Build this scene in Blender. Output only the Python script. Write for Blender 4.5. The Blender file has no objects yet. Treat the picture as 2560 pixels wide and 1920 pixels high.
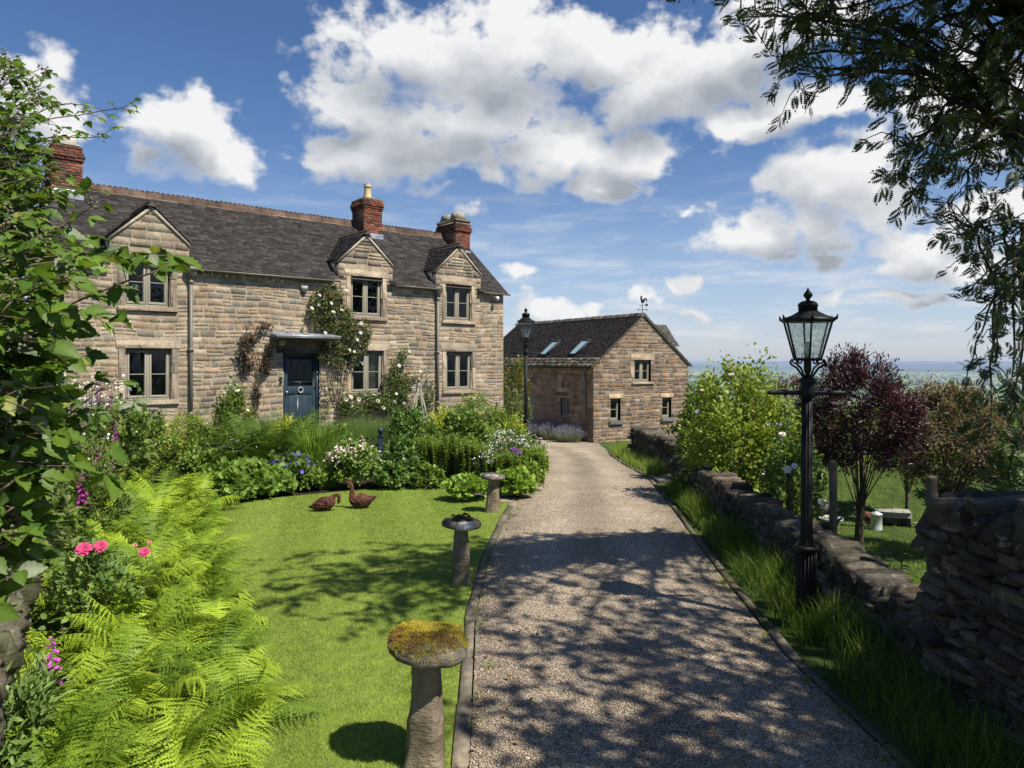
import bpy, math, random
import numpy as np
from mathutils import Vector, Matrix

# ------------------------------------------------------------------ camera, sky, sun, exposure
SC = bpy.context.scene
COL = SC.collection
EYE = 2.15
cam_d = bpy.data.cameras.new('camera')
cam = bpy.data.objects.new('camera', cam_d)
COL.objects.link(cam)
cam.location = (0, 0, EYE)
cam.rotation_euler = (math.radians(90), 0, 0)
cam_d.sensor_width = 36
cam_d.lens = 1776 / 2560 * 36
cam_d.shift_y = -57 / 2560
cam_d.clip_start = 0.05
cam_d.clip_end = 60000
SC.camera = cam

SUN_EL = math.radians(56)
SUN_AZ = math.atan2(0.84, -0.54)          # measured from +Y towards +X
SUN = Vector((math.sin(SUN_AZ) * math.cos(SUN_EL), math.cos(SUN_AZ) * math.cos(SUN_EL), math.sin(SUN_EL)))
sl = bpy.data.lights.new('sun', 'SUN')
sl.energy = 5.0
sl.angle = math.radians(0.53)
sl.color = (1.0, 0.93, 0.81)
so = bpy.data.objects.new('sun', sl)
COL.objects.link(so)
so.rotation_euler = SUN.to_track_quat('Z', 'Y').to_euler()

SC.view_settings.view_transform = 'Standard'
SC.view_settings.look = 'None'
SC.view_settings.exposure = 0.6
SC.view_settings.gamma = 1.0
SC.cycles.max_bounces = 6
SC.cycles.diffuse_bounces = 3
SC.cycles.glossy_bounces = 3
SC.cycles.transmission_bounces = 4
SC.cycles.transparent_max_bounces = 8
SC.cycles.volume_bounces = 0
SC.cycles.use_denoising = True
SC.cycles.sample_clamp_indirect = 4.0


class NT:
    """tiny helper round a node tree"""
    def __init__(self, tree):
        self.t = tree
        self.n = tree.nodes
        self.l = tree.links

    def add(self, typ, ins=None, **props):
        nd = self.n.new(typ)
        for k_, v in props.items():
            setattr(nd, k_, v)
        for k_, v in (ins or {}).items():
            self.set(nd.inputs[k_], v)
        return nd

    def set(self, sock, v):
        if isinstance(v, bpy.types.NodeSocket):
            self.l.new(v, sock)
        elif isinstance(v, bpy.types.Node):
            self.l.new(v.outputs[0], sock)
        else:
            if sock.type == 'RGBA' and not hasattr(v, '__len__'):
                v = (v, v, v, 1)
            if sock.type == 'RGBA' and len(v) == 3:
                v = (*v, 1)
            sock.default_value = v

    def m(self, op, a, b=0.0, c=0.0, clamp=False):
        nd = self.n.new('ShaderNodeMath')
        nd.operation = op
        nd.use_clamp = clamp
        for i, v in enumerate((a, b, c)):
            self.set(nd.inputs[i], v)
        return nd.outputs[0]

    def v(self, op, a, b=None, c=None, scale=None):
        nd = self.n.new('ShaderNodeVectorMath')
        nd.operation = op
        for i, q in enumerate((a, b, c)):
            if q is not None:
                self.set(nd.inputs[i], q)
        if scale is not None:
            self.set(nd.inputs['Scale'], scale)
        return nd.outputs['Value'] if op in ('LENGTH', 'DOT_PRODUCT', 'DISTANCE') else nd.outputs[0]

    def mix(self, fac, a, b, mode='MIX'):
        nd = self.n.new('ShaderNodeMix')
        nd.data_type = 'RGBA'
        nd.blend_type = mode
        self.set(nd.inputs[0], fac)
        self.set(nd.inputs[6], a)
        self.set(nd.inputs[7], b)
        return nd.outputs[2]

    def noise(self, vec, scale, detail=4, rough=0.55, col=False):
        nd = self.add('ShaderNodeTexNoise', {'Scale': scale, 'Detail': detail, 'Roughness': rough})
        if vec is not None:
            self.set(nd.inputs['Vector'], vec)
        return nd.outputs[1 if col else 0]

    def ramp(self, fac, a, b, lo=0.0, hi=1.0, smooth=True):
        nd = self.n.new('ShaderNodeMapRange')
        nd.interpolation_type = 'SMOOTHSTEP' if smooth else 'LINEAR'
        self.set(nd.inputs[0], fac)
        for i, q in ((1, a), (2, b), (3, lo), (4, hi)):
            self.set(nd.inputs[i], q)
        return nd.outputs[0]


def pix(x, y, d):
    """a point d metres in front of the viewpoint along a sight line of the photograph (2212 px wide)"""
    k = 2560 / 2212
    return Vector(((x * k - 1280) / 1776 * d, d, EYE + (903 - y * k) / 1776 * d))


# ---- sky with cumulus clouds
W = bpy.data.worlds.new('World')
SC.world = W
W.use_nodes = True
W.cycles.sampling_method = 'MANUAL'
W.cycles.sample_map_resolution = 512
q = NT(W.node_tree)
q.n.clear()
sky = q.add('ShaderNodeTexSky', sky_type='NISHITA', sun_disc=False, sun_elevation=SUN_EL, sun_rotation=SUN_AZ,
            altitude=300, air_density=1.0, dust_density=0.4, ozone_density=2.0)
tc = q.add('ShaderNodeTexCoord')
sep = q.add('ShaderNodeSeparateXYZ', {0: tc.outputs['Generated']})
az = q.m('ARCTAN2', sep.outputs[0], sep.outputs[1])
el = q.m('ARCSINE', sep.outputs[2])
ang = q.add('ShaderNodeCombineXYZ', {0: az, 1: el, 2: 0.0}).outputs[0]
# blobs: centre and radii in degrees-like units of the photograph's own sight lines
BL = [(900, 120, 190, 120), (1100, 120, 190, 140), (1000, 250, 270, 130), (780, 220, 130, 90), (1300, 120, 170, 110),
      (1420, 190, 150, 100), (760, 330, 120, 80), (950, 320, 190, 70), (700, 215, 70, 40), (1560, 120, 160, 90),
      (1230, 330, 150, 90), (1380, 330, 110, 80), (1150, 395, 60, 35), (1290, 400, 110, 40), (1650, 60, 150, 90),
      (400, 265, 130, 75), (480, 340, 80, 60), (330, 330, 70, 50), (120, 110, 70, 45), (50, 210, 110, 100), (150, 250, 70, 50),
      (1815, 390, 155, 130), (1770, 490, 180, 100), (1640, 515, 115, 72), (1600, 280, 130, 45), (1760, 220, 120, 50),
      (1540, 330, 60, 35), (2010, 540, 140, 60), (2090, 580, 110, 50), (1940, 600, 90, 40), (2080, 250, 150, 120),
      (2150, 440, 110, 50), (1490, 460, 55, 32), (1030, 440, 40, 28), (940, 400, 50, 18), (1055, 392, 55, 28),
      (1130, 590, 45, 24), (1505, 610, 55, 26), (1180, 665, 70, 34), (1290, 662, 55, 20), (1385, 640, 40, 28),
      (1800, 640, 60, 26), (1480, 675, 45, 18), (1960, 650, 120, 22)]


def cloud_field(vec, wob, fine=True):
    p = q.v('MULTIPLY_ADD', wob, (0.10, 0.07, 0.0), vec)
    acc = None
    for (x, y, rx, ry) in BL:
        c = pix(x, y, 1) - Vector((0, 0, EYE))
        a0 = math.atan2(c.x, c.y)
        e0 = math.asin(c.z / c.length)
        sx = rx / 1535 * math.cos(a0) ** 2 * 1.15
        sy = ry / 1535 * 0.85
        if rx < 75:
            sx, sy = sx * 1.7, sy * 1.7
        dlt = q.v('MULTIPLY', q.v('SUBTRACT', p, (a0, e0, 0)), (1 / sx, 1 / sy, 0))
        g = q.m('SUBTRACT', 1.0, q.v('LENGTH', dlt))
        if rx < 75:
            g = q.m('MULTIPLY_ADD', g, 0.95, -0.46)
        acc = g if acc is None else q.m('SMOOTH_MAX', acc, g, 0.25)
    st = q.v('MULTIPLY', vec, (1.0, 1.35, 1.0))
    f = q.noise(st, 10.0, 8 if fine else 5, 0.60)
    return q.m('ADD', acc, q.m('MULTIPLY', q.m('SUBTRACT', f, 0.5), 2.7)), q.m('ADD', acc, q.m('MULTIPLY', f, 0.55))


wob = q.v('SUBTRACT', q.noise(ang, 9.0, 3, 0.6, col=True), (0.5, 0.5, 0.5))
d0, s0_ = cloud_field(ang, wob)
d1, s1_ = cloud_field(q.v('ADD', ang, (0.02, 0.045, 0.0)), wob, False)
wv = q.v('MULTIPLY_ADD', wob, (0.05, 0.05, 0.0), q.v('MULTIPLY', ang, (1.0, 1.2, 1.0)))
puff = q.m('SUBTRACT', 0.45, q.add('ShaderNodeTexVoronoi', {'Vector': wv, 'Scale': 26.0, 'Detail': 1.0, 'Roughness': 0.6, 'Lacunarity': 2.4}, normalize=True).outputs['Distance'])
dn = d0
d0 = q.m('ADD', d0, q.m('MULTIPLY', puff, 0.95))
cover = q.ramp(d0, 0.02, q.m('ADD', 0.52, q.m('MULTIPLY', q.m('MAXIMUM', q.m('SUBTRACT', d1, dn), 0.0), 0.9)))
solid = cover
# thin low streaks towards the horizon
stre = q.noise(q.v('MULTIPLY', ang, (3.0, 16.0, 1.0)), 2.6, 6, 0.6)
band = q.m('MULTIPLY', q.ramp(el, 0.0, 0.05), q.ramp(el, 0.30, 0.06))
cover = q.m('MAXIMUM', cover, q.m('MULTIPLY', q.m('MULTIPLY', band, q.ramp(stre, 0.42, 0.75)), 0.7))
lit = q.m('ADD', 0.55, q.m('MULTIPLY', q.m('SUBTRACT', s0_, s1_), 1.05))
lit = q.m('ADD', lit, q.m('MULTIPLY', puff, 0.30))
lit = q.m('SUBTRACT', lit, q.m('MULTIPLY', q.ramp(d0, 0.35, 1.25), 0.42))
lit = q.m('ADD', q.m('MULTIPLY', lit, solid), q.m('MULTIPLY', q.m('SUBTRACT', 1.0, solid), 0.85))
lit = q.m('MINIMUM', q.m('MAXIMUM', lit, 0.0), 1.0)
ccol = q.add('ShaderNodeValToRGB', {0: lit})
cr = ccol.color_ramp
cr.elements[0].position = 0.05
cr.elements[0].color = (0.245, 0.265, 0.30, 1)
cr.elements[1].position = 0.95
cr.elements[1].color = (0.60, 0.60, 0.60, 1)
e_ = cr.elements.new(0.5)
e_.color = (0.39, 0.41, 0.44, 1)
SKY_K = 0.078
hs = q.add('ShaderNodeHueSaturation', {'Saturation': 1.2, 'Value': 0.9, 'Color': sky.outputs[0]})
low = q.ramp(el, 0.30, 0.0)
skyc = q.mix(q.m('MULTIPLY', low, 0.45), q.v('MULTIPLY', hs.outputs[0], (1.03, 0.97, 1.05)), (4.6, 5.6, 7.6))
col = q.mix(cover, skyc, q.v('SCALE', ccol.outputs[0], scale=1 / SKY_K))
bg = q.add('ShaderNodeBackground', {'Color': col, 'Strength': SKY_K})
wo = q.add('ShaderNodeOutputWorld', {'Surface': bg.outputs[0]})

# ------------------------------------------------------------------ helpers
TC = (5.75, 1.75, 6.2, 2.6, 2.6, 1.7)      # crown of the shading tree: centre, radii
HAZE = 0.0001
RNG = np.random.default_rng(7)
random.seed(7)


def mesh_np(name, V, faces, mat=None, colr=None, smooth=False, mats=None, midx=None):
    """V (N,3); faces: list of int arrays (M,k) or ragged list of tuples"""
    me = bpy.data.meshes.new(name)
    V = np.asarray(V, dtype=np.float32)
    idx, tot = [], []
    for F in faces:
        if isinstance(F, np.ndarray):
            if len(F):
                idx.append(F.ravel())
                tot.append(np.full(len(F), F.shape[1]))
        elif len(F):
            idx.append(np.array([i for f in F for i in f]))
            tot.append(np.array([len(f) for f in F]))
    idx = np.concatenate(idx).astype(np.int32)
    tot = np.concatenate(tot).astype(np.int32)
    me.vertices.add(len(V))
    me.vertices.foreach_set('co', V.ravel())
    me.loops.add(len(idx))
    me.loops.foreach_set('vertex_index', idx)
    me.polygons.add(len(tot))
    st = np.zeros(len(tot), dtype=np.int32)
    st[1:] = np.cumsum(tot)[:-1]
    me.polygons.foreach_set('loop_start', st)
    me.polygons.foreach_set('loop_total', tot)
    if smooth:
        me.polygons.foreach_set('use_smooth', np.ones(len(tot), dtype=bool))
    if midx is not None:
        me.polygons.foreach_set('material_index', np.asarray(midx, dtype=np.int32))
    if colr is not None:
        c = np.ones((len(V), 4), dtype=np.float32)
        c[:, :3] = np.asarray(colr, dtype=np.float32)
        at = me.attributes.new('col', 'FLOAT_COLOR', 'POINT')
        at.data.foreach_set('color', c.ravel())
    for m_ in (mats or [mat]):
        if m_ is not None:
            me.materials.append(m_)
    me.update(calc_edges=True)
    me.validate()
    return me


class MB:
    """collects geometry for ONE mesh"""
    def __init__(self):
        self.V, self.F, self.C, self.n = [], [], [], 0

    def add(self, V, faces, colr=None):
        V = np.asarray(V, dtype=np.float64).reshape(-1, 3)
        for F in faces:
            if isinstance(F, np.ndarray):
                self.F.append(F + self.n)
            else:
                self.F.append([tuple(i + self.n for i in f) for f in F])
        self.V.append(V)
        if colr is None:
            colr = (0.5, 0.5, 0.5)
        c = np.asarray(colr, dtype=np.float64)
        self.C.append(np.broadcast_to(c, V.shape) if c.ndim == 1 else c)
        self.n += len(V)
        return self

    def box(self, x0, x1, y0, y1, z0, z1, colr=None, bev=0.0):
        if bev <= 0:
            V = [(x, y, z) for z in (z0, z1) for y in (y0, y1) for x in (x0, x1)]
            F = [(0, 2, 3, 1), (4, 5, 7, 6), (0, 1, 5, 4), (2, 6, 7, 3), (0, 4, 6, 2), (1, 3, 7, 5)]
            return self.add(V, [F], colr)
        b = bev
        V, id_ = [], {}
        for ix, x in enumerate((x0, x1)):
            for iy, y in enumerate((y0, y1)):
                for iz, z in enumerate((z0, z1)):
                    sx, sy, sz = 1 - 2 * ix, 1 - 2 * iy, 1 - 2 * iz
                    for ax in range(3):
                        p = [x + sx * b, y + sy * b, z + sz * b]
                        p[ax] = (x, y, z)[ax]
                        id_[(ix, iy, iz, ax)] = len(V)
                        V.append(p)
        F = []
        for ax in range(3):
            o = [a for a in range(3) if a != ax]
            for s in (0, 1):
                ring = []
                for (u, w) in ((0, 0), (1, 0), (1, 1), (0, 1)):
                    key = [0, 0, 0]
                    key[ax] = s
                    key[o[0]] = u
                    key[o[1]] = w
                    ring.append(id_[(*key, ax)])
                F.append(tuple(ring))
        for ax in range(3):
            o = [a for a in range(3) if a != ax]
            for u in (0, 1):
                for w in (0, 1):
                    ka, kb = [0, 0, 0], [0, 0, 0]
                    ka[o[0]] = kb[o[0]] = u
                    ka[o[1]] = kb[o[1]] = w
                    kb[ax] = 1
                    F.append((id_[(*ka, o[0])], id_[(*kb, o[0])], id_[(*kb, o[1])], id_[(*ka, o[1])]))
        for ix in (0, 1):
            for iy in (0, 1):
                for iz in (0, 1):
                    F.append(tuple(id_[(ix, iy, iz, a)] for a in range(3)))
        return self.add(V, [F], colr)

    def tube(self, pts, rad, sides=6, colr=None, cap=True, flat=1.0):
        P = np.asarray(pts, dtype=float)
        n = len(P)
        R = np.broadcast_to(np.asarray(rad, dtype=float), (n,)) if np.ndim(rad) == 0 else np.asarray(rad, dtype=float)
        T = np.gradient(P, axis=0)
        T /= np.linalg.norm(T, axis=1)[:, None] + 1e-12
        up = np.array((0, 0, 1.0)) if abs(T[0][2]) < 0.9 else np.array((1.0, 0, 0))
        A = np.cross(T[0], up)
        A /= np.linalg.norm(A)
        rings = []
        for i in range(n):
            A = A - T[i] * A.dot(T[i])
            A /= np.linalg.norm(A) + 1e-12
            B = np.cross(T[i], A)
            th = np.arange(sides) * 2 * math.pi / sides
            rings.append(P[i] + R[i] * (np.cos(th)[:, None] * A + flat * np.sin(th)[:, None] * B))
        V = np.concatenate(rings)
        i = np.arange(n - 1)[:, None] * sides
        j = np.arange(sides)[None, :]
        jn = (j + 1) % sides
        F = np.stack([i + j, i + jn, i + sides + jn, i + sides + j], -1).reshape(-1, 4)
        fs = [F]
        if cap:
            fs.append([tuple(range(sides))[::-1], tuple(range((n - 1) * sides, n * sides))])
        return self.add(V, fs, colr)

    def lathe(self, prof, sides=16, c=(0, 0, 0), colr=None, phase=0.0):
        pr = np.asarray(prof, dtype=float)
        n = len(pr)
        th = np.arange(sides) * 2 * math.pi / sides + phase
        V = np.stack([pr[:, None, 0] * np.cos(th) + c[0], pr[:, None, 0] * np.sin(th) + c[1],
                      np.repeat(pr[:, 1:2] + c[2], sides, 1)], -1).reshape(-1, 3)
        i = np.arange(n - 1)[:, None] * sides
        j = np.arange(sides)[None, :]
        jn = (j + 1) % sides
        F = np.stack([i + j, i + jn, i + sides + jn, i + sides + j], -1).reshape(-1, 4)
        return self.add(V, [F, [tuple(range(sides))[::-1], tuple(range((n - 1) * sides, n * sides))]], colr)

    def mesh(self, name, mat, smooth=False, jitter=0.0, rng=None):
        V = np.concatenate(self.V)
        if jitter:
            V = V + (rng or RNG).normal(0, jitter, V.shape)
        return mesh_np(name, V, self.F, mat, np.concatenate(self.C), smooth)

    def build(self, name, mat, parent=None, smooth=False, jitter=0.0):
        return link(name, self.mesh(name, mat, smooth, jitter), parent)


def link(name, me, parent=None, loc=None, rot=None, scale=None):
    o = bpy.data.objects.new(name, me)
    COL.objects.link(o)
    if parent is not None:
        o.parent = parent
    if loc is not None:
        o.location = loc
    if rot is not None:
        o.rotation_euler = rot
    if scale is not None:
        o.scale = scale if hasattr(scale, '__len__') else (scale,) * 3
    return o


def thing(name, label, cat, loc=(0, 0, 0), rz=0.0, group=None):
    o = link(name, None, None, loc, (0, 0, rz))
    return tag(o, label, cat, group)


def tag(o, label, cat, group=None):
    o['label'] = label
    o['category'] = cat
    if group:
        o['group'] = group
    return o


def kind(o, k_):
    o['kind'] = k_
    return o


def copy_tree(o, parent=None):
    c = o.copy()
    COL.objects.link(c)
    c.parent = parent
    for ch in list(o.children):
        copy_tree(ch, c)
    return c


def smooth01(t):
    t = np.clip(t, 0, 1)
    return t * t * (3 - 2 * t)


def vnoise(P, scale=1.0, seed=0):
    """cheap smooth noise in [-1,1] from summed sines"""
    P = np.asarray(P, dtype=float) * scale
    r = np.random.default_rng(seed)
    out = np.zeros(len(P))
    for k_ in range(7):
        w = r.normal(0, 1.0, P.shape[1]) * (1 + 0.35 * k_)
        out += np.sin(P @ w + r.uniform(0, 6.28)) / (1 + 0.25 * k_)
    return out / 3.2


# ------------------------------------------------------------------ materials
MATS = {}


def new_mat(name):
    m_ = bpy.data.materials.new(name)
    m_.use_nodes = True
    t = NT(m_.node_tree)
    t.n.clear()
    MATS[name] = m_
    return m_, t


def out(t, sh, disp=None):
    o = t.add('ShaderNodeOutputMaterial', {'Surface': sh})
    return o


def plain(name, colr, rough=0.6, metal=0.0, var=0.15, nscale=8.0, bump=0.0, bscale=30.0, spec=0.4, use_col=False):
    m_, t = new_mat(name)
    tc_ = t.add('ShaderNodeTexCoord').outputs['Object']
    base = t.add('ShaderNodeAttribute', attribute_name='col').outputs['Color'] if use_col else (*colr, 1)
    n_ = t.noise(tc_, nscale, 5, 0.6)
    c = t.mix(1.0, base, t.ramp(n_, 0.25, 0.75, 1 - var, 1 + var), 'MULTIPLY')
    bs = t.add('ShaderNodeBsdfPrincipled', {'Base Color': c, 'Roughness': rough, 'Metallic': metal, 'Specular IOR Level': spec})
    if bump:
        b = t.add('ShaderNodeBump', {'Strength': 0.6, 'Distance': bump, 'Height': t.noise(tc_, bscale, 5, 0.6)})
        t.set(bs.inputs['Normal'], b)
    out(t, bs)
    return m_


def leaf_mat(name, trans=0.35, rough=0.5, spec=0.3, tint=(1.25, 1.2, 0.6)):
    m_, t = new_mat(name)
    a = t.add('ShaderNodeAttribute', attribute_name='col').outputs['Color']
    bs = t.add('ShaderNodeBsdfPrincipled', {'Base Color': a, 'Roughness': rough, 'Specular IOR Level': spec})
    tr = t.add('ShaderNodeBsdfTranslucent', {'Color': t.mix(1.0, a, (*tint, 1), 'MULTIPLY')})
    mx = t.add('ShaderNodeMixShader', {0: trans, 1: bs, 2: tr})
    out(t, mx)
    return m_


def stone_mat(name, nscale=14.0, bump=0.012, stain=0.35, tool=0.5, lichen=None, coord='Object'):
    m_, t = new_mat(name)
    tc_ = t.add('ShaderNodeTexCoord').outputs[coord]
    a = t.add('ShaderNodeAttribute', attribute_name='col').outputs['Color']
    n1 = t.noise(tc_, nscale, 6, 0.65)
    n2 = t.noise(tc_, nscale * 0.12, 4, 0.6)
    n3 = t.noise(t.v('MULTIPLY', tc_, (1.0, 1.0, 5.0)), nscale * 1.2, 4, 0.7)
    c = t.mix(1.0, a, t.ramp(n1, 0.25, 0.75, 0.72, 1.25), 'MULTIPLY')
    c = t.mix(1.0, c, t.ramp(n2, 0.3, 0.7, 1 - stain, 1 + stain * 0.4), 'MULTIPLY')
    if lichen:
        lf = t.ramp(t.noise(tc_, nscale * 0.9, 5, 0.7), 0.58, 0.68)
        c = t.mix(t.m('MULTIPLY', lf, lichen[3]), c, (*lichen[:3], 1))
    bs = t.add('ShaderNodeBsdfPrincipled', {'Base Color': c, 'Roughness': 0.9, 'Specular IOR Level': 0.15})
    h = t.m('ADD', t.m('MULTIPLY', n1, 1 - tool), t.m('MULTIPLY', n3, tool))
    b = t.add('ShaderNodeBump', {'Strength': 0.9, 'Distance': bump, 'Height': h})
    t.set(bs.inputs['Normal'], b)
    out(t, bs)
    return m_


M_stone = stone_mat('sandstone', 16, 0.02, 0.32, 0.3)
M_dressed = stone_mat('dressed_stone', 16, 0.012, 0.3, 0.2)
M_dry = stone_mat('drystone', 11, 0.05, 0.45, 0.35, (0.30, 0.31, 0.27, 0.55))
M_slate = stone_mat('roof_slate', 18, 0.008, 0.16, 0.3)
M_brick = stone_mat('chimney_brick', 22, 0.012, 0.35, 0.2)
M_wood_grey = plain('painted_timber_stone_colour', (0.21, 0.20, 0.155), 0.55, 0, 0.06, 5)
M_iron = plain('dark_iron', (0.007, 0.0085, 0.007), 0.5, 0.0, 0.4, 14, 0.003, 40, 0.25)
M_pipe = plain('painted_gutter', (0.15, 0.14, 0.11), 0.5, 0, 0.12, 3)
M_lead = plain('lead_sheet', (0.36, 0.39, 0.42), 0.38, 0.5, 0.35, 6, 0.004, 12)
M_blue = plain('slate_blue_paint', (0.017, 0.033, 0.047), 0.4, 0, 0.1, 6)
M_white = plain('white_plastic', (0.75, 0.75, 0.73), 0.35, 0, 0.05, 4)
M_cream = plain('cream_clay', (0.55, 0.44, 0.24), 0.7, 0, 0.15, 6)
M_post = plain('weathered_timber', (0.10, 0.078, 0.05), 0.85, 0, 0.35, 18, 0.006, 25)
M_greywood = plain('grey_timber', (0.24, 0.235, 0.19), 0.85, 0, 0.3, 14, 0.005, 25)
M_galv = plain('galvanised_metal', (0.52, 0.53, 0.53), 0.4, 0.35, 0.12, 7)
M_wire = plain('fence_wire', (0.06, 0.06, 0.06), 0.5, 0.6, 0.1, 5)
M_bark = plain('bark', (0.065, 0.05, 0.036), 0.95, 0, 0.45, 12, 0.02, 18)
M_stem = plain('green_stem', (0.07, 0.095, 0.03), 0.7, 0, 0.3, 20)
M_cane = plain('brown_cane', (0.10, 0.075, 0.04), 0.75, 0, 0.3, 20)
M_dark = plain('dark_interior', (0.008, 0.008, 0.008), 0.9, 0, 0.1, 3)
M_wicker = plain('woven_rusty_wire', (0.075, 0.035, 0.026), 0.85, 0.0, 0.5, 30, 0.004, 60, 0.2, True)
M_leaf = leaf_mat('leaf')
M_leafd = leaf_mat('leaf_dark', 0.14, 0.4, 0.35)
M_fern = leaf_mat('fern_frond', 0.2, 0.5, 0.25)
M_grass = leaf_mat('grass_blade', 0.35, 0.6, 0.2)
M_petal = leaf_mat('petal', 0.3, 0.6, 0.1, (1, 1, 1))
M_moss = plain('moss', (0.1, 0.1, 0.02), 0.95, use_col=True, var=0.3, nscale=30)
M_feather = plain('feather', (0.1, 0.05, 0.02), 0.8, use_col=True, var=0.3, nscale=30)
M_painted = plain('vertex_coloured', (0.1, 0.1, 0.1), 0.7, use_col=True, var=0.2, nscale=10)


def glass_mat(name, dark):
    m_, t = new_mat(name)
    fr = t.add('ShaderNodeFresnel', {'IOR': 1.5})
    gl = t.add('ShaderNodeBsdfGlossy', {'Color': (0.9, 0.93, 0.95, 1), 'Roughness': 0.015})
    tr = t.add('ShaderNodeBsdfTransparent', {'Color': dark})
    f = t.m('MULTIPLY', fr.outputs[0], 0.8, clamp=True)
    out(t, t.add('ShaderNodeMixShader', {0: f, 1: tr, 2: gl}))
    return m_


M_pane = glass_mat('window_glass', (0.75, 0.78, 0.76, 1))
m_, t = new_mat('lantern_glass')
n_ = t.noise(t.add('ShaderNodeTexCoord').outputs['Object'], 26, 5, 0.7)
tr = t.add('ShaderNodeBsdfTransparent', {'Color': (0.86, 0.9, 0.88, 1)})
df = t.add('ShaderNodeBsdfDiffuse', {'Color': (0.42, 0.46, 0.43, 1)})
gl = t.add('ShaderNodeBsdfGlossy', {'Roughness': 0.08})
mx = t.add('ShaderNodeMixShader', {0: t.ramp(n_, 0.35, 0.75, 0.05, 0.55), 1: tr, 2: df})
out(t, t.add('ShaderNodeMixShader', {0: 0.06, 1: mx, 2: gl}))
M_lglass = m_
# ------------------------------------------------------------------ lie of the land
DL = np.array([(-6, -.25), (3.75, -.22), (6, -.30), (7.86, -.235), (9.7, -.07), (11, .10), (14.35, .5), (18, .85), (21, .75),
               (24, .2), (25.8, -.25), (30, -4.2), (40, -14)])
DR = np.array([(-6, 2.05), (3.84, 2.04), (5.08, 1.97), (7.02, 2.07), (10.3, 2.31), (12.7, 2.45), (16.1, 2.5), (20, 2.75), (24.5, 3.25),
               (29.5, 3.6), (34, .86), (40, -3.0)])


def drive_l(y):
    return np.interp(y, DL[:, 0], DL[:, 1])


def drive_r(y):
    return np.interp(y, DR[:, 0], DR[:, 1])


def gz(x, y):
    x = np.asarray(x, dtype=float)
    y = np.asarray(y, dtype=float)
    yy = np.clip((y - 13) / 17, 0, 1)
    s = -1.31 * (0.75 * yy + 0.25 * smooth01(yy)) - 0.06 * np.clip(y - 31, 0, 60)
    left = smooth01((x + 3.5) / 4.5)
    s = s * (0.25 + 0.75 * left)
    orch = smooth01((x - 2.78) / 0.3) * smooth01((17.5 - y) / 2.5)
    zo = -0.62 - 0.055 * np.clip(y - 4, 0, 40)
    z = s * (1 - orch) + np.minimum(s, zo) * orch
    z = z - 0.05 * np.clip(x - 12, 0, 40)
    r = np.hypot(x, y)
    t = np.clip((r - 45) / 1500, 0, 1)
    drop = -122 * (1 - (1 - t) ** 2.2)
    a = np.arctan2(x, y)
    roll = 9 * np.sin(r / 610 + 2.1 * a) * np.sin(3.1 * a + r / 900) + 5 * np.sin(r / 240 + 7 * a)
    roll = roll * np.clip((r - 900) / 1500, 0, 1)
    far = np.clip((r - 5200) / 9000, 0, 1)
    hills = 98 * far ** 1.5 + 24 * far * np.sin(a * 9 + 1.0 + r / 1700) + 12 * far * np.sin(a * 23 + r / 800) + 5 * far * np.sin(a * 61 + r / 500)
    return z + np.where(r > 45, drop + roll + hills, 0)


rng = np.random.default_rng(11)
rad = [0.0]
r_ = 0.6
while r_ < 19500:
    rad.append(r_)
    r_ *= 1.034
rad = np.array(rad[1:])
th = np.radians(np.concatenate([np.arange(-58, 58, 0.15), np.arange(58, 302, 2.0)]))
RR, TT = np.meshgrid(rad, th, indexing='ij')
X, Y = RR * np.sin(TT), RR * np.cos(TT)
Z = gz(X, Y)
seeds = np.stack(np.meshgrid(np.arange(-7500, 7600, 290), np.arange(-600, 9500, 250)), -1).reshape(-1, 2)
seeds = seeds + rng.uniform(-95, 95, seeds.shape)
seeds = seeds[(np.abs(seeds[:, 0]) < 1.7 * np.abs(seeds[:, 1]) + 900)]
scol = np.array([(.11, .17, .035), (.15, .21, .05), (.21, .235, .07), (.09, .14, .035), (.33, .31, .12), (.13, .19, .04)])
sidx = rng.choice(len(scol), len(seeds), p=[.26, .24, .16, .14, .06, .14])


def fields(P):
    """nearest field, and how near its hedge is"""
    idx = np.zeros(len(P), int)
    gap = np.zeros(len(P))
    c, s_ = math.cos(.35), math.sin(.35)
    S = np.stack([seeds[:, 0] * c + seeds[:, 1] * s_, -seeds[:, 0] * s_ + seeds[:, 1] * c], 1)
    for a in range(0, len(P), 4000):
        p = P[a:a + 4000]
        q_ = np.stack([p[:, 0] * c + p[:, 1] * s_, -p[:, 0] * s_ + p[:, 1] * c], 1)
        d = np.maximum(np.abs(q_[:, None, 0] - S[None, :, 0]), 1.25 * np.abs(q_[:, None, 1] - S[None, :, 1]))
        two = np.argpartition(d, 1, axis=1)[:, :2]
        dd = np.take_along_axis(d, two, 1)
        o = np.argsort(dd, 1)
        idx[a:a + 4000] = np.take_along_axis(two, o, 1)[:, 0]
        gap[a:a + 4000] = np.abs(dd[:, 1] - dd[:, 0])
    return idx, gap


def woods(P):
    return vnoise(P, 1 / 420, 5) + 0.5 * vnoise(P, 1 / 130, 6)


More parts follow.
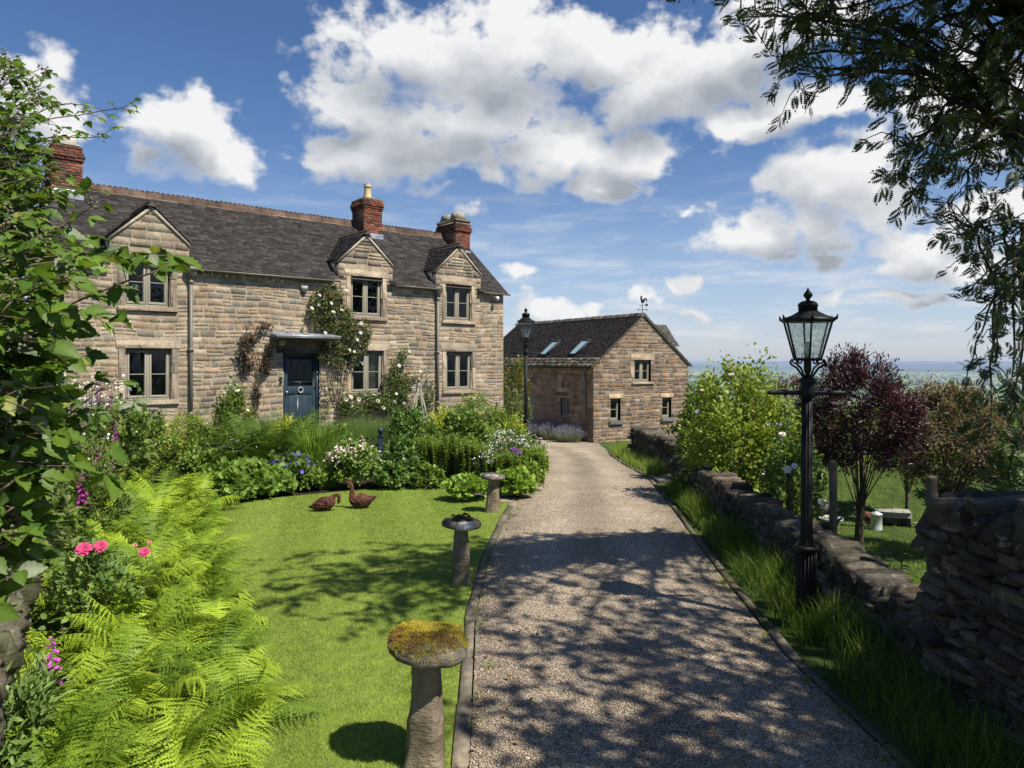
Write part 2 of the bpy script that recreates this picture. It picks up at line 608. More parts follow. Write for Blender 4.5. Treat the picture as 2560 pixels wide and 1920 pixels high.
V = np.stack([X, Y, Z], -1).reshape(-1, 3)
C = np.tile((.055, .085, .02), (len(V), 1)).astype(float)
rv = np.hypot(V[:, 0], V[:, 1])
fm = (rv > 300) & (rv < 9000) & (np.abs(np.arctan2(V[:, 0], V[:, 1])) < 1.02)
fi, fg = fields(V[fm, :2])
fc = scol[sidx[fi]]
fc = np.where((fg < 10)[:, None], (.018, .032, .012), fc)
fc = np.where((woods(V[fm, :2]) > 0.55)[:, None], (.02, .035, .013), fc)
C[fm] = fc
hill = rv >= 9000
wn = vnoise(V[:, :2], 1 / 900, 9)
C[hill] = np.where((wn[hill] > -.15)[:, None], (.016, .028, .014), (.09, .12, .045))
garden = (V[:, 0] < drive_l(V[:, 1])) & (V[:, 1] > -4) & (rv < 40) & (V[:, 0] > -22)
C[garden] = (.028, .022, .014)
mead = garden & ((V[:, 0] < -5.2 - .25 * np.abs(V[:, 1] - 6)) | (V[:, 1] > 27))
C[mead] = (.075, .115, .025)
nr, nt = RR.shape
i = np.arange(nr - 1)[:, None] * nt
j = np.arange(nt)[None, :]
jn = (j + 1) % nt
F = np.stack([i + j, i + nt + j, i + nt + jn, i + jn], -1).reshape(-1, 4)[:, ::-1]
cap_ = [tuple(range(nt))]
m_, t = new_mat('ground_mat')
tc_ = t.add('ShaderNodeTexCoord').outputs['Object']
a_ = t.add('ShaderNodeAttribute', attribute_name='col').outputs['Color']
n1 = t.noise(tc_, 3.0, 6, 0.65)
c_ = t.mix(1.0, a_, t.ramp(n1, 0.3, 0.7, 0.7, 1.3), 'MULTIPLY')
n2 = t.noise(tc_, 0.02, 5, 0.6)
c_ = t.mix(1.0, c_, t.ramp(n2, 0.3, 0.7, 0.8, 1.2), 'MULTIPLY')
bs = t.add('ShaderNodeBsdfPrincipled', {'Base Color': c_, 'Roughness': 0.95, 'Specular IOR Level': 0.1})
b_ = t.add('ShaderNodeBump', {'Strength': 0.6, 'Distance': 0.03, 'Height': t.noise(tc_, 25, 5)})
t.set(bs.inputs['Normal'], b_)
out(t, bs)
kind(link('ground', mesh_np('ground', V, [F, cap_], m_, C, True)), 'structure')

# far hedgerow trees and woods: one leafy mass nobody could count
ico = []
import bmesh
bm_ = bmesh.new()
bmesh.ops.create_icosphere(bm_, subdivisions=2, radius=1.0)
ICO_V = np.array([v.co for v in bm_.verts])
ICO_F = np.array([[v.index for v in f.verts] for f in bm_.faces])
bm_.free()
K = 90000
rr = np.exp(rng.uniform(math.log(330), math.log(7500), K))
aa = rng.uniform(-0.95, 0.95, K)
P = np.stack([rr * np.sin(aa), rr * np.cos(aa)], 1)
wd = woods(P)
cand = rng.uniform(0, 1, K) < 1
fi, fg = fields(P)
keep = ((fg < 13) & (rng.uniform(0, 1, K) < 0.9)) | (wd > 0.62)
P = P[keep]
rr = rr[keep]
sel = rng.permutation(len(P))[:9000]
P, rr = P[sel], rr[sel]
hsz = rng.uniform(2.2, 6.5, len(P)) * (1 + rr / 9000)
wv = ICO_V * (1 + 0.22 * vnoise(ICO_V, 3.0, 2)[:, None])
V = wv[None] * np.stack([hsz * rng.uniform(1, 1.7, len(P)), hsz * rng.uniform(1, 1.7, len(P)), hsz], 1)[:, None, :]
V = V + np.stack([P[:, 0], P[:, 1], gz(P[:, 0], P[:, 1]) + hsz * 0.6], 1)[:, None, :]
F = (ICO_F[None] + (np.arange(len(P)) * len(ICO_V))[:, None, None]).reshape(-1, 3)
cc = np.repeat(np.array([(.022, .04, .013)]) * rng.uniform(.6, 1.5, (len(P), 1)), len(ICO_V), 0)
fw = link('hedgerow_trees', mesh_np('hedgerow_trees', V.reshape(-1, 3), [F], M_painted, cc, True))
tag(fw, 'far off hedgerows and woods dividing the pale fields of the valley', 'trees')
kind(fw, 'stuff')

# ------------------------------------------------------------------ drive, lawn
ys = np.concatenate([np.arange(-6, 12, .4), np.arange(12, 38.1, .6)])
us = np.linspace(0, 1, 15)
Yg, Ug = np.meshgrid(ys, us, indexing='ij')
Xg = drive_l(Yg) * (1 - Ug) + drive_r(Yg) * Ug
Zg = gz(Xg, Yg) + 0.02 + 0.02 * np.sin(Ug * math.pi)
V = np.stack([Xg, Yg, Zg], -1).reshape(-1, 3)
i = np.arange(len(ys) - 1)[:, None] * 15
j = np.arange(14)[None, :]
F = np.stack([i + j, i + j + 1, i + 16 + j, i + 15 + j], -1).reshape(-1, 4)
m_, t = new_mat('gravel_mat')
tc_ = t.add('ShaderNodeTexCoord').outputs['Object']
vo = t.add('ShaderNodeTexVoronoi', {'Vector': tc_, 'Scale': 105.0})
vo2 = t.add('ShaderNodeTexVoronoi', {'Vector': tc_, 'Scale': 38.0})
cr_ = t.add('ShaderNodeValToRGB', {0: t.add('ShaderNodeSeparateColor', {0: vo.outputs['Color']}).outputs[0]})
for k_, (p_, c_) in enumerate(((0.0, (.18, .138, .095, 1)), (0.35, (.36, .285, .20, 1)), (0.7, (.48, .385, .275, 1)), (1.0, (.64, .54, .41, 1)))):
    e_ = cr_.color_ramp.elements[0] if k_ == 0 else (cr_.color_ramp.elements[1] if k_ == 3 else cr_.color_ramp.elements.new(p_))
    e_.position = p_
    e_.color = c_
big = t.noise(t.v('MULTIPLY', tc_, (1, 0.35, 1)), 1.3, 4, 0.6)
trk = t.m('ADD', t.add('ShaderNodeAttribute', attribute_name='col').outputs['Fac'], t.m('MULTIPLY', t.m('SUBTRACT', big, 0.5), 1.2))
c_ = t.mix(1.0, cr_.outputs[0], t.ramp(trk, 0.1, 1.0, 0.78, 1.16), 'MULTIPLY')
c_ = t.mix(1.0, c_, t.ramp(t.noise(tc_, 0.9, 5, 0.65), 0.35, 0.7, 0.84, 1.1), 'MULTIPLY')
c_ = t.mix(1.0, c_, t.ramp(vo2.outputs['Distance'], 0.1, 0.7, 1.08, 0.85), 'MULTIPLY')
bs = t.add('ShaderNodeBsdfPrincipled', {'Base Color': c_, 'Roughness': 0.9, 'Specular IOR Level': 0.2})
hh = t.m('SUBTRACT', 1.0, t.m('ADD', vo.outputs['Distance'], t.m('MULTIPLY', vo2.outputs['Distance'], 0.6)))
t.set(bs.inputs['Normal'], t.add('ShaderNodeBump', {'Strength': 1.0, 'Distance': 0.014, 'Height': hh}))
out(t, bs)
kind(link('drive', mesh_np('drive', V, [F], m_, np.repeat((np.exp(-((Ug - .27) / .10) ** 2) + np.exp(-((Ug - .73) / .10) ** 2) - .55 * np.exp(-((Ug - .5) / .10) ** 2) - .6 * (np.exp(-(Ug / .07) ** 2) + np.exp(-((1 - Ug) / .07) ** 2))).reshape(-1, 1) * .5 + .5, 3, 1), True)), 'structure')
M_gravel = m_

# loose pebbles lying on the drive
K = 26000
py = 3.3 + rng.exponential(2.2, K)
py = py[py < 11]
px = drive_l(py) + (drive_r(py) - drive_l(py)) * rng.uniform(0.0, 1.0, len(py))
oc = np.array([(1, 0, 0), (-1, 0, 0), (0, 1, 0), (0, -1, 0), (0, 0, 1), (0, 0, -1)], float)
of = np.array([(0, 2, 4), (2, 1, 4), (1, 3, 4), (3, 0, 4), (2, 0, 5), (1, 2, 5), (3, 1, 5), (0, 3, 5)])
ang_ = rng.uniform(0, 6.28, len(py))
sc_ = rng.uniform(.004, .0095, (len(py), 3)) * (1, 1, .7)
V = oc[None] * sc_[:, None, :] * rng.uniform(.7, 1.3, (len(py), 6, 1))
ca, sa = np.cos(ang_)[:, None], np.sin(ang_)[:, None]
V = np.stack([V[..., 0] * ca - V[..., 1] * sa, V[..., 0] * sa + V[..., 1] * ca, V[..., 2]], -1)
u_ = (px - drive_l(py)) / (drive_r(py) - drive_l(py))
V += np.stack([px, py, gz(px, py) + 0.023 + .02 * np.sin(u_ * math.pi)], 1)[:, None, :]
F = (of[None] + (np.arange(len(py)) * 6)[:, None, None]).reshape(-1, 3)
pc = np.array([(.30, .235, .165), (.40, .32, .235), (.20, .155, .11), (.34, .255, .18), (.50, .42, .33)])[rng.integers(0, 5, len(py))]
gv = link('gravel', mesh_np('gravel', V.reshape(-1, 3), [F], M_painted, np.repeat(pc, 6, 0)))
tag(gv, 'pinkish beige loose chippings scattered over the drive', 'gravel')
kind(gv, 'stuff')

LB = np.array([(-9, 10.4), (-4.6, 10.6), (-3.6, 11.2), (-2.6, 11.8), (-1.7, 12.05), (-1.0, 11.9), (-.55, 11.3), (-.3, 10.8), (1, 10.6)])


def lawn_back(x):
    return np.interp(x, LB[:, 0], LB[:, 1])


def lawn_left(y):
    return np.interp(y, [1, 4, 5.3, 7, 9, 10.7, 12], [-1.5, -1.75, -2.45, -3.35, -4.1, -4.75, -4.9])


ys = np.linspace(-3, 12, 60)
us = np.linspace(0, 1, 24)
Yg, Ug = np.meshgrid(ys, us, indexing='ij')
Xg = (lawn_left(Yg) - .3) * (1 - Ug) + (drive_l(Yg) - 0.10) * Ug
Yg = np.minimum(Yg, lawn_back(Xg))
V = np.stack([Xg, Yg, gz(Xg, Yg) + 0.008 + 0 * Xg], -1).reshape(-1, 3)
i = np.arange(59)[:, None] * 24
j = np.arange(23)[None, :]
F = np.stack([i + j, i + j + 1, i + 25 + j, i + 24 + j], -1).reshape(-1, 4)
M_turf = plain('turf_mat', (.13, .18, .025), 0.95, 0, 0.3, 9)
kind(link('lawn', mesh_np('lawn', V, [F], M_turf)), 'structure')


def blades(P, h, w, lean, az_, colr, nseg=1, curl=0.4):
    """ribbon blades of grass: P (K,3) roots; one mesh block"""
    K = len(P)
    lv = np.arange(nseg + 1) / nseg
    fwd = np.stack([np.cos(az_), np.sin(az_), 0 * az_], 1)
    fac = az_ + rng.uniform(-1.2, 1.2, K) + math.pi / 2
    sd = np.stack([np.cos(fac), np.sin(fac), 0 * fac], 1)
    V = []
    for l in lv:
        ctr = P + fwd * (h * lean * (l * (1 - curl) + curl * l * l))[:, None]
        ctr[:, 2] += h * l * np.sqrt(np.maximum(0.05, 1 - (lean * (0.3 + 0.7 * l)) ** 2 * 0.8))
        ww = w * (1 - l ** 1.6) * 0.5
        if l < 1:
            V += [ctr - sd * ww[:, None], ctr + sd * ww[:, None]]
        else:
            V += [ctr]
    V = np.stack(V, 1)
    nv = 2 * nseg + 1
    o = (np.arange(K) * nv)[:, None]
    fs = []
    for s_ in range(nseg - 1):
        fs.append(o + np.array([[2 * s_, 2 * s_ + 1, 2 * s_ + 3, 2 * s_ + 2]]))
    fs.append(o + np.array([[2 * nseg - 2, 2 * nseg - 1, 2 * nseg]]))
    sh = np.concatenate([np.repeat(0.75 + 0.25 * lv[:-1], 2), [1.0]])
    cc = colr[:, None, :] * np.ones(nv)[None, :, None]
    return V.reshape(-1, 3), fs, cc.reshape(-1, 3)


K = 520000
by = 3.2 + 9 * rng.uniform(0, 1, K) ** 1.7
bx = rng.uniform(-5.2, 0.2, K)
ok = (bx > lawn_left(by) - .25) & (bx < drive_l(by) - 0.115 + rng.normal(0, .025, K)) & (by < lawn_back(bx) - .02)
bx, by = bx[ok], by[ok]
stripe = np.sin((bx * 0.965 + by * 0.26) * 2 * math.pi / 1.05)
azb = np.where(stripe > 0, 1.35, -1.75) + rng.normal(0, 1.9, len(bx))
patch = vnoise(np.stack([bx, by], 1), 2.3, 3)
patch2 = vnoise(np.stack([bx, by], 1), 9, 13)
g = np.clip(0.5 + .22 * patch + .2 * patch2 + .15 * np.tanh(stripe * 2) + rng.normal(0, .2, len(bx)), 0, 1)[:, None]
gc = (1 - g) * np.array((.18, .275, .032)) + g * np.array((.35, .45, .08))
dry = rng.uniform(0, 1, len(bx)) < .06
gc[dry] = (.42, .40, .16)
Vb, Fb, Cb = blades(np.stack([bx, by, gz(bx, by) + .006], 1), rng.uniform(.014, .030, len(bx)), rng.uniform(.0025, .0042, len(bx)) * (1 + by * .07),
                    rng.uniform(.25, .95, len(bx)), azb, gc, 1)
gl_ = link('grass', mesh_np('grass', Vb, Fb, M_grass, Cb))
tag(gl_, 'short striped mown grass of the lawn in front of the cottage', 'grass')
kind(gl_, 'stuff')


def verge(name, label, n, fx, hmin, hmax, w, clump, cA, cB):
    x, y = fx(n)
    dens = vnoise(np.stack([x, y], 1), clump, 21)
    ok = rng.uniform(-1.2, 1.0, len(x)) < dens + .25
    x, y, dens = x[ok], y[ok], dens[ok]
    g = rng.uniform(0, 1, (len(x), 1))
    c = (1 - g) * np.array(cA) + g * np.array(cB)
    dry = rng.uniform(0, 1, len(x)) < .05
    c[dry] = (.36, .33, .15)
    h = rng.uniform(hmin, hmax, len(x)) * np.clip(.75 + .35 * dens, .35, 1.4)
    Vb, Fb, Cb = blades(np.stack([x, y, gz(x, y)], 1), h, rng.uniform(.6, 1.3, len(x)) * w, rng.uniform(.15, .95, len(x)),
                        rng.uniform(0, 6.28, len(x)), c, 4, .6)
    o = link(name, mesh_np(name, Vb, Fb, M_grass, Cb))
    tag(o, label, 'grass')
    kind(o, 'stuff')


def f_verge(n):
    y = 2.6 + 11.2 * rng.uniform(0, 1, n) ** 1.25
    x = drive_r(y) + .14 + (2.74 - drive_r(y) - .14) * rng.uniform(0, 1, n) ** .8
    ok = ~((x < 2.35) & (y < 5.3) & (y > 4.95)) & ~((y > 11.7) & (y < 12.9))
    return x[ok], y[ok]


verge('long_grass', 'long uncut grass of the verge leaning from the dry stone wall over the drive kerb', 20000, f_verge, .2, .46, .0065, 2.6, (.06, .12, .012), (.15, .24, .03))


def f_far(n):
    y = rng.uniform(13.4, 24, n)
    x = drive_r(y) + .15 + rng.uniform(0, 1, n) * (.9 + .03 * (y - 13))
    return x, y


verge('grass_clump', 'sunlit tufts of long grass below the short far length of wall by the barn', 9000, f_far, .2, .5, .012, 2.0, (.12, .21, .02), (.24, .33, .05))


def f_orch(n):
    y = 5 + rng.uniform(0, 1, n) ** .8 * 17
    x = rng.uniform(3.25, 15, n)
    ok = x < y * .85 + 1
    return x[ok], y[ok]


verge('orchard_grass', 'bright rough grass of the hen run below the dry stone wall', 90000, f_orch, .05, .11, .011, 1.1, (.13, .22, .02), (.23, .32, .045))

# ------------------------------------------------------------------ stone edging, paving
m_ = MB()


def edge_run(P, w, lift, lmin, lmax, cols):
    P = np.asarray(P, float)
    seg = np.concatenate([[0], np.cumsum(np.hypot(*np.diff(P[:, :2], axis=0).T))])
    s_ = 0.0
    while s_ < seg[-1] - .1:
        ln = rng.uniform(lmin, lmax)
        a = np.array([np.interp(s_ + .006, seg, P[:, k_]) for k_ in (0, 1)])
        b = np.array([np.interp(min(s_ + ln, seg[-1]) - .006, seg, P[:, k_]) for k_ in (0, 1)])
        d = (b - a) / (np.linalg.norm(b - a) + 1e-9)
        n_ = np.array((-d[1], d[0]))
        ww = w * rng.uniform(.85, 1.12)
        zz = gz((a[0] + b[0]) / 2, (a[1] + b[1]) / 2) + lift * rng.uniform(.6, 1.25)
        z0 = zz - .12
        tilt = rng.normal(0, .006, 4)
        q4 = [a - n_ * ww / 2, b - n_ * ww / 2, b + n_ * ww / 2, a + n_ * ww / 2]
        ins = .012
        V = [(*p, z0) for p in q4] + [(*p, zz - .014) for p in q4]
        cen = (a + b) / 2
        V += [(*(p + (cen - p) / np.linalg.norm(cen - p) * ins), zz + tilt[k_]) for k_, p in enumerate(q4)]
        F = [(8, 9, 10, 11)] + [(k_ + o, (k_ + 1) % 4 + o, (k_ + 1) % 4 + o + 4, k_ + o + 4) for o in (0, 4) for k_ in range(4)]
        m_.add(V, [F], np.array(cols[rng.integers(len(cols))]) * rng.uniform(.75, 1.2))
        s_ += ln


SC_ = [(.19, .16, .12), (.15, .13, .10), (.22, .185, .14), (.14, .13, .08)]
yy_ = np.linspace(2.5, 11.1, 40)
edge_run(np.stack([drive_l(yy_) - .05, yy_], 1), .085, .018, .3, .75, SC_)
xx_ = np.linspace(.05, -2.0, 40)
edge_run(np.stack([xx_, lawn_back(xx_) + .14], 1), .26, .03, .3, .6, SC_)
kind(m_.build('kerb', M_dressed), 'structure')
m_ = MB()
yy_ = np.linspace(2.6, 23, 60)
edge_run(np.stack([drive_r(yy_) + .05, yy_], 1), .055, .03, .4, .9, [(.12, .10, .07), (.09, .09, .035), (.15, .13, .09)])
kind(m_.build('verge_kerb', M_dressed), 'structure')
m_ = MB()
edge_run([(2.55, 12.2), (3.4, 12.35)], .5, .05, .45, .6, [(.22, .20, .17)])
edge_run([(2.55, 12.75), (3.4, 12.9)], .5, .05, .4, .55, [(.20, .19, .16)])
kind(m_.build('paving', M_dressed), 'structure')

# ------------------------------------------------------------------ dry stone walls
g5 = np.linspace(-1, 1, 5)
pts_, key_ = [], {}
for a in range(5):
    for b in range(5):
        for c in range(5):
            if a in (0, 4) or b in (0, 4) or c in (0, 4):
                key_[(a, b, c)] = len(pts_)
                pts_.append((g5[a], g5[b], g5[c]))
ST_V = np.array(pts_)
ST_F = []
for ax in range(3):
    o = [k_ for k_ in range(3) if k_ != ax]
    for s_ in (0, 4):
        for a in range(4):
            for b in range(4):
                r4 = []
                for (u, w) in ((0, 0), (1, 0), (1, 1), (0, 1)):
                    kk = [0, 0, 0]
                    kk[ax] = s_
                    kk[o[0]] = a + u
                    kk[o[1]] = b + w
                    r4.append(key_[tuple(kk)])
                flip = (s_ == 4) != (ax == 1)
                ST_F.append(r4 if flip else r4[::-1])
ST_F = np.array(ST_F)
_sph = ST_V / np.linalg.norm(ST_V, axis=1)[:, None]


def rough_stone(mb, c, half, R3, colr, seed, rnd=0.35, amp=0.13):
    r = np.random.default_rng(seed)
    V = ST_V * (1 - rnd) + _sph * rnd * 1.25
    V = V + .06 * np.round(2.2 * vnoise(ST_V + r.uniform(-9, 9, 3), 1.1, (seed + 5) % 19))[:, None] * _sph
    V = V * r.uniform(.86, 1.12, 3)
    V = V + amp * vnoise(ST_V + r.uniform(-9, 9, 3), 1.5, seed % 17)[:, None] * _sph
    V[:, 0] += V[:, 2] * r.uniform(-.28, .28)
    V[:, 2] += V[:, 0] * r.uniform(-.22, .22)
    V = (V * half) @ np.asarray(R3).T + c
    cc = np.asarray(colr) * (1 + .18 * vnoise(ST_V, 2.0, seed % 13))[:, None]
    mb.add(V, [ST_F], np.clip(cc, .01, 1))


def dry_wall(name, label, x, y0, y1, top, thick, size, cols, ends=(False, False), cope=True, lean=0.05):
    """wall along y whose lit face looks to -x; top(y) gives the coping base height"""
    mb = MB()
    sd = int(abs(y0 * 100)) + 3
    core_n = max(2, int(abs(y1 - y0) / .5))
    for k_ in range(core_n):
        ya, yb = y0 + (y1 - y0) * k_ / core_n, y0 + (y1 - y0) * (k_ + 1) / core_n
        ym = (ya + yb) / 2
        mb.box(x + .09 + .05, x + thick - .06, ya + .03, yb + (.0 if k_ < core_n - 1 else -.03), min(gz(x, ym), gz(x + thick + .2, ym)) - .3, top(ym) - .03, (.02, .018, .014))

    def face(axis_pts, z_lo, z_hi, to_world, R3):
        nonlocal sd
        z = z_lo
        L_ = axis_pts
        while z < z_hi - .02:
            hh = min(rng.uniform(*size[1]), z_hi - z + .02)
            s_ = -rng.uniform(0, .15)
            while s_ < L_:
                ln = rng.uniform(*size[0]) * (1.35 if rng.uniform() < .15 else 1)
                zc = z + hh / 2 + rng.normal(0, hh * .1)
                s_mid = s_ + ln / 2
                if 0 <= s_mid <= L_ and zc < top_at(s_mid) + .02:
                    tl = rng.normal(0, .10)
                    Rt = np.array([[math.cos(tl), 0, -math.sin(tl)], [0, 1, 0], [math.sin(tl), 0, math.cos(tl)]])
                    c = to_world(s_mid, zc, rng.uniform(-.01, .03))
                    cc = np.array(cols[rng.integers(len(cols))]) * rng.uniform(.55, 1.4)
                    rough_stone(mb, c, np.array((ln / 2 * .95, .12, hh / 2 * rng.uniform(.86, .99))), R3 @ Rt, cc, sd, rng.uniform(.05, .26))
                    sd += 1
                s_ += ln
            z += hh

    L_ = abs(y1 - y0)
    zmin = min(float(gz(x, y0)), float(gz(x, y1))) - .08
    top_at = lambda s: top(y0 + s)
    zmax = max(top(y0), top(y1), top((y0 + y1) / 2))
    Ry = np.array([[0, -1, 0], [1, 0, 0], [0, 0, 1.0]])
    face(L_, zmin, zmax, lambda s, z, dp: np.array((x + .1 - dp + lean * (z - zmin) * .6, y0 + s, z)), Ry)
    zb = zmin - .75
    face(L_, max(zb, zmin - .7), zmax, lambda s, z, dp: np.array((x + thick - .1 + dp, y0 + s, z)), Ry) if thick < 1 else None
    for e, yy in ((0, y0), (1, y1)):
        if ends[e]:
            top_at = lambda s: top(yy)
            face(thick, zmin, top(yy), lambda s, z, dp: np.array((x + s, yy + (.1 if e == 0 else -.1) + (-dp if e == 0 else dp), z)), np.eye(3))
    if cope:
        s_ = 0.0
        while s_ < L_:
            tk = rng.uniform(.06, .15)
            hh = rng.uniform(.075, .14)
            c = np.array((x + thick / 2 + rng.normal(0, .012), y0 + s_ + tk / 2, top(y0 + s_ + tk / 2) + hh * .55))
            tl = rng.normal(.12, .16)
            Rt = np.array([[1, 0, 0], [0, math.cos(tl), -math.sin(tl)], [0, math.sin(tl), math.cos(tl)]])
            rough_stone(mb, c, np.array((thick / 2 * rng.uniform(.92, 1.12), tk / 2 * 1.0, hh * .85)), Rt, np.array(cols[rng.integers(len(cols))]) * rng.uniform(.7, 1.25), sd, .28, .2)
            sd += 1
            s_ += tk * .96
    o = link(name, mb.mesh(name, M_dry, False))
    return tag(o, label, 'wall')


WC = [(.085, .072, .053), (.11, .09, .066), (.065, .056, .044), (.145, .122, .092), (.078, .07, .058), (.10, .095, .062)]
dry_wall('dry_stone_wall', 'long low dry stone wall running behind the near lamp post along the drive', 2.72, 4.55, 12.0, lambda y: .36 + .03 * math.sin(y * 2.1) + .012 * (y - 5) - .03,
         .37, ((.09, .24), (.035, .07)), WC)
dry_wall('dry_stone_wall', 'tall dark dry stone wall end with thick rounded coping at the right edge', 2.62, 2.2, 4.46, lambda y: 1.13 + .09 * (4.5 - y), .55,
         ((.09, .25), (.035, .075)), WC, ends=(False, True))
dry_wall('dry_stone_wall', 'short sunlit length of dry stone wall in the grass before the barn gable', 3.3, 14.2, 19.6, lambda y: .33 - .028 * (y - 14), .45, ((.16, .42), (.07, .16)), WC, ends=(True, True))
LWC = [(.16, .14, .10), (.12, .11, .08), (.19, .16, .11), (.09, .09, .05)]
lw = dry_wall('dry_stone_wall', 'mossy old stone wall half hidden behind the ferns at the left edge', -.5, 0.0, 5.0, lambda y: .60 + .02 * math.sin(y * 3), .5, ((.15, .4), (.08, .17)), LWC)
lw.location = (-2.42, 3.3, 0)
lw.rotation_euler = (0, 0, math.radians(31))
mb = MB()
for k_, (px_, py_, d_, sx, sy, sz) in enumerate(((1457, 1000, 14.6, .19, .16, .26), (1395, 1000, 15.6, .3, .25, .24), (1470, 985, 14.0, .22, .2, .36))):
    p = pix(px_, py_, d_)
    m2 = MB()
    rough_stone(m2, np.array((0, 0, sz * .7)), np.array((sx, sy, sz)), np.eye(3), (.13, .115, .09), 900 + k_, .5, .2)
    o = link('boulder', m2.mesh('boulder', M_dry, True), None, (p.x, d_, float(gz(p.x, d_)) - .05))
    tag(o, ('upright pointed stone at the end of the low wall by the paving', 'rounded grey boulder lying in the grass in front of the short far wall',
            'tall gatepost stone standing against the gap in the wall')[k_], 'stone')
# ------------------------------------------------------------------ masonry, roofs, windows
def clip(poly, hp):
    """Sutherland-Hodgman: keep a*x+b*z<=c"""
    a, b, c = hp
    outp = []
    for k_ in range(len(poly)):
        p, q_ = poly[k_], poly[(k_ + 1) % len(poly)]
        dp, dq = a * p[0] + b * p[1] - c, a * q_[0] + b * q_[1] - c
        if dp <= 0:
            outp.append(p)
        if (dp < 0) != (dq < 0) and dp != dq:
            s_ = dp / (dp - dq)
            outp.append((p[0] + s_ * (q_[0] - p[0]), p[1] + s_ * (q_[1] - p[1])))
    return outp


def masonry(mb, x0, x1, z0, z1, to3, opens=(), hps=(), row=(.13, .22), ln=(.2, .5), prot=(.0, .022), pal=None, seed=1, gap=.012, rough=True, mortar=(.41, .34, .245)):
    """courses of stones with mortar behind, in the plane (x,z); to3(x,z,out)->3d, out = distance in front of the mortar"""
    r = np.random.default_rng(seed)
    xs = sorted({x0, x1, *[o[0] for o in opens], *[o[1] for o in opens]})
    zs = sorted({z0, z1, *[o[2] for o in opens], *[o[3] for o in opens]})
    xs = [x for x in xs if x0 <= x <= x1]
    zs = [z for z in zs if z0 <= z <= z1]
    inside = lambda xm, zm: any(o[0] < xm < o[1] and o[2] < zm < o[3] for o in opens)
    for a in range(len(xs) - 1):
        for b in range(len(zs) - 1):
            if inside((xs[a] + xs[a + 1]) / 2, (zs[b] + zs[b + 1]) / 2):
                continue
            p = [(xs[a], zs[b]), (xs[a + 1], zs[b]), (xs[a + 1], zs[b + 1]), (xs[a], zs[b + 1])]
            for hp in hps:
                p = clip(p, hp)
            if len(p) > 2:
                mb.add([to3(u, w, 0.0) for u, w in p], [[tuple(range(len(p)))]], mortar)
    z = z0
    while z < z1 - .02:
        h = r.uniform(*row)
        if z + h > z1 - .05:
            h = z1 - z
        # free intervals of this course
        cuts = [(x0, x1)]
        for o in opens:
            if o[2] < z + h - .015 and o[3] > z + .015:
                cuts = [c2 for c in cuts for c2 in ((c[0], min(c[1], o[0])), (max(c[0], o[1]), c[1])) if c2[1] - c2[0] > .02]
        for (ca, cb) in cuts:
            x = ca
            while x < cb - .01:
                l_ = r.uniform(*ln) * (.75 + .5 * h / row[1])
                if x + l_ > cb - ln[0] * .5:
                    l_ = cb - x
                split = 1
                if h > row[0] * 1.2 and r.uniform() < .26:
                    split = 2
                for sp in range(split):
                    za, zb_ = z + h * sp / split, z + h * (sp + 1) / split
                    j = r.uniform(-.35, .35, 8) * gap
                    ga = gap * .5
                    p = [(x + ga + j[0], za + ga + j[1]), (x + l_ - ga + j[2], za + ga + j[3]), (x + l_ - ga + j[4], zb_ - ga + j[5]), (x + ga + j[6], zb_ - ga + j[7])]
                    for hp in hps:
                        p = clip(p, hp)
                        if len(p) < 3:
                            break
                    if len(p) < 3:
                        continue
                    n = len(p)
                    cx, cz = sum(q_[0] for q_ in p) / n, sum(q_[1] for q_ in p) / n
                    d = .003 + r.uniform(*prot)
                    iv = min(.013, h * .1) * (1 if rough else .45)
                    front = []
                    for (u, w) in p:
                        dx_, dz_ = cx - u, cz - w
                        L_ = math.hypot(dx_, dz_) + 1e-6
                        front.append((u + dx_ / L_ * iv, w + dz_ / L_ * iv * .9))
                    c = np.array(pal[r.integers(len(pal))]) * r.uniform(.78, 1.2)
                    V = [to3(u, w, .0) for u, w in p] + [to3(u, w, d * r.uniform(.8, 1.15)) for u, w in front] + [to3(cx, cz, d + (.003 if rough else .0) * r.uniform(-.6, 1.2))]
                    F = [(k_, (k_ + 1) % n, n + (k_ + 1) % n, n + k_) for k_ in range(n)] + [(n + k_, n + (k_ + 1) % n, 2 * n) for k_ in range(n)]
                    mb.add(V, [F], c)
                x += l_
        z += h


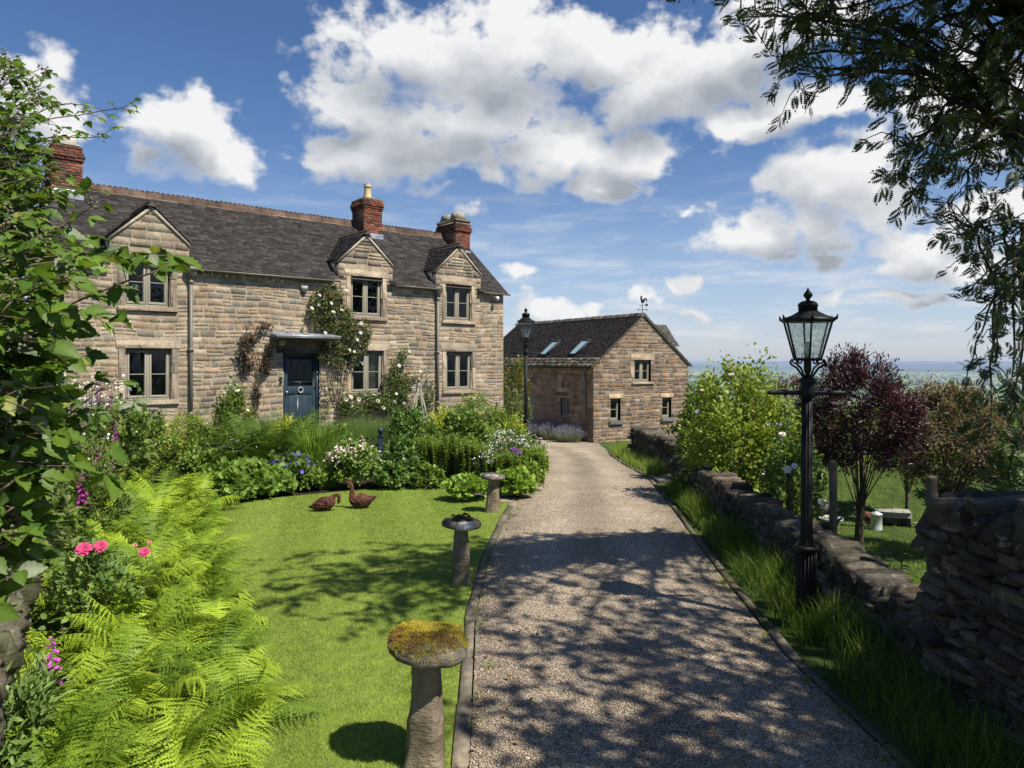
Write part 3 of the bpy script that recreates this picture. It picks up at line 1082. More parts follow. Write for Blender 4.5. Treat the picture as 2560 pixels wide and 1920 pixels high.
def tiles(mb, O, ex, es, en, width, length, rowh, tw, pal, seed, skip=None, thick=.014, lift=.0, taper=0.0, jit=1.0):
    """overlapping slates on a slope: O eave corner, ex along the eave, es up the slope, en normal"""
    r = np.random.default_rng(seed)
    O, ex, es, en = (np.asarray(v, float) for v in (O, ex, es, en))
    s_ = 0.0
    nrow = 0
    while s_ < length - .01:
        rh = rowh * (1 - taper * s_ / length)
        x = -r.uniform(0, tw)
        while x < width:
            w = tw * r.uniform(.65, 1.35)
            a, b = max(x, 0), min(x + w - .006, width)
            x += w
            if b - a < .03:
                continue
            if skip and skip((a + b) / 2, s_, a, b):
                continue
            lo = s_ - rh * .08 * r.uniform(0, 1) * jit - .006
            hi = min(s_ + rh * 1.25, length)
            dz = [thick * r.uniform(.8, 1.7) + .004 + r.uniform(0, .005) * jit for _ in range(2)]
            tA, tB = thick * r.uniform(.9, 1.3), .003
            l0 = lift + dz[0] * .8
            p = lambda xx, ss, nn: O + ex * xx + es * ss + en * nn
            V = [p(a, lo, l0 - tA), p(b, lo, l0 - tA), p(a, lo, l0), p(b, lo, l0 + r.uniform(-.003, .003) * jit), p(a, hi, lift + tB), p(b, hi, lift + tB)]
            F = [(0, 1, 3, 2), (2, 3, 5, 4), (0, 2, 4), (1, 5, 3)]
            c = np.array(pal[r.integers(len(pal))]) * r.uniform(.7, 1.3)
            mb.add(V, [F], c)
        s_ += rh
        nrow += 1
    p = lambda xx, ss, nn: O + ex * xx + es * ss + en * nn
    return mb


SAND = [(0.329, 0.262, 0.183), (0.287, 0.232, 0.165), (0.366, 0.299, 0.213), (0.244, 0.205, 0.156), (0.336, 0.238, 0.165), (0.22, 0.193, 0.156), (0.348, 0.275, 0.183), (0.378, 0.323, 0.238), (0.268, 0.232, 0.177), (0.305, 0.244, 0.171)]
GRIT = [(0.3, 0.24, 0.174), (0.24, 0.198, 0.15), (0.336, 0.282, 0.21), (0.198, 0.174, 0.138)]
SLATE = [(.042, .038, .037), (.050, .045, .043), (.036, .033, .032), (.056, .052, .05), (.045, .039, .038), (.066, .061, .058)]


def window(parent, x0, x1, z0, z1, rec=.13, lights=2, bars=1, surround=.16, sill=True, curtain=False, col=GRIT, seed=0, name='window', jamb=True, lintel=.2, sillh=.13):
    """casement set back in its opening; local wall plane y=0, outside is -y"""
    f = MB()
    y0, y1 = rec - .03, rec + .03
    e = .055
    f.box(x0, x1, y0, y1, z0, z0 + e, bev=.005).box(x0, x1, y0, y1, z1 - e, z1, bev=.005)
    f.box(x0, x0 + e, y0 + .001, y1 - .001, z0 + e, z1 - e, bev=.005).box(x1 - e, x1, y0 + .001, y1 - .001, z0 + e, z1 - e, bev=.005)
    n = lights
    wl = (x1 - x0 - 2 * e) / n
    for k_ in range(1, n):
        c = x0 + e + wl * k_
        f.box(c - .03, c + .03, y0 - .004, y1, z0 + e, z1 - e, bev=.005)
    w = link(name, f.mesh(name, M_wood_grey), parent)
    for k_ in range(n):
        a = x0 + e + wl * k_ + (.03 if k_ else .004)
        b = x0 + e + wl * (k_ + 1) - (.03 if k_ < n - 1 else .004)
        s = MB()
        za, zb = z0 + e + .004, z1 - e - .004
        t_ = .052
        ys, ye = y0 - .012, y1 - .012
        s.box(a, b, ys, ye, za, za + t_ * 1.2, bev=.006).box(a, b, ys, ye, zb - t_, zb, bev=.006)
        s.box(a, a + t_, ys + .001, ye, za + t_ * 1.2, zb - t_, bev=.006).box(b - t_, b, ys + .001, ye, za + t_ * 1.2, zb - t_, bev=.006)
        for q_ in range(bars):
            zc = za + (zb - za) * (q_ + 1) / (bars + 1)
            s.box(a + t_, b - t_, ys + .006, ye - .012, zc - .011, zc + .011, bev=.004)
        s.build('casement', M_wood_grey, w)
        p = MB()
        yy = rec - .005
        p.add([(a + t_ - .004, yy, za + t_), (b - t_ + .004, yy, za + t_), (b - t_ + .004, yy, zb - t_ + .004), (a + t_ - .004, yy, zb - t_ + .004)], [[(0, 1, 2, 3)]])
        p.build('pane', M_pane, w)
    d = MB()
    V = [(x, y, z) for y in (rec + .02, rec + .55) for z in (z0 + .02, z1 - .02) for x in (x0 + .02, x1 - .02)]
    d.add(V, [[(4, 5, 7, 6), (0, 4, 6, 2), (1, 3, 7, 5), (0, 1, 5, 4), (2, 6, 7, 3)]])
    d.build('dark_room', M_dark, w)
    if curtain:
        c = MB()
        xs = np.linspace(x0 + (x1 - x0) * .53, x1 - .08, 60)
        yy = rec + .14 + .022 * np.sin(xs * 95)
        V = [(x, y, z) for z in (z0 + .03, z1 - .03) for x, y in zip(xs, yy)]
        c.add(V, [np.array([(k_, k_ + 1, 61 + k_, 60 + k_) for k_ in range(59)])], (.32, .33, .25))
        c.build('curtain', M_painted, w, True)
    r = np.random.default_rng(seed + 77)
    if surround:
        s = MB()
        o = -.022
        lw = surround + .06
        cA = lambda: np.array(col[r.integers(len(col))]) * r.uniform(.85, 1.12)
        s.box(x0 - lw, x1 + lw, o, rec + .02, z1, z1 + lintel, cA(), .012)
        if jamb:
            for (a, b) in ((x0 - surround, x0), (x1, x1 + surround)):
                zm = z0 + (z1 - z0) * r.uniform(.35, .65)
                s.box(a, b, o + .006, rec + .02, z0, zm - .004, cA(), .01)
                s.box(a, b, o + .004, rec + .02, zm + .004, z1 - .003, cA(), .01)
        s.build('surround', M_dressed, w)
    if sill:
        s = MB()
        s.box(x0 - surround * .9 - .03, x1 + surround * .9 + .03, -.075, rec + .02, z0 - sillh, z0 - .003, np.array(col[seed % len(col)]) * .9, .014)
        s.build('sill', M_dressed, w)
    return w


def opening(x0, x1, z0, z1, sur=.16, lintel=.2, sillh=.13):
    return [(x0 - sur, x1 + sur, z0 - .001, z1), (x0 - sur - .06, x1 + sur + .06, z1, z1 + lintel), (x0 - sur * .9 - .03, x1 + sur * .9 + .03, z0 - sillh, z0)]


def gutter(mb, x0, x1, y, z, r=.055):
    pr = [(-r, 0), (-r * .92, -r * .55), (-r * .5, -r * .92), (0, -r * 1.05), (r * .5, -r * .92), (r * .92, -r * .55), (r, 0)]
    n = len(pr)
    V = [(x, y + p[0], z + p[1]) for x in (x0, x1) for p in pr] + [(x, y + p[0] * .86, z + p[1] * .86) for x in (x0, x1) for p in pr]
    F = [(k_, k_ + 1, n + k_ + 1, n + k_) for k_ in range(n - 1)] + [(2 * n + k_, 3 * n + k_, 3 * n + k_ + 1, 2 * n + k_ + 1) for k_ in range(n - 1)]
    F += [(0, n, 3 * n, 2 * n), (n - 1, 3 * n - 1, 4 * n - 1, 2 * n - 1)]
    F += [tuple(range(n))[::-1], tuple(range(n, 2 * n))]
    mb.add(V, [F])


def brick_stack(name, parent, x0, x1, y0, y1, z0, z1, corbel, seed):
    """chimney stack: brick courses on four sides with projecting courses near the top"""
    mb = MB()
    r = np.random.default_rng(seed)
    BR = [(.20, .068, .042), (.16, .058, .04), (.24, .085, .05), (.11, .055, .042), (.17, .09, .06), (.075, .045, .038)]
    ch = .078
    nz = int((z1 - z0) / ch)
    mb.box(x0 + .012, x1 - .012, y0 + .012, y1 - .012, z0, z1 - .02, (.20, .165, .13))
    for k_ in range(nz):
        z = z0 + k_ * ch
        top = nz - 1 - k_
        ex = corbel[top] if top < len(corbel) else 0
        off = (k_ % 2) * .11
        X0, X1, Y0, Y1 = x0 - ex, x1 + ex, y0 - ex, y1 + ex
        for side in range(4):
            L_ = X1 - X0 if side in (0, 2) else Y1 - Y0
            s_ = -off
            while s_ < L_:
                a, b = max(s_ + .005, 0), min(s_ + .222 - .005, L_)
                if b - a > .03:
                    d = r.uniform(0, .007)
                    c = np.array(BR[r.integers(len(BR))]) * r.uniform(.75, 1.2) * (0.8 if top < 5 else 1)
                    zz = (z + .005, z + ch - .006)
                    if side == 0:
                        mb.box(X0 + a, X0 + b, Y0 - d, Y0 + .1, *zz, c, .006)
                    elif side == 2:
                        mb.box(X0 + a, X0 + b, Y1 - .1, Y1 + d, *zz, c)
                    elif side == 1:
                        mb.box(X0 - d - .0015, X0 + .1, Y0 + a + .002, Y0 + b - .002, zz[0] + .001, zz[1] - .001, c, .006)
                    else:
                        mb.box(X1 - .1, X1 + d + .0015, Y0 + a + .002, Y0 + b - .002, zz[0] + .001, zz[1] - .001, c, .006)
                s_ += .222
    return mb.build(name, M_brick, parent)


# ================================================================== the cottage
HX, HY = math.sin(math.radians(49.4)), math.cos(math.radians(49.4))
HA = (-10.7536, 17.0594)
house = thing('stone_cottage', 'long two storey cottage of coursed sandstone with dark stone roof and three gabled dormers', 'house',
              (HA[0], HA[1], 0), math.atan2(HY, HX))
HL, HD, EV = 13.74, 5.5, 4.70
PT = .82
RZ = EV + PT * HD / 2
DORM = [(.97, 2.84, 1.87), (7.17, 9.07, 8.06), (10.76, 12.68, 11.71)]
DW = [(1.30, 2.37), (7.59, 8.70), (11.17, 12.27)]
WU, WLo = (3.56, 4.80), (1.15, 2.48)
front = MB()
ops = []
for (a, b) in DW:
    ops += opening(a, b, *WU)
    ops += opening(a + .02, b + .04, *WLo)
ops += [(5.42, 6.55, -.6, 2.38), (5.20, 6.86, 2.38, 2.74)]
masonry(front, 0, HL, -.6, EV + .02, lambda x, z, d: (x, -d, z + .022 * math.sin(x * 1.3 + z * .6) + .014 * math.sin(x * 3.7 - z * 1.4 + 1)), ops, (), (.125, .205), (.16, .40), (.0, .0045), SAND, 5, .026)
front.build('front_wall', M_stone, house)
for k_, (a, b, c) in enumerate(DORM):
    g = MB()
    ap = 6.10
    kz = 5.22
    sl_ = (ap - kz) / ((b - a) / 2)
    hps = [(-sl_, 1, kz - sl_ * a), (sl_, 1, kz + sl_ * b)]
    o_ = [o for o in ops if o[3] > EV]
    masonry(g, a, b, EV + .02, ap, lambda x, z, d: (x, -.012 - d, z), o_, hps, (.15, .24), (.25, .6), (.0, .016), GRIT, 30 + k_, .024)
    # pale raking mortar and dark slate edge, coped side cheeks
    for sgn, xe in ((1, a), (-1, b)):
        xm = (a + b) / 2
        n_ = np.array((-sl_ * sgn, 0, 1.0)) / math.hypot(1, sl_)
        p0, p1 = np.array((xe - sgn * .02, 0, kz - sl_ * .02)), np.array((xm, 0, ap))
        for (off, th_, yo, cc_) in ((-.03, .066, -.05, (.40, .35, .27)), (.037, .012, -.05, (.06, .055, .052))):
            V = []
            for y in (yo, .5):
                for p in (p0, p1):
                    V += [p + n_ * off + (0, y, 0), p + n_ * (off + th_) + (0, y, 0)]
            g.add(V, [[(0, 2, 3, 1), (4, 5, 7, 6), (0, 1, 5, 4), (2, 6, 7, 3), (1, 3, 7, 5), (0, 4, 6, 2)]], cc_)
    for xe in (a, b - .09):
        g.box(xe, xe + .09, .01, .95, EV - .1, kz, (.09, .095, .10))
    g.build('dormer_gable', M_stone, house)
    # dormer roof: two small slopes dying into the main roof
    rf = MB()
    back = (ap + .05 - EV) / PT
    bk_e = (kz - EV) / PT
    for sgn, xe in ((1, a - .05), (-1, b + .05)):
        xm = (a + b) / 2
        es = np.array((sgn * abs(xm - xe), 0, ap - kz + .05))
        L_ = np.linalg.norm(es)
        es = es / L_
        ex = np.array((0, 1.0, 0))
        en = np.cross(ex, es) * (-1 if sgn > 0 else 1)
        if en[2] < 0:
            en = -en
        tiles(rf, np.array((xe, -.03, kz)), ex, es, en, back + .1, L_, .11, .2, SLATE, 50 + k_, lift=.045,
              skip=lambda xx, ss, a_, b_, L_=L_: xx > bk_e + (back - bk_e) * ss / L_ + .12)
        V = [(xe, -.02, kz + .03), (xe, bk_e, kz + .03), ((a + b) / 2, back, ap + .08), ((a + b) / 2, -.02, ap + .08)]
        rf.add(V, [[(0, 1, 2, 3)]], (.05, .046, .044))
    mb_r = rf.build('dormer_roof', M_slate, house)
    # crested ridge of the dormer
    cr_ = MB()
    xm = (a + b) / 2
    yy = -.1
    while yy < back + .02:
        cr_.tube([(xm, yy, ap + .125), (xm, yy + .028, ap + .125)], .062, 10, (.045, .036, .034))
        yy += .085
    V = [(xm - .12, -.11, ap + .03), (xm, -.11, ap + .135), (xm + .12, -.11, ap + .03), (xm - .12, back, ap + .03), (xm, back, ap + .135), (xm + .12, back, ap + .03)]
    cr_.add(V, [[(0, 1, 4, 3), (1, 2, 5, 4), (0, 2, 1), (3, 4, 5)]], (.07, .055, .05))
    cr_.build('ridge_tiles', M_brick, mb_r)
for k_, (a, b) in enumerate(DW):
    window(house, a, b, *WU, seed=k_)
    window(house, a + .02, b + .04, *WLo, seed=k_ + 10, curtain=(k_ == 1))

# ends and back
g = MB()
hp = [(-PT, 1, EV - .02), (PT, 1, EV - .02 + PT * HD)]
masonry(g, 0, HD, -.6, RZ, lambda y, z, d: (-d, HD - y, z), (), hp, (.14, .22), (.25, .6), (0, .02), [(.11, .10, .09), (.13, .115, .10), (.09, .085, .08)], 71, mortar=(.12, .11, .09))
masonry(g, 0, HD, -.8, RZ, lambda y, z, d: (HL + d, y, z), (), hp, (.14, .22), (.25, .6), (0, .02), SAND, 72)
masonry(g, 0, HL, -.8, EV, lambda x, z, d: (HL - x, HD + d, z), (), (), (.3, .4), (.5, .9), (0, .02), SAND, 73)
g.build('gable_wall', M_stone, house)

# main roof
roof = MB()
hyp = math.hypot(1, PT)
es = np.array((0, 1, PT)) / hyp
en = np.array((0, -PT, 1)) / hyp
OV = .13
SL = (HD / 2 + OV) * hyp


def cut(x, s_, a_, b_):
    yy = -OV + s_ / hyp
    for (a, b, c) in DORM:
        if a - .03 < x < b + .03 and yy < .30:
            return True
    return False


tiles(roof, (-.12, -OV, EV - PT * OV), (1, 0, 0), es, en, HL + .22, SL - .05, .10, .21, SLATE, 90, cut, lift=.03)
z_e = EV - PT * OV
V = [(-.1, -.02, EV + .0), (HL + .08, -.02, EV + .0), (HL + .08, HD / 2, RZ + .02), (-.1, HD / 2, RZ + .02), (-.1, HD + OV, z_e), (HL + .08, HD + OV, z_e)]
roof.add(V, [[(0, 1, 2, 3), (3, 2, 5, 4)]], (.06, .055, .052))
roof.add([(x, y, z) for x in (-.12, -.03, HL + .03, HL + .10) for (y, z) in ((-OV, z_e - .02), (HD / 2, RZ - .02), (HD / 2, RZ + .09), (-OV, z_e + .06))],
         [[(0, 1, 2, 3), (4, 7, 6, 5), (0, 4, 5, 1), (3, 2, 6, 7), (0, 3, 7, 4), (8, 9, 10, 11), (12, 15, 14, 13), (8, 12, 13, 9), (11, 10, 14, 15), (8, 11, 15, 12)]], (.05, .046, .044))
roofo = roof.build('roof', M_slate, house)
rd = MB()
x = -.1
rr_ = np.random.default_rng(5)
while x < HL + .05:
    l_ = .42
    c = np.array((.105, .07, .053)) * rr_.uniform(.7, 1.25)
    zz = RZ + .02 + rr_.normal(0, .006)
    hw = .17
    V = []
    for xx in (x, min(x + l_ - .006, HL + .1)):
        V += [(xx, HD / 2 - hw, zz - .095), (xx, HD / 2 - .035, zz + .10), (xx, HD / 2 + .035, zz + .10), (xx, HD / 2 + hw, zz - .095)]
    rd.add(V, [[(0, 4, 5, 1), (1, 5, 6, 2), (2, 6, 7, 3), (0, 1, 2, 3), (4, 7, 6, 5)]], c)
    for k_ in range(3):
        xa = x + .07 + k_ * .14
        th = np.linspace(0, math.pi, 8)
        for y_ in (HD / 2 - .02,):
            V = [(xa + .066 * math.cos(a), yv, zz + .09 + .075 * math.sin(a)) for yv in (y_, y_ + .04) for a in th]
            F = [tuple(range(8))[::-1], tuple(range(8, 16))] + [(q_, q_ + 1, q_ + 9, q_ + 8) for q_ in range(7)]
            rd.add(V, [F], c * rr_.uniform(.55, .85))
    x += l_
# pale mortar under the ridge
V = [(xx, y, z) for xx in (0, HL) for (y, z) in ((HD / 2 - .21, RZ - .145), (HD / 2 - .16, RZ - .06))]
rd.add(V, [[(0, 2, 3, 1)]], (.20, .15, .105))
rd.build('ridge_tiles', M_brick, roofo)

# chimneys
ch = brick_stack('chimney', house, .02, .74, 2.15, 3.25, 6.35, 7.93, [.0, .0, .03, .06, .035, 0], 1)
m_ = MB()
m_.box(.07, .70, 2.2, 3.2, 7.93, 7.99, (.4, .38, .33), .02)
V = [(x, y, z) for (i_, z) in ((.0, 7.98), (.06, 8.30)) for y in (2.42 + i_, 3.0 - i_) for x in (.12 + i_, .68 - i_)]
m_.add(V, [[(0, 2, 3, 1), (4, 5, 7, 6), (0, 1, 5, 4), (2, 6, 7, 3), (0, 4, 6, 2), (1, 3, 7, 5)]], (.55, .52, .45))
m_.build('chimney_cap', M_dressed, ch)
m_ = MB()
m_.box(-.01, .77, 2.11, 2.3, 6.36, 6.74, (.4, .4, .4), .01)
m_.build('flashing', M_lead, ch)
ch = brick_stack('chimney', house, 9.20, 9.92, 2.1, 2.95, 6.25, 7.82, [.02, .04, .06, .035, .015, 0], 2)
m_ = MB()
for (i_, z0_, z1_) in ((-.02, 7.80, 7.84), (.1, 7.84, 7.9)):
    m_.box(9.20 + i_, 9.92 - i_, 2.1 + i_, 2.95 - i_, z0_, z1_, (.16, .13, .1), .015)
m_.build('chimney_cap', M_dressed, ch)
m_ = MB()
m_.lathe([(.14, 7.86), (.145, 7.9), (.135, 7.95), (.12, 8.22), (.12, 8.3), (.138, 8.31), (.14, 8.35), (.125, 8.36), (.13, 8.4), (.14, 8.42), (.115, 8.425), (.10, 8.3)], 20, (9.56, 2.5, 0))
m_.build('chimney_pot', M_cream, ch, True)
m_ = MB()
m_.box(9.17, 9.95, 2.06, 2.3, 6.26, 6.62, (.4, .4, .4), .01)
m_.build('flashing', M_lead, ch)
ch = brick_stack('chimney', house, 13.02, 13.70, 1.95, 3.2, 5.95, 7.50, [.02, .035, .06, .06, .02, 0], 3)
m_ = MB()
m_.box(12.98, 13.74, 1.92, 3.23, 7.48, 7.6, (.13, .115, .085), .04)
for ya in (2.05, 2.7):
    V = [(x, y, z) for (i_, z) in ((.0, 7.6), (.06, 7.88)) for y in (ya + i_, ya + .46 - i_) for x in (13.12 + i_, 13.6 - i_)]
    m_.add(V, [[(0, 2, 3, 1), (4, 5, 7, 6), (0, 1, 5, 4), (2, 6, 7, 3), (0, 4, 6, 2), (1, 3, 7, 5)]], (.30, .27, .22))
m_.build('chimney_cap', M_dressed, ch)
m_ = MB()
m_.box(12.99, 13.73, 1.91, 2.1, 5.96, 6.40, (.4, .4, .4), .01)
m_.build('flashing', M_lead, ch)

# rainwater goods
for (a, b) in ((2.84, 7.15), (9.09, 10.72), (12.7, HL + .18), (-.1, .95)):
    m_ = MB()
    gutter(m_, a, b, -.16, EV - .10)
    x = a + .3
    while x < b:
        m_.tube([(x, -.02, EV - .22), (x, -.1, EV - .17), (x, -.16, EV - .16)], .012, 5)
        x += .95
    m_.build('gutter', M_pipe, house)
for (x, zb) in ((2.87, 0.1), (10.79, -.2)):
    m_ = MB()
    V = [(x + sx * w, -.085 + sy * w * .75, z) for (w, z) in ((.055, 4.30), (.075, 4.40), (.15, 4.58), (.155, 4.66)) for (sx, sy) in ((-1, -1), (1, -1), (1, 1), (-1, 1))]
    F = [(4 * q_ + k_, 4 * q_ + (k_ + 1) % 4, 4 * q_ + 4 + (k_ + 1) % 4, 4 * q_ + 4 + k_) for q_ in range(3) for k_ in range(4)] + [(3, 2, 1, 0), (12, 13, 14, 15)]
    m_.add(V, [F])
    m_.tube([(x, -.085, 4.32), (x, -.085, zb)], .046, 12)
    for z in (4.25, 2.45, .75):
        m_.tube([(x, -.085, z - .05), (x, -.085, z + .05)], .058, 12)
        m_.box(x - .09, x + .09, -.05, -.005, z - .02, z + .02)
    m_.build('downpipe', M_pipe, house, False)

# door under its lead hood
d_ = MB()
x0, x1, zt = 5.42, 6.55, 2.38
d_.box(x0, x0 + .075, .05, .16, -.4, zt).box(x1 - .075, x1, .05, .16, -.4, zt).box(x0 + .075, x1 - .075, .05, .16, zt - .075, zt)
door = d_.build('door', M_blue, house)
a, b = x0 + .078, x1 - .078
lf = MB()
zg0, zg1 = 1.42, 2.2
lf.box(a, a + .1, .09, .135, -.3, 2.3, bev=.004).box(b - .1, b, .09, .135, -.3, 2.3, bev=.004)
lf.box(a + .1, b - .1, .091, .134, zg1, 2.3, bev=.004).box(a + .1, b - .1, .091, .134, 1.18, zg0, bev=.004)
lf.box(a + .1, b - .1, .11, .13, -.3, 1.18)
xm = (a + b) / 2
lf.box(xm - .05, xm + .05, .092, .133, -.3, 1.178, bev=.004)
for (pa, pb) in ((a + .13, xm - .08), (xm + .08, b - .13)):
    lf.box(pa, pb, .1, .118, .3, 1.12, bev=.008)
ga, gb = a + .1, b - .1
bx_ = .115
for x in (ga + bx_, gb - bx_):
    lf.box(x - .012, x + .012, .098, .126, zg0 + .001, zg1 - .001)
for z in (zg0 + bx_, zg1 - bx_):
    lf.box(ga + .001, gb - .001, .0985, .1255, z - .012, z + .012)
lf.box(xm - .01, xm + .01, .099, .125, zg1 - bx_ + .012, zg1)
lf.box(xm - .01, xm + .01, .099, .125, zg0, zg0 + bx_ - .012)
zc = (zg0 + zg1) / 2
lf.box(ga, ga + bx_ - .012, .099, .125, zc - .01, zc + .01).box(gb - bx_ + .012, gb, .099, .125, zc - .01, zc + .01)
lf.build('door_leaf', M_blue, door)
p = MB()
p.add([(ga, .112, zg0), (gb, .112, zg0), (gb, .112, zg1), (ga, .112, zg1)], [[(0, 1, 2, 3)]])
p.build('pane', M_pane, door)
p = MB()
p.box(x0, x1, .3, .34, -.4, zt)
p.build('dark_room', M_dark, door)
p = MB()
th = np.linspace(0, 2 * math.pi, 25)
p.tube([(xm + .075 * math.cos(t_), .062, 1.30 + .075 * math.sin(t_)) for t_ in th], .014, 8)
p.lathe([(.0, 0), (.028, .0), (.028, .02), (0, .03)], 10, (xm, .07, 1.365))
p.build('knocker', M_galv, door, True)
p = MB()
p.tube([(a + .055, .09, 1.25), (a + .055, .05, 1.25), (a + .055, .035, 1.25), (a + .055, .01, 1.25)], [.012, .014, .034, .018], 10)
p.build('door_knob', M_galv, door, True)
st = MB()
st.box(x0 - .25, x1 + .25, -.45, .28, -.5, .26, (.3, .26, .2), .02)
st.build('doorstep', M_dressed, house)
hd = MB()
hd.box(5.22, 6.84, -.03, .1, 2.385, 2.74, (.25, .205, .145), .012)
hd.build('door_lintel', M_dressed, house)
cn = MB()
V = [(5.02, -.55, 2.845), (6.96, -.55, 2.845), (5.02, -.55, 2.885), (6.96, -.55, 2.885), (5.06, .0, 2.99), (6.92, .0, 2.99), (5.06, 0, 2.85), (6.92, 0, 2.85)]
cn.add(V, [[(0, 1, 3, 2), (2, 3, 5, 4), (0, 2, 4, 6), (1, 7, 5, 3), (0, 6, 7, 1)]])
cn.tube([(5.0, -.55, 2.87), (6.98, -.55, 2.87)], .024, 8)
for x in (5.5, 5.98, 6.46):
    cn.tube([(x, -.55, 2.895), (x, 0, 2.998)], .012, 6)
cno = cn.build('porch_hood', M_lead, house)
gm = MB()
gutter(gm, 5.03, 6.95, -.53, 2.845, .05)
gm.box(5.08, 6.9, -.48, -.01, 2.745, 2.83, bev=.01)
gm.build('hood_fascia', M_pipe, cno)
for x in (5.26, 6.70):
    bk = MB()
    bk.box(x, x + .12, -.33, -.03, 2.67, 2.742, bev=.01).box(x + .005, x + .115, -.25, -.03, 2.60, 2.669, bev=.01)
    bk.build('bracket', M_cream, cno)
al = MB()
V = [(5.93, -.07, 4.42), (6.17, -.07, 4.42), (5.98, -.07, 4.23), (6.12, -.07, 4.23)]
V = [(x, y, z) for y in (-.08, -.03) for (x, _, z) in V]
al.add(V, [[(0, 2, 3, 1), (4, 5, 7, 6), (0, 1, 5, 4), (2, 6, 7, 3), (0, 4, 6, 2), (1, 3, 7, 5)]], (.52, .47, .36))
V = [(x, y, z) for y in (-.08, -.03) for (x, z) in ((5.98, 4.229), (6.12, 4.229), (6.01, 4.15), (6.09, 4.15))]
al.add(V, [[(0, 2, 3, 1), (4, 5, 7, 6), (0, 1, 5, 4), (2, 6, 7, 3), (0, 4, 6, 2), (1, 3, 7, 5)]], (.02, .03, .10))
al.build('alarm_box', M_painted, house)
cm = MB()
cm.box(13.24, 13.33, -.09, -.02, 4.40, 4.50, bev=.01)
cm.tube([(13.285, -.08, 4.45), (13.285, -.17, 4.45), (13.285, -.2, 4.42)], .03, 10)
cm.lathe([(0, -.07), (.045, -.055), (.07, -.01), (.07, .03), (.05, .07), (0, .085)], 14, (13.285, -.22, 4.40))
cm.build('security_camera', M_white, house, True)
dk = MB()
dk.box(5.31, 5.375, -.05, -.03, 1.62, 1.69, bev=.005).box(5.31, 5.375, -.05, -.03, 1.5, 1.58, bev=.005)
dk.build('doorbell', M_iron, house)

# ================================================================== the barn
BA = math.radians(32.7)
BZ = -1.32
barn = thing('stone_barn', 'lower stone barn with two roof lights, small gable windows and a cockerel weathervane', 'barn', (3.447, 30.0, BZ), BA)
BW, BL_, BE, BR_ = 5.66, 10.0, 3.34, 5.53
bsl = (BR_ - BE) / (BW / 2)
BST = [(0.253, 0.184, 0.129), (0.201, 0.146, 0.106), (0.299, 0.224, 0.161), (0.167, 0.127, 0.097), (0.27, 0.19, 0.14), (0.23, 0.175, 0.133), (0.138, 0.109, 0.086), (0.31, 0.247, 0.178), (0.287, 0.172, 0.098)]
GWN = (2.30, 3.29, 2.55, 3.52)
LWN = (.93, 1.50, .90, 1.86)
RWN = (3.98, 4.56, .90, 1.82)
fr = MB()
hp = [(-bsl, 1, BE), (bsl, 1, BE + bsl * BW)]
bo = [(GWN[0] - .22, GWN[1] + .22, GWN[3], GWN[3] + .28), GWN]
for w_ in (LWN, RWN):
    bo += [w_, (w_[0] - .14, w_[1] + .16, w_[3], w_[3] + .2), (w_[0] - .1, w_[1] + .12, w_[2] - .17, w_[2])]
bo += [(GWN[0] - .25, GWN[0], 2.75, 3.2)]
masonry(fr, 0, BW, -.5, BR_, lambda x, z, d: (x, -d, z + .012 * math.sin(x * 1.9 + z * .8) * min(1, max(0, (3.2 - z) / .4))), bo, hp, (.13, .23), (.17, .42), (0, .006), BST, 201, .024, mortar=(.33, .27, .20))
fr.box(GWN[0] - .25, GWN[0] - .005, -.02, .05, 2.75, 3.2, (.3, .22, .16), .01)
fr.build('gable_wall', M_stone, barn)
window(barn, *GWN, rec=.14, surround=.16, jamb=False, lintel=.28, sillh=.1, seed=3, col=[(.33, .25, .18)])
for k_, w_ in enumerate((LWN, RWN)):
    wn_ = window(barn, *w_, rec=.16, lights=1, surround=0, sill=False, seed=5 + k_)
    s = MB()
    s.box(w_[0] - .13, w_[1] + .15, -.03, .17, w_[3], w_[3] + .2, (.40, .31, .20), .012)
    s.build('lintel', M_dressed, wn_)
    s = MB()
    s.box(w_[0] - .1, w_[1] + .12, -.08, .17, w_[2] - .17, w_[2] - .003, (.11, .105, .10), .012)
    s.build('sill', M_dressed, wn_)
sd_ = MB()
SW = (1.70, 2.33, 1.05, 1.84)
SDR = (4.31, 5.02, -.4, 1.86)
so_ = [SW, (1.85 - .1, 2.62, 1.92, 2.1), SDR, (2.13, 2.22, 2.26, 2.6), (.3, .0, 0, 0)]
masonry(sd_, 0, BL_, -.5, BE, lambda y, z, d: (-d, y, z), so_[:4], (), (.15, .26), (.2, .55), (0, .02), [(.27, .19, .13), (.22, .16, .115), (.31, .23, .165), (.25, .18, .13)], 202, .014, mortar=(.36, .29, .22))
sd_.box(-.02, .1, 1.75, 2.62, 1.92, 2.1, (.2, .14, .105), .01)
sd_.box(.06, .1, 2.1, 2.25, 2.2, 2.65, (.01, .01, .01))
sd_.build('side_wall', M_stone, barn)
holder = link('window', None, barn, (0, 2.33, 0), (0, 0, -math.pi / 2))
sw = window(holder, 0, .63, 1.05, 1.84, rec=.1, surround=0, sill=True, sillh=.1, seed=2, name='casement_frame')
bk = MB()
masonry(bk, 0, BL_, -.8, BE, lambda y, z, d: (BW + d, BL_ - y, z), (), (), (.2, .3), (.3, .6), (0, .02), BST, 203)
masonry(bk, 0, BW, -.8, BR_, lambda x, z, d: (BW - x, BL_ + d, z), (), hp, (.2, .3), (.3, .6), (0, .02), BST, 204)
bk.build('back_wall', M_stone, barn)
dr = MB()
for k_ in range(6):
    dr.box(.02, .07, 4.315 + k_ * .116, 4.427 + k_ * .116, -.3, 1.85, bev=.006)
dr.build('door', M_wood_grey, barn)
rf = MB()
bh = math.hypot(1, bsl)
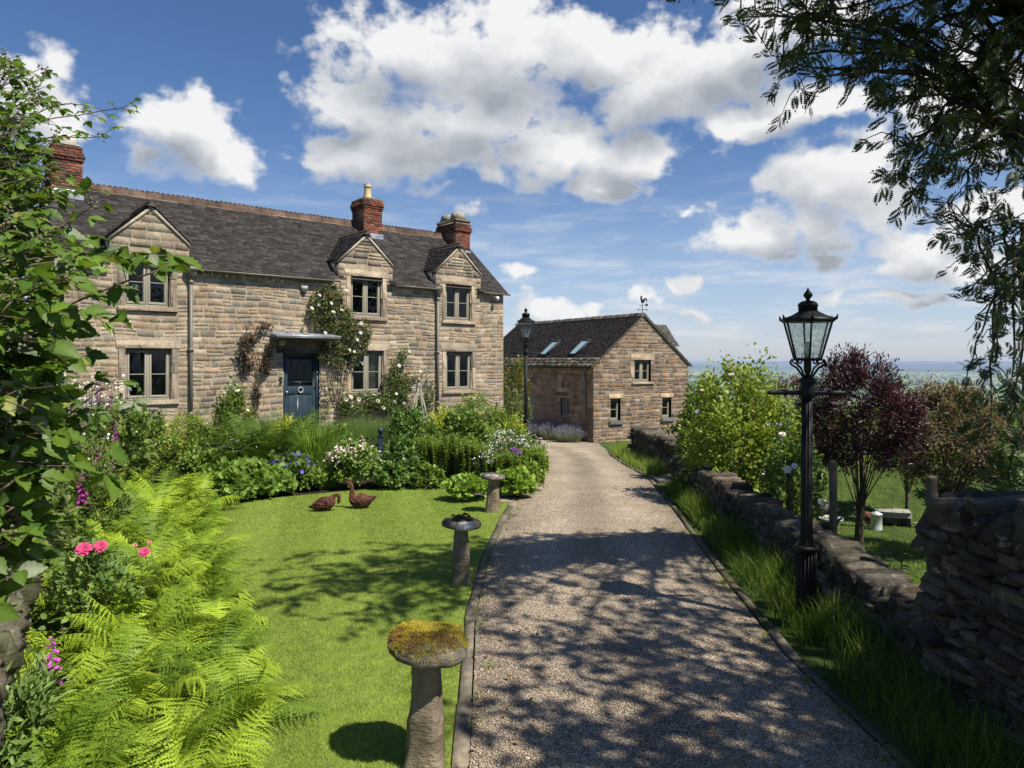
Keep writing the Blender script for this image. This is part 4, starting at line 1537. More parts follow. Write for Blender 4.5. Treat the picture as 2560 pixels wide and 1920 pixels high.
BS = [(.05, .043, .038), (.062, .053, .046), (.042, .037, .034), (.07, .06, .052), (.055, .047, .042)]
OVB = .14
SLB = (BW / 2 + OVB) * bh
es = np.array((1, 0, bsl)) / bh
en = np.array((-bsl, 0, 1)) / bh
O_ = np.array((-OVB, -.09, BE - bsl * OVB))
ex = np.array((0, 1.0, 0))
tiles(rf, O_ + es * .62, ex, es, en, BL_ + .18, SLB - .64, .085, .16, BS, 210, lift=.03, thick=.018)
tiles(rf, O_, ex, es, en, BL_ + .18, .62, .21, .42, [(.17, .145, .105), (.21, .18, .13), (.13, .115, .08)], 211, lift=.03, thick=.035, jit=2)
es2 = np.array((-1, 0, bsl)) / bh
en2 = np.array((bsl, 0, 1)) / bh
tiles(rf, np.array((BW + OVB, -.09, BE - bsl * OVB)), ex, es2, en2, BL_ + .18, SLB - .02, .12, .25, BS, 212, lift=.03, thick=.02)
ze = BE - bsl * OVB
rf.add([(-OVB, -.07, ze + .02), (BW / 2, -.07, BR_ + .02), (BW + OVB, -.07, ze + .02), (-OVB, BL_ + .08, ze + .02), (BW / 2, BL_ + .08, BR_ + .02), (BW + OVB, BL_ + .08, ze + .02)],
       [[(0, 3, 4, 1), (1, 4, 5, 2)]], (.05, .045, .042))
for sgn in (1, -1):
    xe = -OVB if sgn > 0 else BW + OVB
    rf.add([(xe, -.075, ze - .03), (BW / 2, -.075, BR_ - .03), (BW / 2, -.075, BR_ + .012), (xe, -.075, ze + .012), (xe, 0, ze - .03), (BW / 2, 0, BR_ - .03)],
           [[(0, 1, 2, 3), (0, 4, 5, 1)]], (.40, .34, .25))
bro = rf.build('roof', M_slate, barn)
rd = MB()
y = -.08
while y < BL_ + .05:
    c = np.array((.10, .085, .07)) * rr_.uniform(.75, 1.2)
    z = BR_ + .05 + rr_.normal(0, .005)
    V = [(BW / 2 + dx_, yv, z + dz_) for yv in (y, y + .44) for (dx_, dz_) in ((-.19, -.10), (-.03, .045), (.03, .045), (.19, -.10))]
    rd.add(V, [[(0, 1, 5, 4), (1, 2, 6, 5), (2, 3, 7, 6), (0, 3, 2, 1), (4, 5, 6, 7)]], c)
    y += .45
rd.build('ridge_tiles', M_slate, bro)
for (ya, yb) in ((1.72, 2.3), (4.02, 4.6)):
    s0, s1 = .72, 1.85
    base = O_ + np.array((0, .09, 0))
    P3 = lambda y_, s_, n_: tuple(base + es * s_ + en * n_ + np.array((0, y_, 0)))
    fm_ = MB()

    def bar(ya_, yb_, sa_, sb_, na, nb):
        V = [P3(y_, s_, n_) for n_ in (na, nb) for s_ in (sa_, sb_) for y_ in (ya_, yb_)]
        fm_.add(V, [[(0, 2, 3, 1), (4, 5, 7, 6), (0, 1, 5, 4), (2, 6, 7, 3), (0, 4, 6, 2), (1, 3, 7, 5)]], (.015, .017, .02))
    bar(ya, ya + .07, s0, s1, .02, .14)
    bar(yb - .07, yb, s0, s1, .02, .14)
    bar(ya + .07, yb - .07, s0, s0 + .07, .02, .138)
    bar(ya + .07, yb - .07, s1 - .1, s1, .02, .145)
    sk = fm_.build('roof_light', M_painted, barn)
    gm = MB()
    gm.add([P3(ya + .07, s0 + .07, .12), P3(yb - .07, s0 + .07, .12), P3(yb - .07, s1 - .1, .12), P3(ya + .07, s1 - .1, .12)], [[(0, 1, 2, 3)]])
    gm.add([P3(ya + .07, s0 + .07, .05), P3(yb - .07, s0 + .07, .05), P3(yb - .07, s1 - .1, .05), P3(ya + .07, s1 - .1, .05)], [[(0, 1, 2, 3)]])
    M_sky = MATS.get('roof_glass')
    if not M_sky:
        M_sky, t = new_mat('roof_glass')
        out(t, t.add('ShaderNodeBsdfPrincipled', {'Base Color': (.25, .38, .42, 1), 'Roughness': .06, 'Specular IOR Level': 1.0}))
    gm.build('pane', M_sky, sk)
gm = MB()
hold = link('gutter', None, barn, (0, 0, 0), (0, 0, -math.pi / 2))
gutter(gm, -BL_, -.02, -.17, BE - .12, .05)
gm.build('gutter_channel', M_iron, hold)
gm = MB()
gm.tube([(-.07, .5, BE - .15), (-.07, .5, -.1)], .04, 10)
gm.lathe([(.045, BE - .35), (.06, BE - .3), (.09, BE - .18), (.09, BE - .12)], 8, (-.07, .5, 0))
for z in (.6, 1.7, 2.7):
    gm.tube([(-.07, .5, z), (-.07, .5, z + .08)], .052, 10)
gm.build('downpipe', M_pipe, barn)
# wing behind
wg = MB()
wr, yr, wx1, hw_, dz_ = 5.33, 3.0, BW + 1.41, .95, 1.10
V = [(BW / 2, yr, wr), (wx1, yr, wr), (wx1, yr - hw_, wr - dz_), (BW / 2 + 1.0, yr - hw_, wr - dz_), (wx1, yr + hw_, wr - dz_), (BW / 2 + 1.0, yr + hw_, wr - dz_)]
wg.add(V, [[(0, 3, 2, 1), (0, 1, 4, 5)]], (.06, .055, .05))
e2 = np.array((0, hw_, dz_))
l2 = np.linalg.norm(e2)
tiles(wg, (BW / 2 + .6, yr - hw_ - .03, wr - dz_ - .03), (1, 0, 0), e2 / l2, np.array((0, -dz_, hw_)) / l2, BW / 2 + .9, l2 + .03, .12, .24, [(.10, .095, .085), (.13, .12, .11), (.085, .08, .075)], 220, lift=.02)
wg.build('wing_roof', M_slate, barn)
wg = MB()
wg.box(BW - .1, wx1 - .12, yr - hw_ + .1, yr + hw_ - .1, -1.2, wr - dz_ - .03, (.27, .2, .14))
wg.add([(wx1 - .12, yr - hw_ + .1, wr - dz_ - .03), (wx1 - .12, yr + hw_ - .1, wr - dz_ - .03), (wx1 - .12, yr, wr - .1)], [[(0, 1, 2)]], (.27, .2, .14))
wg.build('wing_wall', M_stone, barn)

# weathervane stands on the ridge end
wv_ = thing('weathervane', 'black cockerel weathervane standing on the gable end of the barn ridge', 'weathervane',
            tuple(Matrix.Translation((3.447, 30.0, BZ)) @ Matrix.Rotation(BA, 4, 'Z') @ Vector((BW / 2, .06, BR_ + .05))))
m_ = MB()
m_.tube([(0, 0, 0), (0, 0, .78)], .018, 6)
m_.tube([(-.26, 0, .25), (.26, 0, .25)], .012, 6)
m_.tube([(0, -.26, .25), (0, .26, .25)], .012, 6)
m_.lathe([(0, .2), (.035, .225), (.035, .275), (0, .3)], 8)
for x in (-.3, .27):
    m_.box(x, x + .06, -.012, .012, .2, .30)
m_.build('rod', M_iron, wv_)
m_ = MB()
m_.tube([(-.2, 0, .5), (.3, 0, .56)], .012, 6)
m_.box(.2, .36, -.008, .008, .48, .62)
m_.add([(-.2, -.01, .5), (-.13, -.01, .54), (-.13, -.01, .46), (-.2, .01, .5), (-.13, .01, .54), (-.13, .01, .46)], [[(0, 1, 2), (3, 5, 4), (0, 3, 4, 1), (1, 4, 5, 2), (2, 5, 3, 0)]])
m_.build('arrow', M_iron, wv_)
m_ = MB()
ck = [(-.10, .84), (-.06, .80), (-.07, .72), (.0, .66), (.1, .67), (.17, .74), (.2, .84), (.26, .88), (.3, .82), (.28, .7), (.33, .76), (.34, .9), (.28, .98), (.2, .99), (.13, .92), (.06, .86),
      (.02, .92), (.0, 1.02), (.015, 1.08), (-.03, 1.12), (-.05, 1.08), (-.1, 1.1), (-.08, 1.04), (-.15, 1.01), (-.09, .98), (-.1, .9)]
n = len(ck)
V = [(x - .03, y, z) for y in (-.015, .015) for (x, z) in ck]
m_.add(V, [[tuple(range(n)), tuple(range(n, 2 * n))[::-1]] + [(k_, k_ + n, (k_ + 1) % n + n, (k_ + 1) % n) for k_ in range(n)]])
m_.tube([(.0, 0, .66), (0, 0, .58)], .012, 5)
m_.build('cockerel', M_iron, wv_)
wv_.rotation_euler = (0, 0, .25)
wv_.scale = (.72,) * 3

# wall lantern on the side of the barn
bl = thing('wall_lantern', 'small black wall lantern on a scrolled bracket beside the barn door', 'lantern',
           tuple(Matrix.Translation((3.447, 30.0, BZ)) @ Matrix.Rotation(BA, 4, 'Z') @ Vector((-.02, 4.85, 2.0))), BA)
m_ = MB()
m_.tube([(0, 0, .3), (-.1, 0, .42), (-.28, 0, .42), (-.34, 0, .33)], .018, 6).tube([(0, 0, .1), (-.14, 0, .2), (-.2, 0, .4)], .014, 6).box(-.03, .0, -.05, .05, .0, .45)
m_.build('bracket', M_iron, bl)
m_ = MB()
m_.lathe([(.01, .36), (.05, .31), (.14, .24), (.145, .22)], 6, (-.34, 0, 0)).lathe([(.06, -.14), (.07, -.12), (.06, -.11)], 6, (-.34, 0, 0))
for k_ in range(6):
    a = k_ * math.pi / 3
    m_.tube([(-.34 + .13 * math.cos(a), .13 * math.sin(a), .22), (-.34 + .065 * math.cos(a), .065 * math.sin(a), -.12)], .008, 4)
m_.build('lamp_case', M_iron, bl)
m_ = MB()
m_.lathe([(.06, -.11), (.122, .22)], 6, (-.34, 0, 0))
m_.build('glass', M_lglass, bl)
# ================================================================== free standing objects
def lamp_post(label, x, d, z0, sides, H, glass, base_h, post_r, bar, tilt=0.0, lantern_rot=0.0):
    """H: dict of heights above the foot"""
    root = thing('lamp_post', label, 'lamp post', (x, d, z0))
    m_ = MB()
    m_.lathe([(post_r * 2.1, -.2), (post_r * 2.1, .0), (post_r * 2.0, base_h * .06), (post_r * 1.9, base_h * .1), (post_r * 1.9, base_h * .93), (post_r * 2.2, base_h * .95), (post_r * 2.5, base_h * .975),
              (post_r * 2.5, base_h), (post_r * 2.1, base_h * 1.02)], 24)
    # fluted plinth
    for k_ in range(18):
        a = k_ * 2 * math.pi / 18
        m_.tube([(post_r * 1.9 * math.cos(a), post_r * 1.9 * math.sin(a), base_h * .1), (post_r * 1.9 * math.cos(a), post_r * 1.9 * math.sin(a), base_h * .92)], post_r * .16, 5)
    m_.build('base', M_iron, root, True)
    m_ = MB()
    pr = [(post_r * 1.9, base_h * 1.01), (post_r * 1.45, base_h * 1.05), (post_r * 1.2, base_h * 1.12), (post_r * 1.08, base_h * 1.22), (post_r * .95, H['bar'] - .02)]
    m_.lathe(pr, 20)
    for k_ in range(12):
        a = k_ * 2 * math.pi / 12
        m_.tube([(r_ * math.cos(a), r_ * math.sin(a), z) for (r_, z) in pr[1:]], post_r * .14, 5)
    m_.lathe([(post_r * 1.05, H['bar'] - .05), (post_r * 1.5, H['bar'] - .035), (post_r * 1.5, H['bar'] + .05), (post_r * 1.2, H['bar'] + .065), (post_r * 1.2, H['coll']), (post_r * 1.7, H['coll'] + .01),
              (post_r * 1.7, H['coll'] + .045), (post_r * .9, H['coll'] + .06)], 16)
    m_.build('post', M_iron, root, True)
    m_ = MB()
    m_.tube([(-bar, 0, H['bar']), (-bar + .02, 0, H['bar']), (-.06, 0, H['bar']), (.06, 0, H['bar']), (bar - .02, 0, H['bar']), (bar, 0, H['bar'])],
            [.010, .017, .020, .020, .017, .010], 10)
    for sx in (-1, 1):
        m_.lathe([(0, -.03), (.027, -.015), (.027, .015), (0, .03)], 10, (sx * bar * .55, 0, H['bar']))
    m_.build('ladder_bar', M_iron, root, True)
    gb, gt = H['gb'], H['gt']
    rb, rt = glass
    for k_ in range(4):
        m_ = MB()
        a = k_ * math.pi / 2 + lantern_rot + .35
        hh = gb - H['coll'] - .05
        pts = []
        for t_ in np.linspace(0, 1, 14):
            r_ = post_r * .9 + (rb * 1.25 - post_r * .9) * (t_ ** 1.2) + math.sin(t_ * math.pi) * .012 + (.035 * math.sin((t_ - .55) / .45 * math.pi) if t_ > .55 else 0)
            pts.append((r_ * math.cos(a), r_ * math.sin(a), H['coll'] + .05 + hh * t_))
        c2 = [(rb * 1.25 * math.cos(a) - (.028 * (1 - math.cos(q_))) * math.cos(a), rb * 1.25 * math.sin(a) - (.028 * (1 - math.cos(q_))) * math.sin(a), gb - .028 * math.sin(q_) * 1.2) for q_ in np.linspace(0.1, 3.6, 8)]
        m_.tube(pts, .0085 * post_r / .0375, 6)
        m_.tube(c2, .007, 5)
        m_.build('scroll_bracket', M_iron, root, True)
    m_ = MB()
    ph = lantern_rot
    V, n = [], sides
    ring = lambda r_, z: [(r_ * math.cos(ph + k_ * 2 * math.pi / n), r_ * math.sin(ph + k_ * 2 * math.pi / n), z) for k_ in range(n)]
    for k_ in range(n):
        a = ph + k_ * 2 * math.pi / n
        m_.tube([(rb * math.cos(a), rb * math.sin(a), gb), (rt * math.cos(a), rt * math.sin(a), gt)], .0085, 5)
    for (r_, z, w) in ((rb, gb, .011), (rt, gt, .013)):
        R_ = ring(r_, z)
        for k_ in range(n):
            m_.tube([R_[k_], R_[(k_ + 1) % n]], w, 5)
    m_.lathe([(rb * .96, gb - .012), (rb * .96, gb)], n, phase=ph)
    lan = m_.build('lantern', M_iron, root)
    gl_ = MB()
    A, B = ring(rb * .985, gb), ring(rt * .985, gt)
    for k_ in range(n):
        g_ = MB()
        g_.add([A[k_], A[(k_ + 1) % n], B[(k_ + 1) % n], B[k_]], [[(0, 1, 2, 3)]])
        g_.build('glass_panel', M_lglass, lan)
    rf = MB()
    hr = H['roof'] - gt
    rf.lathe([(rt * 1.08, gt - .012), (rt * 1.12, gt + .005), (rt * 1.06, gt + .02), (rt * .72, gt + hr * .55), (rt * .45, gt + hr * .92), (rt * .40, gt + hr), (rt * .38, gt + hr * 1.0)], n, phase=ph)
    for k_ in range(n):
        a = ph + k_ * 2 * math.pi / n
        rf.tube([(rt * 1.02 * math.cos(a), rt * 1.02 * math.sin(a), gt + .005), (rt * 1.14 * math.cos(a), rt * 1.14 * math.sin(a), gt + .012), (rt * 1.2 * math.cos(a), rt * 1.2 * math.sin(a), gt + .045)], [.016, .014, .003], 5)
    rf.build('lantern_roof', M_iron, lan)
    fn = MB()
    zr, zt = H['roof'], H['top']
    hh = zt - zr
    fn.lathe([(rt * .37, zr - .004), (rt * .37, zr + hh * .2), (rt * .40, zr + hh * .22), (rt * .40, zr + hh * .25), (rt * .36, zr + hh * .34), (rt * .25, zr + hh * .42), (rt * .1, zr + hh * .45), (rt * .07, zr + hh * .5),
              (rt * .1, zr + hh * .55), (rt * .18, zr + hh * .66), (rt * .17, zr + hh * .74), (rt * .07, zr + hh * .88), (rt * .03, zr + hh * .97), (0.002, zt)], 16)
    fn.build('finial', M_iron, lan, True)
    bb = MB()
    bb.lathe([(.013, gb + .03), (.013, gb + .05), (.02, gb + .06), (.03, gb + .10), (.028, gb + .125), (.015, gb + .142), (.001, gb + .146)], 14)
    bb.build('bulb', M_white, lan, True)
    bb = MB()
    bb.lathe([(.016, gb - .2), (.018, gb - .12), (.03, gb - .09), (.03, gb - .02), (.02, gb + .03)], 10).tube([(-.045, 0, gb + .005), (-.045, 0, gb + .045), (.045, 0, gb + .045), (.045, 0, gb + .005)], .004, 4)
    bb.build('bulb_holder', M_iron, lan, True)
    root.rotation_euler = (0, tilt, 0)
    return root


lamp_post('black fluted street lamp in the verge before the low dry stone wall, close by', 2.375, 5.74, 0.0, 6,
          dict(bar=1.895, coll=1.965, gb=2.165, gt=2.478, roof=2.555, top=2.742), (.108, .197), .655, .0385, .325, .006, .28)
lamp_post('tall slim black street lamp rising from the flower border by the cottage corner', .39, 20.0, float(gz(.39, 20)), 4,
          dict(bar=2.89, coll=3.10, gb=3.31, gt=3.76, roof=3.90, top=4.17), (.15, .29), 1.0, .042, .43, 0.0, .75)


def staddle(label, x, y, hp, wb, wt, cap_r, cap_h, moss, tilt, seed):
    r = np.random.default_rng(seed)
    root = thing('staddle_stone', label, 'staddle stone', (x, y, 0), r.uniform(-.2, .2))
    g = np.linspace(0, 1, 15)
    rings, n = [], 24
    for t_ in g:
        w = (wb + (wt - wb) * t_ ** .85) / 2
        for k_ in range(n):
            a = k_ * 2 * math.pi / n + math.pi / 4
            ca, sa = math.cos(a), math.sin(a)
            q_ = (abs(ca) ** 5 + abs(sa) ** 5) ** (-1 / 5)
            rings.append((w * q_ * ca + tilt * t_ * .06, w * q_ * sa, -.08 + (hp + .1) * t_))
    V = np.array(rings)
    V[:, :2] *= (1 + .11 * vnoise(V, 9, seed) + .09 * vnoise(V, 26, seed + 1) + .05 * vnoise(V, 60, seed + 2))[:, None]
    i = np.arange(14)[:, None] * n
    j = np.arange(n)[None, :]
    jn = (j + 1) % n
    F = np.stack([i + j, i + jn, i + n + jn, i + n + j], -1).reshape(-1, 4)
    lich = vnoise(V, 16, seed + 4)
    C = np.where((lich > .35)[:, None], (.22, .20, .11), (.25, .20, .14))
    C = C * (1 + .2 * vnoise(V, 40, seed + 8))[:, None]
    m_ = MB()
    m_.add(V, [F], C)
    m_.build('pillar', M_dry, root, True)
    pr = [(0.02, 0), (.45, -.0), (.84, .02), (.95, .12), (1.0, .32), (.99, .5), (.93, .72), (.76, .89), (.45, .98), (.15, 1.0), (.01, 1.0)]
    n = 40
    V = np.array([(cap_r * p_[0] * math.cos(k_ * 2 * math.pi / n), cap_r * p_[0] * math.sin(k_ * 2 * math.pi / n), cap_h * p_[1]) for p_ in pr for k_ in range(n)])
    V *= (1 + .08 * vnoise(V, 8, seed + 2) + .05 * vnoise(V, 24, seed + 3))[:, None]
    F = np.stack([np.arange(len(pr) - 1)[:, None] * n + np.arange(n), np.arange(len(pr) - 1)[:, None] * n + (np.arange(n) + 1) % n,
                  np.arange(1, len(pr))[:, None] * n + (np.arange(n) + 1) % n, np.arange(1, len(pr))[:, None] * n + np.arange(n)], -1).reshape(-1, 4)
    m_ = MB()
    lich = vnoise(V, 13, seed + 5)
    if moss == 'dark':
        lich = lich + 2.2 * np.exp(-(((V - np.array((.02, -cap_r * .82, cap_h * .5))) / np.array((.07, .08, .05))) ** 2).sum(1))
    C = np.where((lich > .5)[:, None], (.42, .41, .38) if moss != 'yellow' else (.2, .18, .11), (.13, .112, .09))
    C = C * (1 + .25 * vnoise(V, 30, seed + 6))[:, None]
    m_.add(V, [F], C)
    cp = link('cap', m_.mesh('cap', M_dry, True), root, (tilt * .06, 0, hp), (tilt * .3, tilt * .8, 0))
    if moss:
        K = 16000 if moss == 'yellow' else 9000
        a = r.uniform(0, 6.283, K)
        q_ = np.sqrt(r.uniform(0, 1, K)) * (1.0 if moss == 'yellow' else .72)
        zz = np.interp(q_, [0, .15, .45, .76, .93, 1.0], [1, 1, .98, .89, .72, .40])
        P = np.stack([cap_r * q_ * np.cos(a), cap_r * q_ * np.sin(a), cap_h * zz], 1)
        P *= (1 + .08 * vnoise(P, 8, seed + 2) + .05 * vnoise(P, 24, seed + 3))[:, None]
        lump = vnoise(P, 16, seed + 7)
        thr = -.55 if moss == 'yellow' else -.05
        ok = (lump > thr + (.25 * (q_ > .85)))
        P, q_, a, lump = P[ok], q_[ok], a[ok], lump[ok]
        K = len(P)
        P[:, 2] += np.maximum(0, lump - thr) * (.024 if moss == 'yellow' else .05)
        t_ = r.uniform(0, 1, (K, 1))
        redn = smooth01((vnoise(P, 11, seed + 9) - .1) / .5)[:, None]
        if moss == 'yellow':
            C = ((1 - t_) * np.array((.25, .22, .02)) + t_ * np.array((.46, .36, .04))) * (1 - redn * .8) + redn * .8 * np.array((.24, .13, .03))
        else:
            C = (1 - t_) * np.array((.03, .032, .012)) + t_ * np.array((.075, .045, .02))
        Vb, Fb, Cb = blades(P, r.uniform(.006, .016, K), r.uniform(.0025, .005, K), r.uniform(.1, .9, K), a + r.normal(0, .8, K), C, 1)
        Vb[:, 2] -= .002
        link('moss', mesh_np('moss', Vb, Fb, M_moss, Cb), cp)
    return root


staddle('nearest staddle stone, its tilted cap thick with yellow and rust moss', -.462, 3.78, .60, .225, .125, .215, .095, 'yellow', .12, 3)
staddle('middle staddle stone with dark moss and a white lichen patch on its cap', -.50, 6.9, .54, .215, .125, .182, .085, 'dark', .10, 14)
staddle('farthest staddle stone with a bare grey lichened cap in front of the bright border', -.275, 10.1, .48, .21, .125, .172, .075, None, .06, 25)


def wire_goose(label, path, rad, loc, rz, seed, gs):
    r = np.random.default_rng(seed)
    P = np.array(path, float)
    R = np.array(rad, float)
    t0 = np.linspace(0, 1, len(P))
    t1 = np.linspace(0, 1, 60)
    # smooth the path
    def sm(a):
        b = np.interp(t1, t0, a)
        for _ in range(3):
            b[1:-1] = (b[:-2] + 2 * b[1:-1] + b[2:]) / 4
        return b
    Q_ = np.stack([sm(P[:, k_]) for k_ in range(3)], 1)
    rr2 = sm(R)
    m_ = MB()
    m_.tube(Q_, rr2 * .93, 18, (.05, .024, .018), True)
    T = np.gradient(Q_, axis=0)
    T /= np.linalg.norm(T, axis=1)[:, None]
    A = np.cross(T, (0, 1.0, 0))
    A /= np.linalg.norm(A, axis=1)[:, None] + 1e-9
    B = np.cross(T, A)
    for k_ in range(330):
        a = r.uniform(0, 6.28)
        w = rr2 ** .7
        i0 = r.choice(60, p=w / w.sum())
        ln = r.integers(5, 12)
        tw = r.normal(0, .14) + r.choice([-.12, .12])
        idx = np.clip(np.arange(i0, i0 + ln), 0, 59)
        if len(set(idx)) < 3:
            continue
        idx = np.unique(idx)
        an = a + tw * np.arange(len(idx))
        pp = Q_[idx] + (rr2[idx] * r.uniform(.96, 1.06))[:, None] * (np.cos(an)[:, None] * A[idx] + np.sin(an)[:, None] * B[idx])
        m_.tube(pp, .0032, 4, np.array((.15, .066, .045)) * r.uniform(.4, 1.6), False)
    o = link('goose_sculpture', m_.mesh('goose_sculpture', M_wicker, True), None, loc, (0, 0, rz))
    o.scale = (gs,) * 3
    return tag(o, label, 'sculpture')


p1_ = pix(697, 1103, 10.1)
wire_goose('rusty woven goose sculpture with its head bent down to graze on the lawn', [(-.27, 0, .085), (-.2, 0, .10), (-.09, 0, .125), (.04, 0, .155), (.12, 0, .19), (.155, 0, .25), (.20, 0, .30), (.255, 0, .305), (.28, 0, .26), (.275, 0, .19), (.255, 0, .14)],
           [.008, .04, .105, .125, .11, .055, .03, .028, .03, .028, .008], (p1_.x, 10.15, 0), 0.1, 5, .78)
p2_ = pix(777, 1098, 10.2)
wire_goose('rusty woven goose sculpture standing with its neck stretched upright on the lawn', [(.24, 0, .205), (.17, 0, .175), (.07, 0, .14), (-.03, 0, .13), (-.12, 0, .15), (-.155, 0, .22), (-.16, 0, .30), (-.175, 0, .38), (-.20, 0, .425), (-.24, 0, .43), (-.275, 0, .415)],
           [.008, .045, .105, .125, .10, .05, .032, .03, .035, .026, .006], (p2_.x, 10.35, 0), 0.05, 6, .88)


def obelisk(label, x, y, z, h, w):
    root = thing('garden_obelisk', label, 'obelisk', (x, y, z), .4)
    for sx in (-1, 1):
        for sy in (-1, 1):
            m_ = MB()
            a, b = .022, .014
            V = []
            for (t_, s_) in ((0, a), (1, b)):
                cx, cy = sx * (w / 2 * (1 - t_) + .022 * t_), sy * (w / 2 * (1 - t_) + .022 * t_)
                V += [(cx - s_, cy - s_, h * .87 * t_), (cx + s_, cy - s_, h * .87 * t_), (cx + s_, cy + s_, h * .87 * t_), (cx - s_, cy + s_, h * .87 * t_)]
            m_.add(V, [[(0, 1, 5, 4), (1, 2, 6, 5), (2, 3, 7, 6), (3, 0, 4, 7), (4, 5, 6, 7)]])
            m_.build('leg', M_wood_grey, root)
    for t_ in (.12, .36, .62):
        m_ = MB()
        s_ = w / 2 * (1 - t_) + .02
        z_ = h * .87 * t_
        m_.box(-s_, s_, -s_ - .008, -s_ + .012, z_ - .02, z_ + .02).box(-s_, s_, s_ - .012, s_ + .008, z_ - .02, z_ + .02)
        m_.box(-s_ - .007, -s_ + .011, -s_ + .012, s_ - .012, z_ - .019, z_ + .019).box(s_ - .011, s_ + .007, -s_ + .012, s_ - .012, z_ - .019, z_ + .019)
        m_.build('rung', M_wood_grey, root)
    m_ = MB()
    m_.box(-.045, .045, -.045, .045, h * .87, h * .885, bev=.004).box(-.035, .035, -.035, .035, h * .8855, h * .92, bev=.004)
    m_.lathe([(.02, 0), (.022, .015), (.045, .035), (.052, .06), (.04, .09), (.015, .105), (.001, .108)], 14, (0, 0, h * .92))
    m_.build('finial', M_wood_grey, root, False)


o_ = pix(905, 813, 16.4)
obelisk('tall pale timber obelisk with ball finial among the roses right of the door', o_.x, 16.4, 0.0, 1.80, .62)
o_ = pix(499, 803, 15.4)
obelisk('pale timber obelisk mostly buried in the rose bush left of the door', o_.x, 15.4, 0.0, 1.93, .55)

# iron railing with finial post
o_ = pix(822, 925, 13.2)
rl = thing('iron_railing', 'blue grey iron railing with a ball topped end post in the border', 'railing', (o_.x, 13.2, 0), math.radians(188))
m_ = MB()
m_.box(-.045, .045, -.045, .045, -.1, .74, bev=.006).box(-.058, .058, -.058, .058, .7405, .77, bev=.006)
m_.lathe([(.03, .77), (.025, .80), (.05, .83), (.055, .865), (.04, .9), (.002, .925)], 14)
m_.build('end_post', M_blue, rl)
m_ = MB()
for z in (.15, .6):
    m_.box(.045, 1.05, -.012, .012, z - .012, z + .012)
m_.build('rail', M_iron, rl)
for k_ in range(9):
    m_ = MB()
    x = .13 + k_ * .11
    m_.tube([(x, 0, .0), (x, 0, .70)], .008, 6)
    m_.lathe([(.006, .69), (.02, .715), (.002, .78)], 6, (x, 0, 0))
    m_.build('baluster', M_iron, rl)

# stock fence above the hen run
fc = thing('wire_fence', 'timber post and wire netting fence behind the low wall round the hen run', 'fence', (3.32, 0, 0))
FP = [(5.62, 1.24), (7.35, 1.12), (8.5, .97), (10.3, .9), (11.6, .85), (13.0, .8)]
for k_, (y, zt) in enumerate(FP):
    m_ = MB()
    r_ = .04
    m_.tube([(0, y, -1.2), (.008, y, 0), (.0, y, zt - .02), (0, y, zt)], [r_, r_, r_ * .98, r_ * .85], 12)
    m_.build('post', M_post, fc)
m_ = MB()
for a in range(len(FP) - 1):
    (ya, za), (yb, zb) = FP[a], FP[a + 1]
    for t_ in (.0, .14, .28, .42, .58, .74, .93):
        n = 9
        ys_ = np.linspace(ya, yb, n)
        m_.tube([(-.055 + .008 * math.sin(y * 9 + t_ * 20), y, -.62 + (np.interp(y, (ya, yb), (za, zb)) + .55) * t_ - .02 * math.sin((y - ya) / (yb - ya) * math.pi)) for y in ys_], .0016, 3, cap=False)
    for y in np.arange(ya + .15, yb, .16):
        zt = np.interp(y, (ya, yb), (za, zb))
        m_.tube([(-.055, y, -.62), (-.06, y + .01, -.62 + (zt + .55) * .45), (-.055, y, -.62 + (zt + .55) * .93)], .0013, 3, cap=False)
m_.build('netting', M_wire, fc)

# hen run things
o_ = pix(1893, 1138, 14.0)
zf = float(gz(o_.x, 14.0))
fd = thing('poultry_feeder', 'pale galvanised poultry feeder with domed lid and wire handle on the hen run grass', 'feeder', (o_.x, 14.0, zf))
m_ = MB()
m_.lathe([(.11, 0), (.112, .01), (.105, .02), (.105, .29), (.112, .295), (.112, .305), (.1, .305)], 22)
m_.build('drum', M_galv, fd, False)
m_ = MB()
m_.lathe([(.116, .30), (.116, .315), (.06, .345), (.02, .352), (.02, .362), (.001, .364)], 22)
m_.build('lid', M_galv, fd, False)
m_ = MB()
m_.tube([(.035 * math.cos(a), 0, .355 + .05 * math.sin(a)) for a in np.linspace(0, math.pi, 9)], .005, 5)
m_.build('handle', M_galv, fd)
o_ = pix(1928, 1129, 14.6)
zf = float(gz(o_.x, 14.6))
bx = thing('wooden_coop', 'low grey wooden box shelter with a dark open side next to the feeder', 'box', (o_.x, 14.6, zf), -.35)
m_ = MB()
m_.box(-.28, .28, .0, .025, .0, .3).box(-.28, .28, -.3, -.28, .2, .3, bev=.004)
m_.box(-.28, -.255, -.279, -.001, 0, .3)
m_.build('side', M_greywood, bx)
m_ = MB()
m_.box(-.3, .3, -.315, .04, .301, .325, bev=.005)
m_.build('lid', M_greywood, bx)
m_ = MB()
for z in (.0, .1, .2):
    m_.box(.255, .28, -.279 + .003, -.003, z + .004, z + .096, bev=.004)
m_.box(.281, .3, -.3, -.26, -.02, .3).box(.281, .42, -.28, -.25, .1, .13)
m_.build('end_boards', M_greywood, bx)
m_ = MB()
m_.box(-.25, .25, -.27, -.02, .003, .02, (.01, .01, .01))
m_.build('floor_board', M_dark, bx)
o_ = pix(1795, 1118, 15.0)
pn = MB()
pn.lathe([(.0, .02), (.2, .02), (.24, .075), (.25, .075), (.22, .0), (0, .0)], 24)
tag(link('feeding_pan', pn.mesh('feeding_pan', M_galv), None, (o_.x, 15.0, float(gz(o_.x, 15.0)))), 'shallow round metal pan on the grass beside the speckled hen', 'pan')


